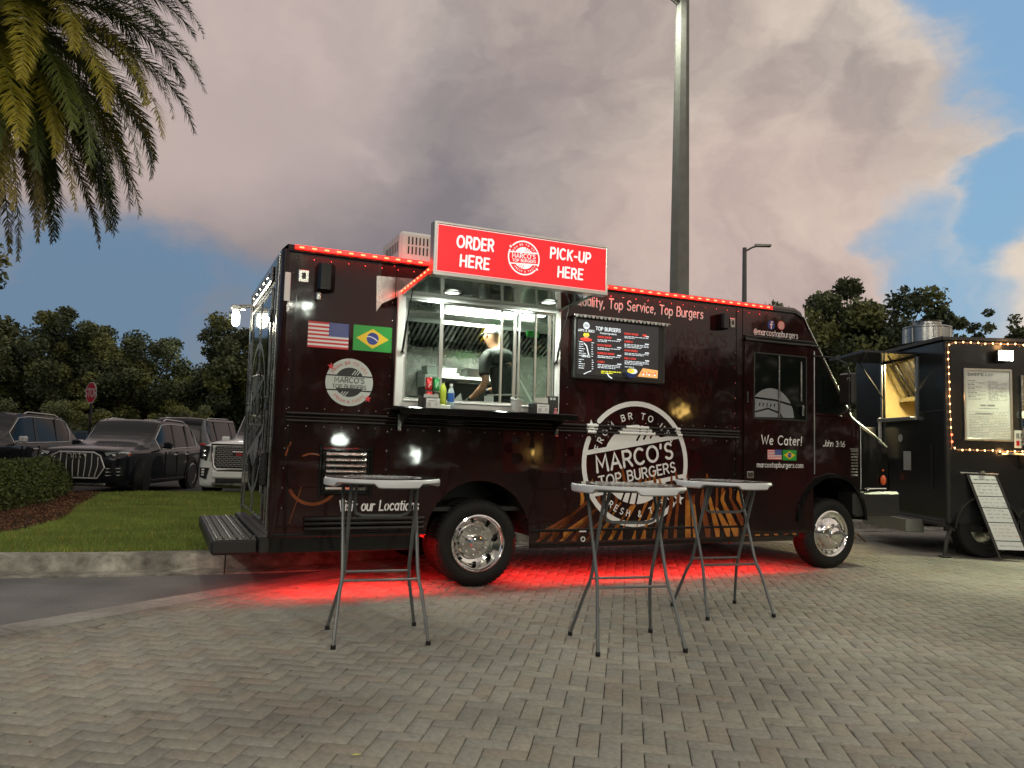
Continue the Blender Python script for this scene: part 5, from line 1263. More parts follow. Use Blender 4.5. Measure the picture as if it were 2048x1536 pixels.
# ------------------------------------------------------------------ palm
M['palmleaf'] = mat('palm_leaflet', (.125, .15, .034), .45, tint='tint', spec=.4)
def frond_mesh(seed, L, e0, sag, pal, ragged=.0, narrow=1.0):
    """arching midrib leaving at elevation e0 and drooping, with two ranks of leaflets"""
    rs = np.random.default_rng(seed); m = 26; pts = []; p = np.zeros(3); e = e0; tw = rs.uniform(-.25, .25)
    for i in range(m + 1):
        pts.append(p.copy()); t = i / m; p = p + np.array([cos(e) * cos(tw * t), cos(e) * sin(tw * t), sin(e)]) * (L / m); e -= sag / m * (0.5 + 1.1 * t)
    pts = np.array(pts); V, F_, C_ = [], [], []
    def addq(a, b, c, d, col_): k = len(V); V.extend([a, b, c, d]); F_.append((k, k + 1, k + 2, k + 3)); C_.extend([(*col_, 1)] * 4)
    for i in range(m):
        w = .022 * (1 - i / m) + .004; s = np.array([0, w, 0]); u = np.array([0, 0, w])
        for s1, s2 in ((s, u), (u, -s), (-s, -u), (-u, s)): addq(pts[i] + s1, pts[i] + s2, pts[i + 1] + s2 * .9, pts[i + 1] + s1 * .9, (1.3, 1.15, .9))
    nl = 175
    for j in range(nl):
        t = .13 + .87 * j / nl; f = t * m; i = min(int(f), m - 1); b = pts[i] + (pts[i + 1] - pts[i]) * (f - i); T = pts[i + 1] - pts[i]; T /= np.linalg.norm(T)
        S = np.cross(T, [0, 0, 1.]); S /= (np.linalg.norm(S) + 1e-9); Up = np.cross(S, T)
        ll = (.47 * sin(pi * min(1, t * .72 + .18)) ** .7) * L / 4 * narrow * (1 - .45 * max(0, t - .8) / .2)
        for sg in (-1, 1):
            if rs.random() < ragged: continue
            l = ll * rs.uniform(.8, 1.1); fa = rs.uniform(.65, 1.15); lift = rs.uniform(-.35, .50); d = T * fa + S * sg * .75 + Up * lift; d /= np.linalg.norm(d)
            d2 = d + np.array([0, 0, -rs.uniform(.15, .55)]); d2 /= np.linalg.norm(d2); wv = np.cross(d, Up); wv = wv / (np.linalg.norm(wv) + 1e-9) * .0105
            c1 = np.array(pal[0]) * (1 - t) + np.array(pal[1]) * t; c1 = c1 * rs.uniform(.7, 1.3)
            mpt = b + d * l * .55; tip = mpt + d2 * l * .5; addq(b - wv * .6, b + wv * .6, mpt + wv, mpt - wv, c1); addq(mpt - wv, mpt + wv, tip + wv * .1, tip - wv * .1, c1 * 1.05)
    return np_mesh('frond', np.array(V), np.array(F_), M['palmleaf'], cols=np.array(C_))
PALM = thing('palm_tree', 'date palm with drooping green, yellowing and dead fronds at the upper left', 'palm tree', (-9.55, 13.0, 0))
q = MB(); q.tube([(0, 0, 0), (.02, 0, 2), (0, 0, 4), (0, 0, 6.4), (0, 0, 8.3)], .24, 14); 
for k in range(150):
    a = k * 2.4; z = .2 + k * .053; q.prism([(cos(a) * .23 - sin(a) * .07, sin(a) * .23 + cos(a) * .07, z), (cos(a) * .23 + sin(a) * .07, sin(a) * .23 - cos(a) * .07, z), (cos(a) * .30, sin(a) * .30, z + .09)], (0, 0, .03))
q.build('trunk', M['bark'], PALM, smooth=True)
q = MB(); q.lathe([(.24, 8.0), (.40, 8.25), (.44, 8.6), (.30, 8.9), (.001, 9.1)], (0, 0, 0), 'z', 14); q.build('crown_shaft', mat('palm_boot', (.14, .09, .045), .9, var=.4, vscale=12, bump=.8, bscale=30), PALM, smooth=True)
GREEN, DARK, YEL, DEAD = ((.75, .95, .85), (.95, 1.1, .7)), ((.42, .55, .50), (.6, .75, .6)), ((1.0, 1.05, .6), (2.5, 1.8, .5)), ((1.7, 1.15, 1.3), (2.3, 1.6, 1.9))
FM = [frond_mesh(41, 4.3, radians(62), 2.1, DARK), frond_mesh(42, 4.3, radians(38), 1.8, DARK), frond_mesh(43, 4.2, radians(18), 1.5, GREEN), frond_mesh(44, 4.1, radians(0), 1.35, YEL, .03),
      frond_mesh(45, 4.0, radians(-20), 1.1, GREEN, .04), frond_mesh(46, 4.2, radians(-38), .75, DARK, .06), frond_mesh(47, 4.3, radians(-50), .55, DEAD, .25, .6), frond_mesh(48, 4.3, radians(-62), .35, DEAD, .30, .55), frond_mesh(49, 3.9, radians(8), 1.6, YEL), frond_mesh(50, 4.1, radians(-30), .9, YEL, .08)]
rs = random.Random(17); ga = 2.399963
cnt = [0, 12, 12, 9, 7, 8, 12, 8, 7, 7, 8]
ii = 0
for mi_, nn in ((0, 12), (1, 15), (2, 17), (8, 13), (3, 13), (4, 16), (9, 14), (5, 17), (6, 15), (7, 14)):
    for j in range(nn):
        a = 2 * pi * (j + rs.random() * .6) / nn + mi_; o = link('frond', FM[mi_], PALM, (.15 * cos(a), .15 * sin(a), 8.62 + .1 * (2 - mi_ * .3))); o.rotation_euler = (rs.uniform(-.12, .12), rs.uniform(-.12, .12), a); s = rs.uniform(.90, 1.06); o.scale = (s, s, s)

# ================================================================== TABLES
def table(x, y, rz, label):
    t = thing('cocktail_table', label, 'table', (x, y, 0), rz, 'folding bar tables in front of the burger truck')
    R = .40; H = 1.09; n = 96; q = MB(); secs = []
    for i in range(n + 1):
        a = 2 * pi * i / n; ph = (math.degrees(a) + 14) % 90; deep = ph < 48; k = 1 if 3 < ph < 45 else (0 if ph > 48 else (ph / 3 if ph <= 3 else (48 - ph) / 3))
        zb = H - .030 - .026 * k; c_, s_ = cos(a), sin(a)
        secs.append([((R - .055) * c_, (R - .055) * s_, zb + .010), ((R - .012) * c_, (R - .012) * s_, zb), (R * c_, R * s_, zb + .008), (R * c_, R * s_, H - .012), ((R - .005) * c_, (R - .005) * s_, H - .002), ((R - .014) * c_, (R - .014) * s_, H + .001)])
    q.loft(secs); q.build('table_rim', M['tableedge'], t, smooth=True, ang=50)
    q = MB(); q.lathe([(.386, -.008), (.386, .0022), (.001, .0022)], (0, 0, H), 'z', 64); q.lathe([(.35, -.02), (.001, -.02)], (0, 0, H), 'z', 32)
    tp = q.build('table_top', M['tabletop'], t, smooth=True, ang=30)
    F = Flat((0, 0, H), (cos(-rz + .1), sin(-rz + .1), 0), (-sin(-rz + .1), cos(-rz + .1), 0), base=.003); logo(F, 0, 0, .27, M['decal'], M['tabletop'], tilt=radians(10)); F.build('printed_logo', tp)
    q = MB(); q.box(-.30, .30, -.15, -.10, H - .05, H - .02); q.box(-.30, .30, .10, .15, H - .05, H - .02); q.build('crossbar', M['tubegrey'], t)
    for s in (1, -1):                      # two tube frames that cross like scissors
        for sx in (-1, 1):
            q = MB(); u0 = .255 if s > 0 else .225
            q.tube([(sx * u0, s * .14, H - .03), (sx * u0, s * .10, .95), (sx * (u0 + .0), -s * .085, .47), (sx * (u0 + .005), -s * .115, .40), (sx * (u0 + .02), -s * .155, .33), (sx * (u0 + (.055 if s > 0 else .085)), -s * .275, .02)], .0125, 8)
            lg = q.build('leg', M['tubegrey'], t, smooth=True)
            q = MB(); e = Vector((sx * (u0 + (.055 if s > 0 else .085)), -s * .275, .02)); q.lathe([(.016, .028), (.017, 0), (.001, -.0005)], e - Vector((0, 0, .0195)), 'z', 10); q.build('foot_cap', M['rubber'], lg, smooth=True)
        q = MB(); z = .405 if s > 0 else .43; u0 = .255 if s > 0 else .225; q.tube([(-u0, -s * (.112 if s > 0 else .10), z), (u0, -s * (.112 if s > 0 else .10), z)], .009, 8); q.build('stretcher', M['tubegrey'], t, smooth=True)
    q = MB(); q.tube([(-.19, -.13, H - .03), (-.19, -.05, .88), (-.175, -.035, .845), (-.13, -.03, .83), (.13, -.03, .83), (.175, -.035, .845), (.19, -.05, .88), (.19, -.13, H - .03)], .0115, 8); q.build('hinge_bracket', M['tubegrey'], t, smooth=True)
    return t
table(-.885, 5.46, radians(17), 'leftmost bar table, round top with printed badge, near the rear wheel')
table(.835, 5.47, radians(14.5), 'middle bar table, standing in front of the big badge on the truck')
table(1.815, 6.64, radians(18), 'rightmost bar table, farther back and nearest the orange stripes')

# ================================================================== THINGS ON THE COUNTER
def TP(s, v, z): return (-2.032 + s * cos(YAW) - v * sin(YAW), 6.6555 + s * sin(YAW) + v * cos(YAW), z)
SH = 1.649
def on_shelf(name, label, cat, s, v, rz=0.0, group=None, z=SH): return thing(name, label, cat, TP(s, v, z), YAW + rz, group)
def napkins(s, lab, h=.0):
    t = on_shelf('napkin_dispenser', lab, 'napkin dispenser', s, -.19, .08, 'napkin dispensers on the counter')
    q = MB(); q.box(-.085, .085, -.05, .07, 0, .105, .012); q.build('case', M['black'], t, smooth=True)
    q = MB(); q.box(-.052, .080, -.056, -.050, .006, .090, .002); fp = q.build('front_card', M['decal'], t)
    F = Flat((0, -.056, 0), (1, 0, 0), (0, 0, 1), base=.0006, step=.00005); F.use(M['grey_print'])
    for k in range(4): F.rect(-.040, .018 + k * .011, -.006, .021 + k * .011)
    for k in range(4): F.rect(-.040 + k * .0105, .018, -.038 + k * .0105, .055)
    F.rect(-.030, .068, .050, .073); F.ring(.045, .042, .009, .013); F.build('printed_marks', fp)
    q = MB()
    for k in range(5): q.add([(-.05, -.04 + k * .015, .104), (.075, -.04 + k * .015, .104), (.07, -.045 + k * .015, .125 + .01 * (k % 2) + h), (-.045, -.05 + k * .017, .12 + .012 * ((k + 1) % 2) + h * .7)], [(0, 1, 2, 3)])
    q.build('napkin', M['paper'], t); return t
napkins(1.325, 'black napkin dispenser at the left end of the counter'); napkins(2.435, 'black napkin dispenser at the right end, napkins puffed high', .03)
def can(s, v, z, col_, lab):
    t = on_shelf('drink_can', lab, 'drink can', s, v, 0, 'drink cans stacked in the window', z)
    q = MB(); q.lathe([(.001, 0), (.024, 0), (.033, .010), (.033, .105), (.027, .119)], (0, 0, 0), 'z', 20); q.build('body', col_, t, smooth=True)
    q = MB(); q.lathe([(.027, .119), (.027, .122), (.025, .119), (.001, .119)], (0, 0, 0), 'z', 20); q.build('lid', M['alu'], t, smooth=True)
    F = Flat((0, -.0335, 0), (1, 0, 0), (0, 0, 1), base=.0003, step=.00005); F.use(M['decal']); F.stroke([(-.012, .03), (0, .055), (.010, .085)], .006); F.stroke([(-.010, .05), (.012, .055)], .004); F.build('printed_marks', t)
M['canred'] = mat('red_can', (.50, .012, .015), .22, metal=.5, coat=.5); M['cangreen'] = mat('green_can', (.02, .28, .07), .22, metal=.5, coat=.5); M['canblack'] = mat('black_can', (.02, .02, .015), .25, metal=.4, coat=.5)
can(1.345, -.10, SH + .170, M['canred'], 'red soda can on top of another at the left')
can(1.352, -.10, SH + .045, M['canred'], 'red and white can under the red soda can')
can(1.415, -.10, SH + .170, M['cangreen'], 'green soda can on top, beside the red one')
can(1.42, -.10, SH + .045, M['canblack'], 'black can with orange print under the green soda can')
q = MB(); q.box(-.06, .20, -.05, .06, 0, .044, .004); t = on_shelf('display_step', 'small clear plastic step that holds the sample drinks', 'display stand', 1.345, -.10); q.build('riser', M['kitchen'], t)
M['citrus'] = mat('yellow_green_drink', (.50, .62, .06), .15, coat=.8); M['water'] = mat('clear_water_bottle', (.55, .68, .74), .08, coat=.8, trans=.35); M['bluelabel'] = mat('blue_label', (.03, .12, .42), .3)
def bottle(s, v, z, liquid, label_m, cap_m, hgt, lab, grp):
    t = on_shelf('drink_bottle', lab, 'bottle', s, v, 0, grp, z); k = hgt / .2
    q = MB(); q.lathe([(.001, 0), (.028, 0), (.031, .006), (.031, .05 * k), (.028, .07 * k), (.031, .09 * k), (.031, .13 * k), (.022, .155 * k), (.013, .175 * k), (.013, .185 * k)], (0, 0, 0), 'z', 20); q.build('body', liquid, t, smooth=True)
    q = MB(); q.lathe([(.0315, .055 * k), (.0318, .06 * k), (.0318, .12 * k), (.0315, .125 * k)], (0, 0, 0), 'z', 20); q.build('label_band', label_m, t, smooth=True)
    q = MB(); q.lathe([(.015, .182 * k), (.015, .2 * k), (.001, .2 * k)], (0, 0, 0), 'z', 14); q.build('cap', cap_m, t, smooth=True)
bottle(1.485, -.10, SH + .044, M['citrus'], M['citrus'], M['black'], .225, 'yellow-green sports drink bottle between the cans and the water', None)
bottle(1.56, -.11, SH + .01, M['water'], M['bluelabel'], M['decal'], .235, 'clear water bottle with blue label, rightmost drink in the window', None)
t = on_shelf('tip_cup', 'translucent plastic tip cup hanging at the middle of the counter edge', 'cup', 2.17, -.24, 0, None, SH + .001)
q = MB(); q.lathe([(.001, 0), (.042, 0), (.056, .115), (.058, .115), (.058, .120), (.053, .118), (.040, .004)], (0, 0, 0), 'z', 22); q.build('body', mat('frosted_plastic', (.55, .56, .54), .3, trans=.25), t, smooth=True)
q = MB(); q.poly([(-.05, -.02, .11), (-.01, .01, .12), (-.03, .02, .15), (-.07, -.01, .135)]); q.poly([(-.02, -.02, .10), (.03, .01, .115), (.02, .02, .135), (-.03, .0, .13)]); q.build('bank_note', M['decalg'], t)
t = on_shelf('card_terminal', 'black tablet payment terminal standing at the right end of the counter', 'tablet', 2.605, -.13, -.15)
q = MB(); q.box(-.065, .065, -.012, .008, .02, .185, .008); q.build('body', M['black'], t, smooth=True)
q = MB(); q.box(-.03, .03, -.03, .06, 0, .02, .005); q.build('stand', M['black'], t)
for dx in (-.012, .020):
    q = MB(); q.box(dx - .012, dx + .010, -.015, -.012, .145, .168); q.build('camera_lens', M['decalg'], t)
t = on_shelf('bottle_cap_toy', 'tiny pink trinket beside the black payment terminal', 'trinket', 2.585, -.25)
q = MB(); q.lathe([(.001, 0), (.016, 0), (.018, .02), (.010, .04), (.014, .055), (.001, .066)], (0, 0, 0), 'z', 10); q.build('body', mat('pink_plastic', (.45, .12, .14), .4), t, smooth=True)
t = on_shelf('clear_tub', 'clear tub of packets behind the left end of the window', 'tub', 1.25, .16, 0, None, 1.632)
q = MB(); q.box(-.1, .1, -.07, .07, 0, .13, .01); q.build('body', mat('cloudy_plastic', (.50, .55, .45), .35), t); q = MB(); q.box(-.09, .09, -.06, .06, .13, .15, .005); q.build('packet', M['paper'], t)
for i, (s_, c_) in enumerate(((2.10, M['decalg']), (2.55, M['alu']), (2.78, M['decal']))):
    t = on_shelf('food_pan' if i != 2 else 'seasoning_tub', ('pale food pan on the left of the kitchen rack', 'steel pan in the middle of the kitchen rack', 'white tub with a yellow lid on the kitchen rack by the cook')[i], 'pan' if i != 2 else 'tub', s_, 1.83, 0, None, 2.136)
    q = MB(); w_ = (.19, .14, .075)[i]; q.add([(-w_ * .9, -.08, 0), (w_ * .9, -.08, 0), (w_ * .9, .08, 0), (-w_ * .9, .08, 0), (-w_, -.1, .10), (w_, -.1, .10), (w_, .1, .10), (-w_, .1, .10)], [(0, 3, 2, 1), (0, 1, 5, 4), (1, 2, 6, 5), (2, 3, 7, 6), (3, 0, 4, 7)]); q.build('body', c_, t)
    q = MB(); q.box(-w_ * 1.03, w_ * 1.03, -.105, .105, .10, .112, .003); q.build('lid', M['yellow'] if i == 2 else M['alu'], t)

# ================================================================== THE COOK
def skin_obj(name, verts, edges, radii, m, parent, sub=2, root=0):
    me = bpy.data.meshes.new(name); me.from_pydata([tuple(v) for v in verts], edges, []); ob = bpy.data.objects.new(name, me); col.objects.link(ob)
    md = ob.modifiers.new('skin', 'SKIN'); md.use_smooth_shade = True
    sk = me.skin_vertices[0].data
    for i, r in enumerate(radii):
        sk[i].radius = r if isinstance(r, tuple) else (r, r); sk[i].use_root = (i == root)
    s2 = ob.modifiers.new('sub', 'SUBSURF'); s2.levels = sub; s2.render_levels = sub
    bpy.context.view_layer.update(); dg = bpy.context.evaluated_depsgraph_get(); nm = bpy.data.meshes.new_from_object(ob.evaluated_get(dg)); nm.name = name
    ob.modifiers.clear(); ob.data = nm; nm.materials.clear(); nm.materials.append(m); bpy.data.meshes.remove(me)
    for p_ in nm.polygons: p_.use_smooth = True
    ob.parent = parent; return ob
# local frame: x to his right as we see it (truck +x), y away from us, z from his feet
COOK = thing('person', 'cook seen from behind in white cap, dark T-shirt and black gloves', 'person', TP(2.545, 1.10, .90), YAW)
V = [(.10, .0, .94), (.09, .0, 1.06), (.07, .01, 1.22), (.05, .03, 1.36), (.03, .05, 1.46), (.005, .080, 1.525), (-.025, .125, 1.62), (-.028, .132, 1.675), (-.028, .130, 1.735),   # 0-8 trunk, neck, head
     (-.10, .03, 1.425), (-.155, .01, 1.39), (-.175, -.02, 1.24), (-.160, -.045, 1.14), (-.19, .03, 1.05), (-.25, .13, .965), (-.275, .165, .945),              # 9-15 left arm
     (.15, .05, 1.42), (.205, .06, 1.38), (.225, .10, 1.24), (.215, .17, 1.15), (.15, .31, 1.10), (.06, .42, 1.07),                                      # 16-21 right arm (hidden side)
     (.02, .0, .86), (.0, .01, .50), (-.01, .0, .10), (-.02, -.01, .05), (-.02, .13, .03),                                                          # 22-26 left leg
     (.19, .0, .86), (.20, .02, .50), (.21, .01, .10), (.22, .0, .05), (.22, .14, .03)]
E_ = [(0, 1), (1, 2), (2, 3), (3, 4), (4, 5), (5, 6), (6, 7), (7, 8), (4, 9), (9, 10), (10, 11), (11, 12), (12, 13), (13, 14), (14, 15), (4, 16), (16, 17), (17, 18), (18, 19), (19, 20), (20, 21),
      (0, 22), (22, 23), (23, 24), (24, 25), (25, 26), (0, 27), (27, 28), (28, 29), (29, 30), (30, 31)]
Rr = [(.11, .08), (.10, .075), (.11, .08), (.115, .08), (.085, .065), (.056, .060), (.086, .104), (.096, .116), (.080, .095), .060, .052, .050, .047, .046, .034, .030, .060, .052, .050, .045, .042, .032,
      .10, .072, .048, .05, .04, .10, .072, .048, .05, .04]
body_o = skin_obj('body', V, E_, Rr, M['skin'], COOK)
sv = [(V[0][0], 0, .88)] + V[:5] + [(.012, .078, 1.505)] + V[9:12] + [(-.168, -.034, 1.19)] + V[16:19] + [(.222, .13, 1.19)]
se = [(0, 1), (1, 2), (2, 3), (3, 4), (4, 5), (5, 6), (5, 7), (7, 8), (8, 9), (9, 10), (5, 11), (11, 12), (12, 13), (13, 14)]
sr = [(.175, .14), (.168, .135), (.158, .125), (.172, .132), (.184, .135), (.150, .120), .064, .098, .080, .068, .070, .098, .080, .068, .066]
skin_obj('t_shirt', sv, se, sr, M['shirt'], COOK)
skin_obj('trousers', [(.10, .0, .95), (.10, 0, .86), (.02, .0, .80), (.0, .01, .50), (-.01, .0, .08), (.19, .0, .80), (.20, .02, .50), (.21, .01, .08)], [(0, 1), (1, 2), (2, 3), (3, 4), (1, 5), (5, 6), (6, 7)], [(.17, .135), (.165, .13), .115, .088, .075, .115, .088, .075], M['pants'], COOK)
# gloved left hand with its fingers closed on a paper
hb = Vector((-.275, .165, .945)); fw_ = Vector((-.55, .55, -.30)).normalized(); sd = Vector((.6, .7, .1)).normalized(); dn = fw_.cross(sd)
hv = [hb - fw_ * .05, hb, hb + fw_ * .045]; he = [(0, 1), (1, 2)]; hr = [.034, (.040, .028), (.042, .026)]
hand = skin_obj('glove', hv, he, hr, M['black'], COOK, 2)
for k, (off, ln) in enumerate(((-.030, .062), (-.010, .072), (.011, .068), (.030, .054))):
    b0 = hb + fw_ * .05 + sd * off; p1 = b0 + fw_ * ln * .45; p2 = p1 + (fw_ * .7 - dn * .5).normalized() * ln * .3; p3 = p2 + (fw_ * .1 - dn).normalized() * ln * .28
    skin_obj('finger', [b0 - fw_ * .02, b0, p1, p2, p3], [(0, 1), (1, 2), (2, 3), (3, 4)], [.011, .0105, .010, .009, .0075], M['black'], hand, 1)
b0 = hb + sd * -.035 + fw_ * .005; skin_obj('thumb', [b0 + sd * .02, b0, b0 + fw_ * .03 - sd * .018, b0 + fw_ * .06 - sd * .012 - dn * .01], [(0, 1), (1, 2), (2, 3)], [.014, .0125, .011, .009], M['black'], hand, 1)
q = MB(); p = hb + fw_ * .09; q.add([p, p + Vector((-.02, .0, .10)), p + Vector((-.11, .05, .0)), p + Vector((-.06, .03, -.05))], [(0, 1, 2), (0, 2, 3)]); tt = thing('paper_sheet', 'white folded paper held in the gloved hand of the cook', 'paper', TP(2.545, 1.10, .90), YAW); q.build('sheet', M['paper'], tt)
hb2 = Vector((.06, .42, 1.07)); f2 = Vector((-.9, .4, -.1)).normalized(); s2_ = Vector((.3, .8, 0)).normalized()
h2 = skin_obj('glove', [hb2 - f2 * .04, hb2, hb2 + f2 * .05], [(0, 1), (1, 2)], [.034, .038, .036], M['black'], COOK, 2)
for off in (-.028, -.009, .010, .028):
    b0 = hb2 + f2 * .05 + s2_ * off; skin_obj('finger', [b0, b0 + f2 * .035, b0 + f2 * .055 + Vector((0, 0, -.02))], [(0, 1), (1, 2)], [.0105, .010, .008], M['black'], h2, 1)
# cap, ears, hair line, face
hc = Vector((-.028, .132, 1.685)); hx = Vector((1, .15, 0)).normalized(); hf = Vector((-.35, .93, -.10)).normalized()
def head_pt(a, e, rx, ry, rz): return None
q = MB(); secs = []
for i in range(9):
    el = radians(2 + 88 * i / 8); rr_ = cos(el); row = []
    for k in range(25):
        a = 2 * pi * k / 24; x_ = .091 * rr_ * cos(a); y_ = .108 * rr_ * sin(a); z_ = .098 * sin(el) + .022 - (.020 * sin(a) * -1 if i == 0 else 0) * .4
        row.append(hc + Vector((x_ * cos(.35) - y_ * sin(.35), x_ * sin(.35) + y_ * cos(.35), z_)))
    secs.append(row)
q.loft(secs); CAPO = q.build('cap', M['cap'], COOK, smooth=True, ang=80)
q = MB(); bp = [hc + Vector((x_ * cos(.35) - y_ * sin(.35), x_ * sin(.35) + y_ * cos(.35), .022 + dz)) for x_, y_, dz in ((-.075, .06, .004), (-.065, .13, -.006), (-.03, .175, -.014), (.03, .175, -.014), (.065, .13, -.006), (.075, .06, .004))]; q.prism(bp, (0, 0, .005)); q.build('brim', M['cap'], CAPO)
q = MB(); row = []
for k in range(13):
    a = radians(-150 + 120 * k / 12); row.append(a)
pts2 = []
for sgn in (0, 1):
    for k in (range(13) if sgn == 0 else range(12, -1, -1)):
        u_ = (k - 6) / 6; a = -pi / 2 + u_ * .42; el = .030 + (.058 * sqrt(max(0, 1 - u_ * u_)) if sgn == 0 else .0); r_ = 1.022 * sqrt(max(.1, 1 - (el / .098 * .8) ** 2)); x_ = .091 * r_ * cos(a); y_ = .108 * r_ * sin(a)
        pts2.append(hc + Vector((x_ * cos(.35) - y_ * sin(.35), x_ * sin(.35) + y_ * cos(.35), .018 + el)))
q.poly(pts2); q.build('strap_opening', M['black'], CAPO)
for sgn in (-1, 1):
    c_ = hc + Vector((sgn * .088 * cos(.35), sgn * .088 * sin(.35), -.012)); q = MB(); q.lathe([(.001, -.012), (.012, -.010), (.021, 0), (.017, .009), (.006, .006), (.001, .004)], (0, 0, 0), 'x', 14); q.v = [(c_.x + a * .9, c_.y + b * .75, c_.z + d * 1.35) for a, b, d in q.v]; q.build('ear', M['skin'], body_o, smooth=True)
fx = lambda a, b, c: hc + Vector((a * cos(.35) - b * sin(.35), a * sin(.35) + b * cos(.35), c))
q = MB(); q.loft([[fx(-.006, .098, .0), fx(.006, .098, 0), fx(.0, .104, .0)], [fx(-.016, .098, -.042), fx(.016, .098, -.042), fx(0, .128, -.040)], [fx(-.010, .098, -.050), fx(.010, .098, -.050), fx(0, .110, -.050)]], closed=True, caps=True); q.build('nose', M['skin'], body_o, smooth=True)
for sgn in (-1, 1):
    q = MB(); c_ = fx(sgn * .033, .097, -.004); q.lathe([(.001, .012), (.008, .009), (.012, 0), (.008, -.009), (.001, -.012)], c_, 'y', 12); q.build('eye', M['decal'], body_o, smooth=True)
q = MB(); q.box(-.022, .022, -.004, .004, -.004, .004, .003); q.v = [tuple(fx(a, .104 + b, -.075 + c)) for a, b, c in q.v]; q.build('mouth', mat('lips', (.35, .14, .11), .5), body_o)
q = MB()
q.tube([(.25, -.12, .99), (.10, -.165, 1.0), (-.05, -.13, .99), (-.11, .02, .99)], .010, 6); q.add([(-.17, -.03, .98), (-.10, -.13, .98), (-.09, -.145, .45), (-.18, -.05, .45), ], [(0, 1, 2, 3)]); q.build('apron', M['paper'], COOK)

# ================================================================== PARKED CARS
def paint(name, c, coat=1.0, rough=.25, metal=.0): return mat(name, c, rough, metal=metal, coat=coat * .55, coat_r=.02, spec=.1)
M['p_black'] = paint('black_car_paint', (.008, .009, .012)); M['p_white'] = paint('pearl_white_paint', (.80, .84, .82)); M['p_grey'] = paint('grey_car_paint', (.075, .080, .082), metal=.4); M['p_blue'] = paint('dark_blue_paint', (.010, .016, .030)); M['p_silver'] = paint('silver_paint', (.35, .36, .36), metal=.6)
M['trim'] = mat('satin_trim', (.62, .63, .63), .25, metal=.35)
def weld(o, ang):
    bm = bmesh.new(); bm.from_mesh(o.data); bmesh.ops.remove_doubles(bm, verts=bm.verts, dist=.0008); bmesh.ops.recalc_face_normals(bm, faces=bm.faces)
    for f in bm.faces: f.smooth = True
    for e in bm.edges:
        if len(e.link_faces) == 2 and e.calc_face_angle(0) > radians(ang): e.smooth = False
    bm.to_mesh(o.data); bm.free(); return o
def suv(label, loc, rz, pm, L=4.68, W=1.89, H=1.66, style='oval', group='cars in the parking lot', boxy=0.0, rails=True, steer=0.0, name='parked_car'):
    """x forward, y left, z up; centre of the car at the origin"""
    t = thing(name, label, 'car', loc, rz, group); h = L / 2; w = W / 2; hood = H * .62; belt = H * .60; roof = H
    # (x, zbottom, half width low, shoulder z, half width shoulder, top z, half width top)
    rf, rb = .055 * L + boxy * .16, -.36 * L - boxy * .25
    S = [(h, .34, w * .70, hood * .80, w * .72, hood * .86, w * .55), (h - .06, .26, w * .88, hood * .86, w * .84, hood * .94, w * .68), (h - .22, .22, w * .97, hood * .91, w * .95, hood * .985, w * .76), (h - .6, .22, w, hood * .945, w * .985, hood * 1.03, w * .78),
         (h * .42, .22, w, belt * .985, w * .985, hood * 1.07, w * .78), (rf + .22, .22, w, belt, w * .985, belt + .42 * (roof - belt) + .02, w * .76), (rf - .12, .22, w, belt + .01, w * .98, roof - .035, w * .73), (rf - .45, .22, w, belt + .015, w * .98, roof, w * .73), (-.12 * L, .22, w, belt + .02, w * .98, roof - .002, w * .73),
         (rb + .25, .22, w, belt + .04, w * .975, roof - .03 * (1 - boxy * .7), w * .72), (rb, .22, w, belt + .05, w * .97, roof - .07 * (1 - boxy), w * .70), (-h + .22 - boxy * .05, .24, w * .96, belt + .06, w * .95, belt + .30 + .25 * boxy, w * .74), (-h + .05, .30, w * .90, belt - .02, w * .90, belt + .05, w * .76), (-h, .36, w * .84, belt - .10, w * .84, belt - .03, w * .70)]
    def cr(P, k):                       # Catmull-Rom through the rows of P, k steps a row
        P = np.array(P, float); out = []; tag_ = []
        for i in range(len(P) - 1):
            p0, p1, p2, p3 = P[max(i - 1, 0)], P[i], P[i + 1], P[min(i + 2, len(P) - 1)]
            for j in range(k):
                t_ = j / k; out.append(.5 * ((2 * p1) + (p2 - p0) * t_ * .9 + (2 * p0 - 5 * p1 + 4 * p2 - p3) * t_ * t_ + (3 * p1 - p0 - 3 * p2 + p3) * t_ ** 3 - (p2 - p0) * t_ * -.1)); tag_.append(i)
        out.append(P[-1]); return out, tag_
    SS, si = cr(S, 4)
    secs = []
    for (x, zb, wl, zs, wb, zt, wt) in SS:
        zm = (zb + zs) / 2 + .06
        half = [(0, zb), (wl * .85, zb), (wl * .985, zb + .09), (wl * 1.0, zm - .12), (wb * 1.012, zm + .10), (wb * 1.008, zs - .07), (wb - .035, zs), (wt + .045, zt - .075 if zt - zs > .12 else (zs + zt) / 2), (wt - .02, zt - .015), (wt * .55, zt + .012), (0, zt + .018)]
        hh, hi_t = cr(half, 2)
        secs.append([(x, p_[0], p_[1]) for p_ in hh] + [(x, -p_[0], p_[1]) for p_ in hh[-2:0:-1]])
    n = len(secs[0]); nh = len(hi_t); bd, gs, gs2, gw, gr = MB(), MB(), MB(), MB(), MB()
    side = (5, 6, 7, 8, 9)
    for i in range(len(secs) - 1):
        for k in range(n):
            a, b = secs[i][k], secs[i][(k + 1) % n]; c, d = secs[i + 1][(k + 1) % n], secs[i + 1][k]
            kk = hi_t[k] if k < nh else hi_t[n - 1 - k]; st_ = si[i]
            tgt = bd
            if st_ in (4, 5) and kk in (7, 8, 9): tgt = gw
            if st_ in side and kk == 6: tgt = gs if k < nh else gs2
            if st_ == 10 and kk in (8, 9): tgt = gr
            tgt.add([a, b, c, d], [(0, 1, 2, 3)])
    bd.poly(secs[0][::-1]); bd.poly(secs[-1])
    B = weld(bd.build('body', pm, t, smooth=False), 42)
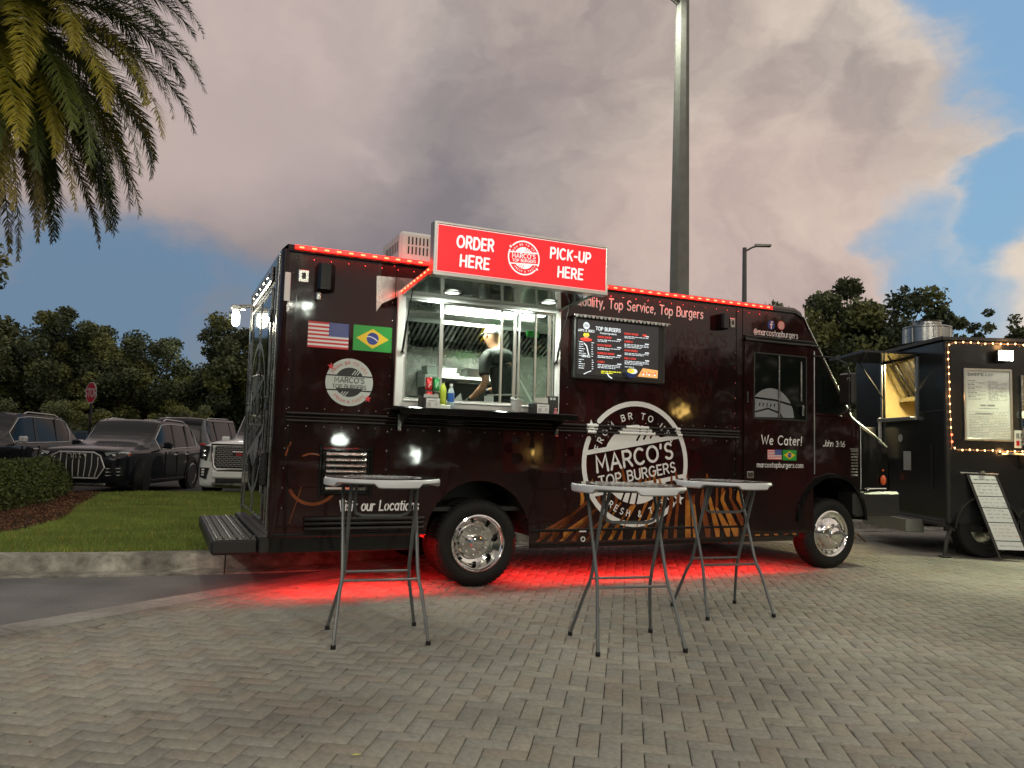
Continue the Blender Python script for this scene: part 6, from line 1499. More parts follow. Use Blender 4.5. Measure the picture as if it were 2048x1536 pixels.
    for o_, nm_ in ((gs, 'side_window'), (gs2, 'side_window'), (gw, 'windscreen'), (gr, 'rear_window')):
        o_.v = [tuple(p_) for p_ in o_.v]; weld(o_.build(nm_, M['windscreen'] if nm_ == 'windscreen' else M['carglass'], t, smooth=False), 60)
    for sg in (-1, 1):
        q = MB(); i0_, i1_ = 5, 10
        lo_ = [Vector((S[i][0], sg * (S[i][4] - .030), S[i][3] + .004)) for i in range(i0_, i1_ + 1)]; hi_ = [Vector((S[i][0], sg * (S[i][6] + .050), S[i][5] - .072)) for i in range(i1_, i0_ - 1, -1)]
        q.tube(lo_ + [(lo_[-1] + hi_[0]) / 2 + Vector((-.10, 0, .02))] + hi_ + [lo_[0]], .010, 6); q.build('window_trim', M['trim'] if style != 'plain' else M['black'], t, smooth=True)
        for xp in (rf - .62, rb + .55):
            q = MB(); z0_ = belt; q.prism([(xp + .03, sg * (w * .98 - .033), z0_), (xp - .05, sg * (w * .98 - .033), z0_), (xp - .10, sg * (w * .73 + .045), roof - .07), (xp - .04, sg * (w * .73 + .045), roof - .07)], (0, sg * .012, 0)); q.build('door_pillar', M['black'], t)
        q = MB(); q.box(rf + .10, rf + .22, sg * (w + .02), sg * (w + .20), belt + .02, belt + .17, .03); q.box(rf + .12, rf + .20, sg * (w - .06), sg * (w + .03), belt + .02, belt + .06, .01)
        q.build('wing_mirror', pm if style != 'chromemirror' else M['trim'], t, smooth=True)
        if rails:
            q = MB(); q.tube([(rf - .45, sg * w * .68, roof + .0), (rf - .60, sg * w * .68, roof + .045), (rb + .35, sg * w * .67, roof + .02), (rb + .15, sg * w * .67, roof - .04)], .014, 6); q.build('roof_rail', M['trim'], t, smooth=True)
        for xd in (rf - .50, rb + .75):
            q = MB(); q.box(xd - .1, xd + .1, sg * (w + .004), sg * (w + .030), belt - .14, belt - .11, .008); q.build('door_handle', M['trim'], t)
        q = MB(); q.box(-h * .55, h * .45, sg * (w - .01), sg * (w + .008), .28, .33, .006); q.build('sill_trim', M['black'], t)
        for xd in (rf - .02, rf - .66, rb + .62):
            q = MB(); q.box(xd, xd + .012, sg * (w - .01), sg * (w + .0125), .36, belt - .06); q.build('door_seam', M['black'], t)
        R_ = .37 if H < 1.8 else .41
        for wx, st in ((h - .92, steer), (-h + 1.0, 0)):
            q = MB(); q.lathe([(R_ + .045, -.01), (R_ + .055, .012), (.001, .012)] if sg > 0 else [(R_ + .045, .01), (R_ + .055, -.012), (.001, -.012)], (wx, sg * w * 1.0, R_ + .01), 'y', 28); q.build('wheel_arch', M['black'], t, smooth=True)
            wh = bpy.data.objects.new('wheel', None); col.objects.link(wh); wh.parent = t; wh.location = (wx, sg * (w - .08), R_); wh.rotation_euler = (0, 0, st + (0 if sg < 0 else pi))
            q = MB(); q.lathe([(R_ - .11, .0), (R_ - .02, -.11), (R_, -.09), (R_, .10), (R_ - .02, .12), (R_ - .11, .12)], (0, 0, 0), 'y', 30); q.build('tyre', M['rubber'], wh, smooth=True)
            q = MB(); q.lathe([(R_ - .10, -.095), (R_ - .125, -.10), (R_ - .14, -.04), (.06, -.03), (.05, -.07), (.001, -.07)], (0, 0, 0), 'y', 24)
            for k in range(5):
                a = 2 * pi * k / 5; c_, s_ = cos(a), sin(a); q.prism([(.04 * c_ - .03 * s_, -.075, .04 * s_ + .03 * c_), (.04 * c_ + .03 * s_, -.075, .04 * s_ - .03 * c_), ((R_ - .12) * c_ + .02 * s_, -.095, (R_ - .12) * s_ - .02 * c_), ((R_ - .12) * c_ - .02 * s_, -.095, (R_ - .12) * s_ + .02 * c_)], (0, .03, 0))
            q.build('rim', M['steel'], wh, smooth=True)
    X = h
    fl = Flat((X, 0, 0), (0, 1, 0), (0, 0, 1), base=.03)        # right-hand direction as seen from ahead
    if style == 'oval':
        G_ = [(-.60, .62), (-.50, .86), (-.36, .93), (.36, .93), (.50, .86), (.60, .62), (.46, .40), (-.46, .40)]
        GG = [(a * W / 1.9 * .98, b * H / 1.66) for a, b in G_]
        q = MB(); q.prism([(X + .012, a, b) for a, b in GG], (-.1, 0, 0)); GR = q.build('grille', M['black'], t)
        q = MB(); P_ = [Vector((X + .02, a, b)) for a, b in GG]; q.tube(P_ + [P_[0]], .016, 6); q.build('grille_surround', M['trim'], GR, smooth=True)
        for k in range(8):
            y = -.455 + .13 * k; q = MB(); tz = .92 if abs(y) < .40 else .84; q.tube([(X + .022, y * .86, .43), (X + .035, y, .66), (X + .022, y * .97, tz * H / 1.66)], .010, 5); q.build('grille_bar', M['trim'], GR, smooth=True)
        for k in range(4):
            q = MB(); c_ = (X + .05, -.135 + .09 * k, .845); q.lathe([(.052 + .009 * cos(a), .009 * sin(a)) for a in [2 * pi * j / 6 for j in range(6)]], c_, 'x', 20, close=True); q.build('emblem_ring', M['chrome'], GR, smooth=True)
        q = MB(); q.box(X - .10, X + .03, -.62, .62, .235, .30, .02); q.build('skid_plate', M['steel'], t)
        for sg in (-1, 1):
            q = MB(); q.prism([(X - .03, sg * .56, .93), (X - .12, sg * .80, .95), (X - .36, sg * .925, .955), (X - .33, sg * .93, .86), (X - .10, sg * .84, .82), (X - .015, sg * .60, .87)], (.03, 0, 0.0)); HL = q.build('headlight', mat('headlight_glass', (.30, .36, .38), .08, metal=.4, coat=1), t)
            q = MB(); q.box(X - .085, X - .035, sg * .66, sg * .76, .86, .90, .01); q.build('lamp_lens', M['decal'], HL)
            q = MB(); q.box(X - .36, X - .28, sg * .912, sg * .945, .875, .92, .01); q.build('side_marker', M['amber'], HL)
            q = MB(); q.prism([(X - .02, sg * .62, .60), (X - .12, sg * .88, .66), (X - .14, sg * .89, .46), (X - .03, sg * .60, .44)], (.03, 0, 0)); VN = q.build('air_intake', M['black'], t)
            for z_ in (.46, .53, .60): q = MB(); q.tube([(X + .012, sg * .61, z_), (X - .075, sg * .87, z_ + .01)], .010, 5); q.build('intake_blade', M['trim'], VN, smooth=True)
    elif style == 'truckish':
        q = MB(); q.box(X - .1, X + .03, -.60, .60, .66, 1.13, .03); GR = q.build('grille', M['black'], t)
        q = MB(); P_ = [Vector((X + .035, a, b)) for a, b in ((-.66, 1.16), (.66, 1.16), (.60, .70), (.52, .62), (-.52, .62), (-.60, .70))]; q.tube(P_ + [P_[0]], .022, 6); q.build('grille_surround', M['chrome'], GR, smooth=True)
        q = MB()
        for r_ in range(11):
            for c_ in range(13):
                y = -.55 + .088 * c_ + (.044 if r_ % 2 else 0); z = .70 + .040 * r_
                if y < .57: q.tube([(X + .036, y - .036, z + .012), (X + .040, y, z), (X + .036, y + .036, z + .012)], .0055, 4)
        tag(q.build('mesh_insert', M['trim'], GR), kind='stuff')
        q = MB(); q.box(X + .03, X + .052, -.22, .22, .90, 1.02, .01); BG = q.build('badge', M['chrome'], GR)
        q = MB(); q.box(X + .05, X + .055, -.20, .20, .915, 1.005, .004); q.build('badge_field', M['black'], BG)
        F = Flat((X + .055, 0, 0), (0, 1, 0), (0, 0, 1), base=.002, step=.0004); F.use(M['red']); F.text('GMC', 0, .932, .056, .26, .28, 'c', xs=1.5); F.build('badge_lettering', BG)
        for sg in (-1, 1):
            q = MB(); q.prism([(X - .02, sg * .70, 1.12), (X - .14, sg * .96, 1.14), (X - .16, sg * .97, .86), (X - .03, sg * .76, .80)], (.045, 0, 0)); HL = q.build('headlight', mat('smoked_headlight', (.03, .03, .035), .08, coat=1), t)
            q = MB(); q.box(X + .01, X + .035, sg * .655, sg * .70, .80, 1.10, .01); q.build('daytime_lamp', M['trim'], HL)
            for z_ in (.90, 1.0): q = MB(); q.lathe([(.001, .0), (.04, -.01), (.045, -.02)], (X + .006, sg * .83, z_), 'x', 12); q.build('lamp_lens', M['steel2'], HL, smooth=True)
            q = MB(); q.prism([(X + .0, sg * .70, .66), (X - .08, sg * .92, .66), (X - .09, sg * .92, .46), (X - .01, sg * .76, .42)], (.05, 0, 0)); FG = q.build('fog_pocket', M['black'], t)
            for k in range(3): q = MB(); q.box(X - .01, X + .04, sg * .80, sg * .86, .49 + .055 * k, .525 + .055 * k, .008); q.build('fog_lamp', M['lampw'] if False else M['decal'], FG)
        q = MB(); q.box(X - .08, X + .05, -.64, .64, .44, .60, .03); q.build('bumper', pm, t); q = MB(); q.box(X - .1, X + .055, -.55, .55, .36, .44, .01); q.build('lower_intake', M['black'], t); q = MB(); q.box(X - .1, X + .06, -.62, .62, .28, .36, .02); q.build('skid_plate', M['steel'], t)
    else:
        q = MB(); q.box(X - .05, X + .02, -.5, .5, .55, .78, .02); q.build('grille', M['black'], t)
        for sg in (-1, 1): q = MB(); q.box(X - .2, X - .02, sg * .60, sg * .86, .80, .92, .03); q.build('headlight', M['steel2'], t)
    for sg in (-1, 1): q = MB(); q.box(-h - .01, -h + .14, sg * .62, sg * (w - .06), belt - .16, belt - .02, .02); q.build('tail_light', M['redlens'], t)
    q = MB(); q.box(-h - .02, -h + .1, -.26, .26, .62, .76, .005); q.build('number_plate', M['decalg'], t)
    return t
suv('black car with big barred grille and four-ring emblem facing us', (-8.98, 18.45, .02), radians(-90 + 1), M['p_black'], style='oval', steer=radians(22))
suv('white car with mesh grille, half hidden by the truck', (-5.72, 19.35, .02), radians(-90), M['p_white'], L=5.3, W=2.06, H=1.95, style='truckish', boxy=.8)
suv('black car cut by the left edge, pale wing mirror showing', (-12.25, 18.3, .02), radians(-90), M['p_black'], L=4.9, W=1.93, H=1.74, style='chromemirror')
suv('grey car with dark windows seen between the black car and the white one', (-10.35, 26.6, .02), radians(90), M['p_grey'], L=5.2, W=2.0, H=1.88, style='plain', boxy=.9)
suv('dark blue car just over the roof of the black four-ring one', (-12.9, 27.5, .02), radians(90), M['p_blue'], L=4.9, W=1.9, H=1.80, style='plain', boxy=.3)
suv('silver car tail showing behind the leftmost black car', (-16.4, 26.8, .02), radians(90), M['p_silver'], L=4.8, W=1.88, H=1.72, style='plain')
suv('small dark car behind the bonnet of the black four-ring one', (-17.9, 32.2, .02), radians(80), M['p_black'], L=4.4, W=1.8, H=1.42, style='plain', rails=False)

# ================================================================== SIGN, LAMPS
t = thing('stop_sign', 'red octagonal STOP sign on a dark post behind the cars', 'stop sign', (-14.1, 26.0, 0), radians(-28))
M['signface'] = mat('stop_red', (.62, .016, .024), .4); q = MB(); q.box(-.035, .035, .0, .07, 0, 3.06, .005); q.build('post', M['black'], t)
oc = [(.38 * cos(radians(22.5 + 45 * k)), .38 * sin(radians(22.5 + 45 * k))) for k in range(8)]
q = MB(); q.prism([(a, -.012, 2.70 + b) for a, b in oc], (0, .01, 0)); pl = q.build('sign_plate', M['decal'], t)
F = Flat((0, -.012, 2.70), (1, 0, 0), (0, 0, 1), base=.002, step=.001); F.use(M['signface']); F.poly([(a * .93, b * .93) for a, b in oc]); F.use(M['decal']); F.text('STOP', 0, -.13, .26, .17, .22, 'c', xs=.88); F.build('sign_lettering', pl)
t.scale = (.8, 1, 1)
M['poleconc'] = mat('painted_light_pole', (.175, .182, .165), .6, var=.15, vscale=6, bump=.2, bscale=60)
def lamp_post(x, y, h, r, label, heads, glow, rz=0.0, grp=None, lens='lampx', square=True, col_=(1, .96, .80), rt=None):
    t = thing('lamp_post', label, 'lamp post', (x, y, 0), rz, grp); q = MB(); n = 8
    q.loft([[(rr * cos(2 * pi * (k + .5) / n), rr * sin(2 * pi * (k + .5) / n), z) for k in range(n)] for rr, z in ((r * 1.18, 0), (r, h * .5), ((rt or r * .72), h))], closed=True, caps=True); q.build('pole', M['poleconc'], t)
    for (dx, dy, e) in heads:
        q = MB(); q.tube([(0, 0, h - .15), (dx * .5, dy * .5, h + .02), (dx * .7, dy * .7, h + .05)], .04, 8); L2 = Vector((dx, dy, 0)).length; d = Vector((dx, dy, 0)) / L2; s = Vector((-d.y, d.x, 0))
        def pt(a, b, z): v = d * a + s * b; return (v.x, v.y, z)
        a0, a1 = L2 * .62, L2 * .62 + .62; z = h + .04
        q.add([pt(a0, -.09, z), pt(a1, -.16, z), pt(a1, .16, z), pt(a0, .09, z), pt(a0, -.07, z + .10), pt(a1, -.13, z + .06), pt(a1, .13, z + .06), pt(a0, .07, z + .10)], [(0, 3, 2, 1), (4, 5, 6, 7), (0, 1, 5, 4), (1, 2, 6, 5), (2, 3, 7, 6), (3, 0, 4, 7)])
        hd_ = q.build('lamp_head', M['steel'], t)
        if e > 0:
            q = MB(); q.add([pt(a0 + .12, -.09, z - .012), pt(a1 - .04, -.12, z - .012), pt(a1 - .04, .12, z - .012), pt(a0 + .12, .09, z - .012)], [(0, 1, 2, 3)]); q.build('lens', M[lens], hd_)
            c = pt((a0 + a1) / 2, 0, z - .06); add_light('lamp_glow', 'AREA', hd_, c, e, col_, .7 if e > 100 else .3)
    return t
lamp_post(2.88, 13.4, 9.45, .165, 'thick tall lamp post rising behind the burger truck, lit at the top', [(-.9, -.55, 99)], 1)
lamp_post(9.0, 30.0, 9.35, .11, 'thin unlit lamp post far behind the cab of the truck', [(.6, -.1, 0)], 0)
lamp_post(-17.3, 46.8, 9.0, .05, 'far lamp post glowing above the trees beside the truck', [(.8, -.4, 98)], 0, lens='lampx')
lamp_post(-8.5, -6.5, 8.5, .13, 'lit lamp post behind the viewer on the left, seen as a reflection', [(.7, .9, 750)], 1)
lamp_post(17.65, -22.4, 8.5, .13, 'lit lamp post far behind the viewer to the right, mirrored beside the rear corner', [(-.4, -.9, 700)], 1)
lamp_post(30.0, -16.0, 7.2, .10, 'warm lit lamp post far to the right behind the viewer', [(-.7, -.7, 500)], 1, col_=(1, .70, .30))
lamp_post(.8, -13.5, 8.5, .13, 'lit lamp post added behind the viewer to soften the shadows', [(-.2, .9, 900)], 1)  # extra lamp out of view, added so shadows on the pavers soften
lamp_post(7.5, -8.0, 8.5, .13, 'lit lamp post behind the viewer on the right, seen as a reflection', [(-.7, .9, 750)], 1)

M['globe_w'] = mat('lit_white_globe', (.9, .9, .85), .4, emit=(.90, 1, .86), estr=60); M['globe_o'] = mat('lit_amber_globe', (.9, .6, .2), .4, emit=(1, .62, .16), estr=22)
for x, y, z, r, mm, lb in ((4.97, -3.75, 4.6, .15, 'globe_w', 'tall white globe lamp behind the viewer, mirrored near the rear top corner of the truck'), (4.61, -1.52, 1.35, .10, 'globe_w', 'low white globe lamp behind the viewer, mirrored over the louvre of the truck'),
                           (5.72, -.30, 1.07, .12, 'globe_w', 'lowest white globe lamp right of the viewer, mirrored behind the left table'), (11.32, 3.12, 2.30, .15, 'globe_o', 'tall amber globe lamp far right, mirrored above the big badge'), (7.46, 1.67, 1.19, .08, 'globe_o', 'low amber globe lamp to the right, mirrored above the rear wheel')):
    t = thing('globe_lamp', lb, 'lamp', (x, y, 0), 0, 'globe lamps round the plaza behind the viewer')
    q = MB(); q.lathe([(.16, 0), (.16, .03), (.03, .05), (.022, z - r)], (0, 0, 0), 'z', 12); q.build('pole', M['black'], t, smooth=True)
    q = MB(); q.lathe([(max(.001, r * sin(pi * k / 10)), z - r * cos(pi * k / 10)) for k in range(11)], (0, 0, 0), 'z', 16); q.build('globe', M[mm], t, smooth=True)

# ================================================================== BLACK TRAILER AT THE RIGHT
TRL = thing('food_trailer', 'black food trailer with warm string lights and a white menu', 'food trailer', (5.96, 10.62, 0), 0.0)
M['trailer'] = mat('trailer_black', (.014, .015, .017), .22, coat=.3, bump=.05, bscale=4); M['trailerroof'] = mat('trailer_roof', (.05, .05, .052), .5)
M['yellowwall'] = mat('kitchen_wall_yellow', (.70, .58, .30), .4, var=.08, vscale=5)
TL, TWD, Z0_, Z1_ = 6.2, 2.75, .46, 2.98     # along x, along y
q = MB()
q.box(0, TL, 0, .03, Z0_, Z1_); q.box(0, TL, TWD - .03, TWD, Z0_, Z1_); q.box(TL - .03, TL, .03, TWD - .03, Z0_, Z1_)
y0_, y1_, z0_, z1_ = .78, 1.80, 1.93, 2.80    # hatch opening in the end wall
q.box(0, .03, .03, y0_, Z0_, Z1_); q.box(0, .03, y1_, TWD - .03, Z0_, Z1_); q.box(0, .0301, y0_, y1_, Z0_, z0_); q.box(0, .0301, y0_, y1_, z1_, Z1_); q.box(.03, TL, .03, TWD - .03, Z0_, Z0_ + .04)
q.build('body', M['trailer'], TRL)
q = MB(); rows = []
for i in range(9):
    y = -.05 + (TWD + .1) * i / 8; rows.append([(x, y, Z1_ + .005 + .06 * sin(pi * i / 8)) for x in (-.05, TL * .5, TL + .05)])
q.loft(rows); q.box(-.055, TL + .055, -.055, -.03, Z1_ - .02, Z1_ + .02, .004); q.box(-.06, -.03, -.03, TWD + .03, Z1_ - .02, Z1_ + .03, .004); q.build('roof', M['trailerroof'], TRL, smooth=True)
q = MB(); q.box(-.012, .04, -.012, .04, Z0_, Z1_ - .022, .004); q.box(-.012, -.001, .35, .38, .9, 1.5, .003); q.box(-.014, -.001, .05, .66, 1.98, 1.995, .003); q.build('corner_trim', M['black'], TRL)
# interior seen through the hatch
q = MB(); q.box(.05, .06, 0.05, y0_ - .02, Z0_, Z1_ - .02); q.box(.05, .06, y1_ + .02, TWD - .05, Z0_, Z1_ - .02); q.box(1.0, 1.05, .05, TWD - .05, .5, 2.95); q.box(.06, 1.0, TWD - .08, TWD - .05, .5, 2.95); q.box(.06, 1.9, .05, .08, .5, 2.95); q.box(.06, 1.9, .08, TWD - .08, 2.90, 2.94); q.build('kitchen_wall', M['yellowwall'], TRL)
q = MB(); q.prism([(.42, .3, 2.88), (.70, .3, 2.34), (.72, .3, 2.34), (.44, .3, 2.88)], (0, 2.3, 0)); q.box(.66, .72, .3, 2.6, 2.26, 2.33); TH = q.build('extraction_hood', M['steel'], TRL)
for k in range(12):
    y = .40 + k * .17; q = MB(); q.prism([(.40, y, 2.86), (.68, y, 2.34), (.65, y, 2.33), (.37, y, 2.85)], (0, .075, 0)); q.build('baffle_blade', M['black'], TH)
q = MB(); q.box(.5, .98, .5, 2.4, .6, 1.75, .01); q.build('fryer', M['steel'], TRL)
for y in (1.10, 1.45):
    q = MB(); q.tube([(.75, y, 1.93), (.45, y - .05, 2.08), (.38, y - .05, 2.10)], .014, 6); q.build('basket_handle', M['black'], TRL, smooth=True)
add_light('kitchen_glow', 'AREA', TRL, (.20, 1.3, 2.86), 85, (1, .80, .42), .3, 1.2)
t_ = thing('stock_pot', 'dark pot standing inside the yellow-lit hatch of the trailer', 'pot', (6.30, 11.62, 1.75)); q = MB(); q.lathe([(.001, 0), (.13, 0), (.14, .02), (.14, .28), (.15, .29), (.10, .34), (.001, .36)], (0, 0, 0), 'z', 18); q.build('body', M['black'], t_, smooth=True)
# raised flap, struts, door post, stickers
q = MB(); q.add([(-.02, y0_ - .12, z1_ + .03), (-.02, y1_ + .10, z1_ + .03), (-.82, y1_ + .10, z1_ + .05), (-.82, y0_ - .12, z1_ + .05), (-.02, y0_ - .12, z1_ + .065), (-.02, y1_ + .10, z1_ + .065), (-.82, y1_ + .10, z1_ + .085), (-.82, y0_ - .12, z1_ + .085)], [(0, 1, 2, 3), (4, 7, 6, 5), (0, 4, 5, 1), (1, 5, 6, 2), (2, 6, 7, 3), (3, 7, 4, 0)]); FLP = q.build('hatch_flap', M['trailer'], TRL)
for y in (y0_ + .03, y1_ - .03):
    q = MB(); q.tube([(-.01, y, 2.25), (-.40, y, z1_ + .03)], .011, 6); q.build('gas_strut', M['black'], FLP, smooth=True)
q = MB(); q.box(-.02, .05, y0_ - .05, y0_, z0_ - .05, z1_ + .02, .005); q.box(-.02, .05, y1_, y1_ + .05, z0_ - .05, z1_ + .02, .005); q.box(-.10, .05, y0_, y1_, z0_ - .05, z0_, .005); q.build('hatch_frame', M['alu'], TRL)
q = MB(); q.box(-.05, -.012, y1_ + .02, y1_ + .07, .95, 1.95, .006); q.build('door_post', M['whitep'], TRL)
q = MB(); q.box(-.006, -.001, .95, 1.16, 1.14, 1.42); q.build('notice_sticker', M['decalg'], TRL)
q = MB(); q.disc((-.004, 1.25, 1.62), .06, 'x', 18, .003); q.build('round_sticker', M['decalg'], TRL)
q = MB(); q.box(-.35, -.02, 2.0, 2.65, 1.30, 1.80, .01); q.build('electrical_box', mat('beige_box', (.22, .21, .18), .5), TRL)
q = MB(); q.lathe([(.0005, -.03), (.05, -.02), (.055, 0)], (-.36, 1.94, 1.03), 'x', 14); q.build('clearance_lamp', M['amber'], TRL, smooth=True)
# drawbar, tread-plate box, wheel, stabiliser
M['tread'] = mat('tread_plate', (.36, .36, .34), .35, metal=1, bump=.25, bscale=70, bdetail=1)
q = MB(); q.box(-.30, -.03, .55, 1.90, .27, .46, .008); q.build('tread_plate_box', M['tread'], TRL)
q = MB(); q.box(-.06, 0, .02, TWD, .40, .46, .01); q.box(0, TL, .05, .12, .34, .46, .01); q.box(.3, TL, 1.2, 1.5, .30, .46, .02); q.build('chassis', M['black'], TRL)
q = MB(); q.tube([(.07, .05, .40), (-.02, .0, .22), (-.06, -.02, .02)], .028, 8); q.box(-.12, 0, -.08, .04, 0, .02, .004); q.build('stabiliser_leg', M['black'], TRL, smooth=True)
for xw in (.52, 1.35):
    q = MB(); q.lathe([(.20, -.02), (.36, -.03), (.385, 0), (.385, .18), (.36, .2), (.2, .2)], (xw, .03, .385), 'y', 36); WHL = q.build('tyre', M['rubber'], TRL, smooth=True)
    q = MB(); q.lathe([(.20, .0), (.19, .04), (.06, .02), (.05, -.01), (.001, -.01)], (xw, .03, .385), 'y', 24); q.build('rim', M['steel'], WHL, smooth=True)
    q = MB(); q.lathe([(.43, -.06), (.45, -.06), (.45, .2), (.43, .2)], (xw, 0, .40), 'y', 24, a0=0, a1=pi, close=True); q.build('mudguard', M['black'], WHL, smooth=True)
# exhaust fan on the roof
q = MB(); q.lathe([(.30, 0), (.30, .04), (.335, .06), (.335, .30), (.345, .31), (.345, .33), (.20, .37), (.20, .40), (.24, .42), (.001, .45)], (.48, 1.35, 3.02), 'z', 28); FAN = q.build('exhaust_fan', M['steel'], TRL, smooth=True, ang=25)
for k in range(14):
    a = 2 * pi * k / 14; q = MB(); q.tube([(.48 + .339 * cos(a), 1.35 + .339 * sin(a), 3.08), (.48 + .339 * cos(a), 1.35 + .339 * sin(a), 3.32)], .008, 5); q.build('rib', M['alu'], FAN)
# floodlight
q = MB(); q.box(.65, .87, -.12, -.04, 2.67, 2.83, .01); q.box(.74, .78, -.05, 0, 2.78, 2.83, .005); FLD = q.build('floodlight', M['black'], TRL)
q = MB(); q.box(.665, .855, -.128, -.121, 2.685, 2.815); q.build('lens', M['lampx'], FLD)
add_light('floodlight_beam', 'AREA', FLD, (.76, -.135, 2.745), 190, (.93, 1, .62), .15, .09, (radians(-58), 0, 0), spread=radians(168))
# menu poster
q = MB(); px0, px1, pz0, pz1 = .235, .90, 1.585, 2.575
for a, b, c, d in ((px0, px1, pz1 - .03, pz1), (px0, px1, pz0, pz0 + .03), (px0, px0 + .03, pz0 + .03, pz1 - .03), (px1 - .03, px1, pz0 + .03, pz1 - .03)): q.box(a, b, -.03, 0, c, d, .004)
PST = q.build('poster_frame', M['alu'], TRL)
q = MB(); q.box(px0 + .03, px1 - .03, -.008, -.002, pz0 + .03, pz1 - .03); q.build('poster_sheet', M['paper'], PST)
F = Flat((0, -.008, 0), (1, 0, 0), (0, 0, 1), base=.002); F.use(M['blackprint']); F.text("DANNY'S", px0 + .07, 2.475, .036, .2, .25); F.use(M['grey_print']); F.text('CAJUN', px0 + .27, 2.475, .034, .16, .25); rs = random.Random(3)
def para(x0, x1, z0, n, dz, h=.008):
    for i in range(n):
        x = x0
        while x < x1 - .02:
            w = rs.uniform(.012, .05); F.rect(x, z0 - i * dz, min(x + w, x1), z0 - i * dz + h); x += w + .010
            if rs.random() < .12: x += .06
for k in range(5): F.use(M['grey_print']); para(px0 + .06, px0 + .06 + .12, 2.40 - k * .055, 1, .02, .011); para(px0 + .06, px0 + .30, 2.382 - k * .055, 2, .016, .005); para(px0 + .34, px0 + .47, 2.39 - k * .055, 1, .02, .009); para(px0 + .34, px0 + .60, 2.372 - k * .055, 2, .016, .005)
F.rect(px0 + .22, 2.058, px0 + .30, 2.078); F.rect(px0 + .315, 2.058, px0 + .42, 2.078); para(px0 + .20, px1 - .20, 2.02, 1, .02, .010)
para(px0 + .06, px1 - .06, 1.98, 16, .022, .005); F.build('poster_text', PST)
q = MB(); q.box(.925, 1.12, -.012, -.002, 1.50, 1.74); SP = q.build('small_poster', M['paper'], TRL)
F = Flat((0, -.012, 0), (1, 0, 0), (0, 0, 1), base=.002)
for r in range(2):
    for c in range(3): F.use((M['redlens'], M['grey_print'], M['steel'])[(r + c) % 3]); F.rect(.945 + c * .058, 1.53 + r * .10, .99 + c * .058, 1.60 + r * .10)
F.build('picture', SP)
q = MB(); q.box(.90, 3.4, -.33, 0, 1.40, 1.432, .006); CT = q.build('counter_shelf', M['alu'], TRL); q = MB(); q.box(.72, .90, -.05, 0, 1.40, 1.43, .004); q.build('hinge_bracket', M['steel'], TRL)
for x in (.98, 2.2, 3.2): q = MB(); q.prism([(x, -.01, 1.2), (x, -.28, 1.40), (x, -.01, 1.40)], (.02, 0, 0)); q.build('shelf_bracket', M['steel'], CT)
q = MB(); q.box(1.02, 3.4, -.012, 0, 1.50, 1.56); q.box(1.02, 1.06, -.03, .0, 1.56, 2.5, .004); q.build('window_frame', M['steel'], TRL)
t = thing('sanitiser_dispenser', 'small white bottle dispenser beside the menu poster at the right edge', 'dispenser', (7.02, 10.60, 1.78)); q = MB(); q.box(-.04, .04, -.07, 0, .12, .22, .01); q.build('pump_box', M['whitep'], t); q = MB(); q.lathe([(.001, 0), (.022, 0), (.026, .02), (.022, .12), (.001, .125)], (0, -.035, 0), 'z', 14); q.build('bottle', M['bluelabel'], t, smooth=True)
# string lights: one strand, every bulb its own piece
M['bulb'] = mat('warm_bulb', (.9, .6, .3), .3, emit=(1, .50, .16), estr=10); M['bulbr'] = mat('red_bulb', (.9, .2, .1), .3, emit=(1, .10, .04), estr=8)
SL = thing('string_lights', 'strand of warm fairy bulbs round the edge of the black trailer wall', 'string lights', (5.96, 10.62, 0))
q = MB(); q.lathe([(.001, -.014), (.007, -.007), (.009, .003), (.006, .010), (.001, .013)], (0, 0, 0), 'z', 8); BM_ = q.mesh('bulb', M['bulb'], smooth=True); q2 = MB(); q2.lathe([(.001, -.016), (.010, -.008), (.013, .004), (.009, .014), (.001, .018)], (0, 0, 0), 'z', 8); BR_ = q2.mesh('bulb', M['bulbr'], smooth=True)
path = [(4.5, 2.90), (.10, 2.925), (.02, 2.88), (.03, 2.2), (.05, 1.50), (.12, 1.452), (.60, 1.455), (.70, 1.45), (4.5, 1.47)]
wire = [Vector((x, -.035, z)) for x, z in path]; q = MB(); q.tube(wire, .0045, 5); q.build('cable', mat('glowing_copper_wire', (.45, .22, .12), .5, emit=(1, .4, .2), estr=.25), SL)  # the cable material carries a faint warm glow of its own
acc = 0.0; nxt = .05
for a, b in zip(wire, wire[1:]):
    d = (b - a).length
    while nxt < acc + d:
        p = a + (b - a) * ((nxt - acc) / d)
        if p.x < 1.9: o = link('bulb', BR_ if (1.50 < p.z < 1.72 and p.x < .1) else BM_, SL, (p.x + rp.uniform(-.006, .006), p.y - .008, p.z + rp.uniform(-.008, .008)))
        nxt += .103
    acc += d
for p_, e_ in (((.8, -.12, 2.91), 1.6), ((.0, -.12, 2.2), 1.2), ((.8, -.12, 1.44), 1.6)): add_light('bulb_glow', 'POINT', SL, p_, e_ * .8, (1, .5, .18), .05)
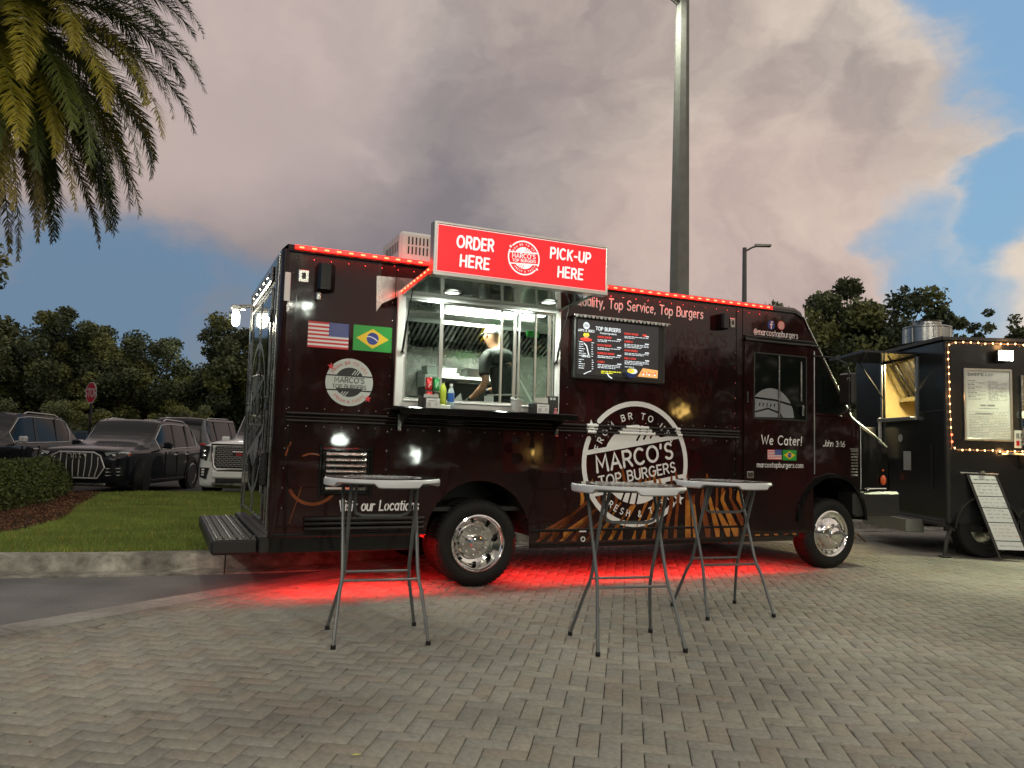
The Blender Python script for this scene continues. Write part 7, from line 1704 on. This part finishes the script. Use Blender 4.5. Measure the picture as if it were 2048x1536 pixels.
# A-board
AB = thing('a_frame_board', 'leaning black A-frame board with six handwritten white strips', 'A-frame sign', (6.50, 10.35, 0), radians(-2))
q = MB(); tilt_ = .24
def ab(x, z, off=0.0): k = (z / 1.12); return (x + .235 - .045 - .28 * k, -.02 + .26 * k + off, z)
ww = .185
for xx in (-ww - .02, ww): q.add([ab(xx, .02), ab(xx + .022, .02), ab(xx + .022, 1.13), ab(xx, 1.13), ab(xx, .02, .02), ab(xx + .022, .02, .02), ab(xx + .022, 1.13, .02), ab(xx, 1.13, .02)], [(0, 1, 2, 3), (7, 6, 5, 4), (0, 4, 5, 1), (3, 2, 6, 7), (0, 3, 7, 4), (1, 5, 6, 2)])
q.add([ab(-ww, .16, .006), ab(ww, .16, .006), ab(ww, 1.12, .006), ab(-ww, 1.12, .006), ab(-ww, .16, .018), ab(ww, .16, .018), ab(ww, 1.12, .018), ab(-ww, 1.12, .018)], [(0, 1, 2, 3), (7, 6, 5, 4), (0, 4, 5, 1), (3, 2, 6, 7), (0, 3, 7, 4), (1, 5, 6, 2)]); q.build('board', M['black'], AB)
q = MB()
for xx in (-.24, .08): q.tube([(xx, .24, 1.10), (xx + .04, .70, .02)], .011, 6); 
q.tube([(-.26, .45, .35), (.14, .48, .35)], .008, 6); q.build('back_leg', M['black'], AB, smooth=True)
q = MB(); q.tube([ab(-ww - .10, 1.145), ab(ww + .04, 1.135)], .010, 6); q.box(-.12, -.05, .22, .27, 1.145, 1.165, .004); q.build('clip_bar', M['steel'], AB)
O = Vector(ab(-ww, .16, .002)); Rv = (Vector(ab(ww, .16, .002)) - O).normalized(); Uv = (Vector(ab(-ww, 1.12, .002)) - O).normalized(); UL = (Vector(ab(-ww, 1.12, .002)) - O).length
zz = UL
rs = random.Random(6)
M['inkg'] = mat('green_marker_ink', (.03, .12, .08), .6); M['inkb'] = mat('blue_marker_ink', (.04, .08, .16), .6); M['inkr'] = mat('orange_marker_ink', (.42, .14, .08), .6)
for k, hh in enumerate((.115, .175, .155, .195, .245, .12)):
    zt_ = zz - .008; zb_ = zz - hh; zz -= hh + .004
    F = Flat(O, Rv, Uv, step=.0002, base=.002); F.use(M['tableedge']); F.rect(.015, zb_, 2 * ww - .015, zt_)
    st = F.build('strip', AB)
    F = Flat(O, Rv, Uv, step=.0001, base=.0035); rows_ = max(1, int(hh / .05)); F.use((M['inkg'], M['inkb'], M['grey_print'], M['inkb'], M['inkr'], M['grey_print'])[k])
    for r in range(rows_):
        y = zt_ - .040 - r * .048 if hh > .13 else zt_ - .068; x = .05
        while x < 2 * ww - .07:
            wl_ = rs.uniform(.03, .09); p = []; m_ = int(wl_ / .006)
            for j in range(m_): p.append((x + j * .006, y + rs.uniform(0, .016) * (1.5 if j == 0 else 1)))
            if len(p) > 2: F.stroke(p, .0042, cap=False)
            x += wl_ + .018
    F.build('handwriting', st)
# cable and bits on the ground behind the front wheel
t = thing('jack_stand', 'small rusty folding stand on the ground behind the front wheel', 'stand', (5.35, 12.0, 0), .3); q = MB(); q.tube([(-.12, 0, .02), (.0, 0, .14), (.14, 0, .02)], .014, 6); q.tube([(-.2, .1, .16), (0, .02, .145)], .012, 6); q.build('frame', mat('rusty_steel', (.16, .11, .05), .7, var=.3), t, smooth=True)
t = thing('fallen_leaf', 'small yellow leaf lying on the pavers in front of the truck', 'leaf', (-.62, 3.42, .006)); q = MB(); q.poly([(-.022, 0, 0), (0, .010, .004), (.024, .002, .002), (0, -.010, .003)]); q.build('blade', mat('yellow_leaf', (.42, .40, .08), .6), t)
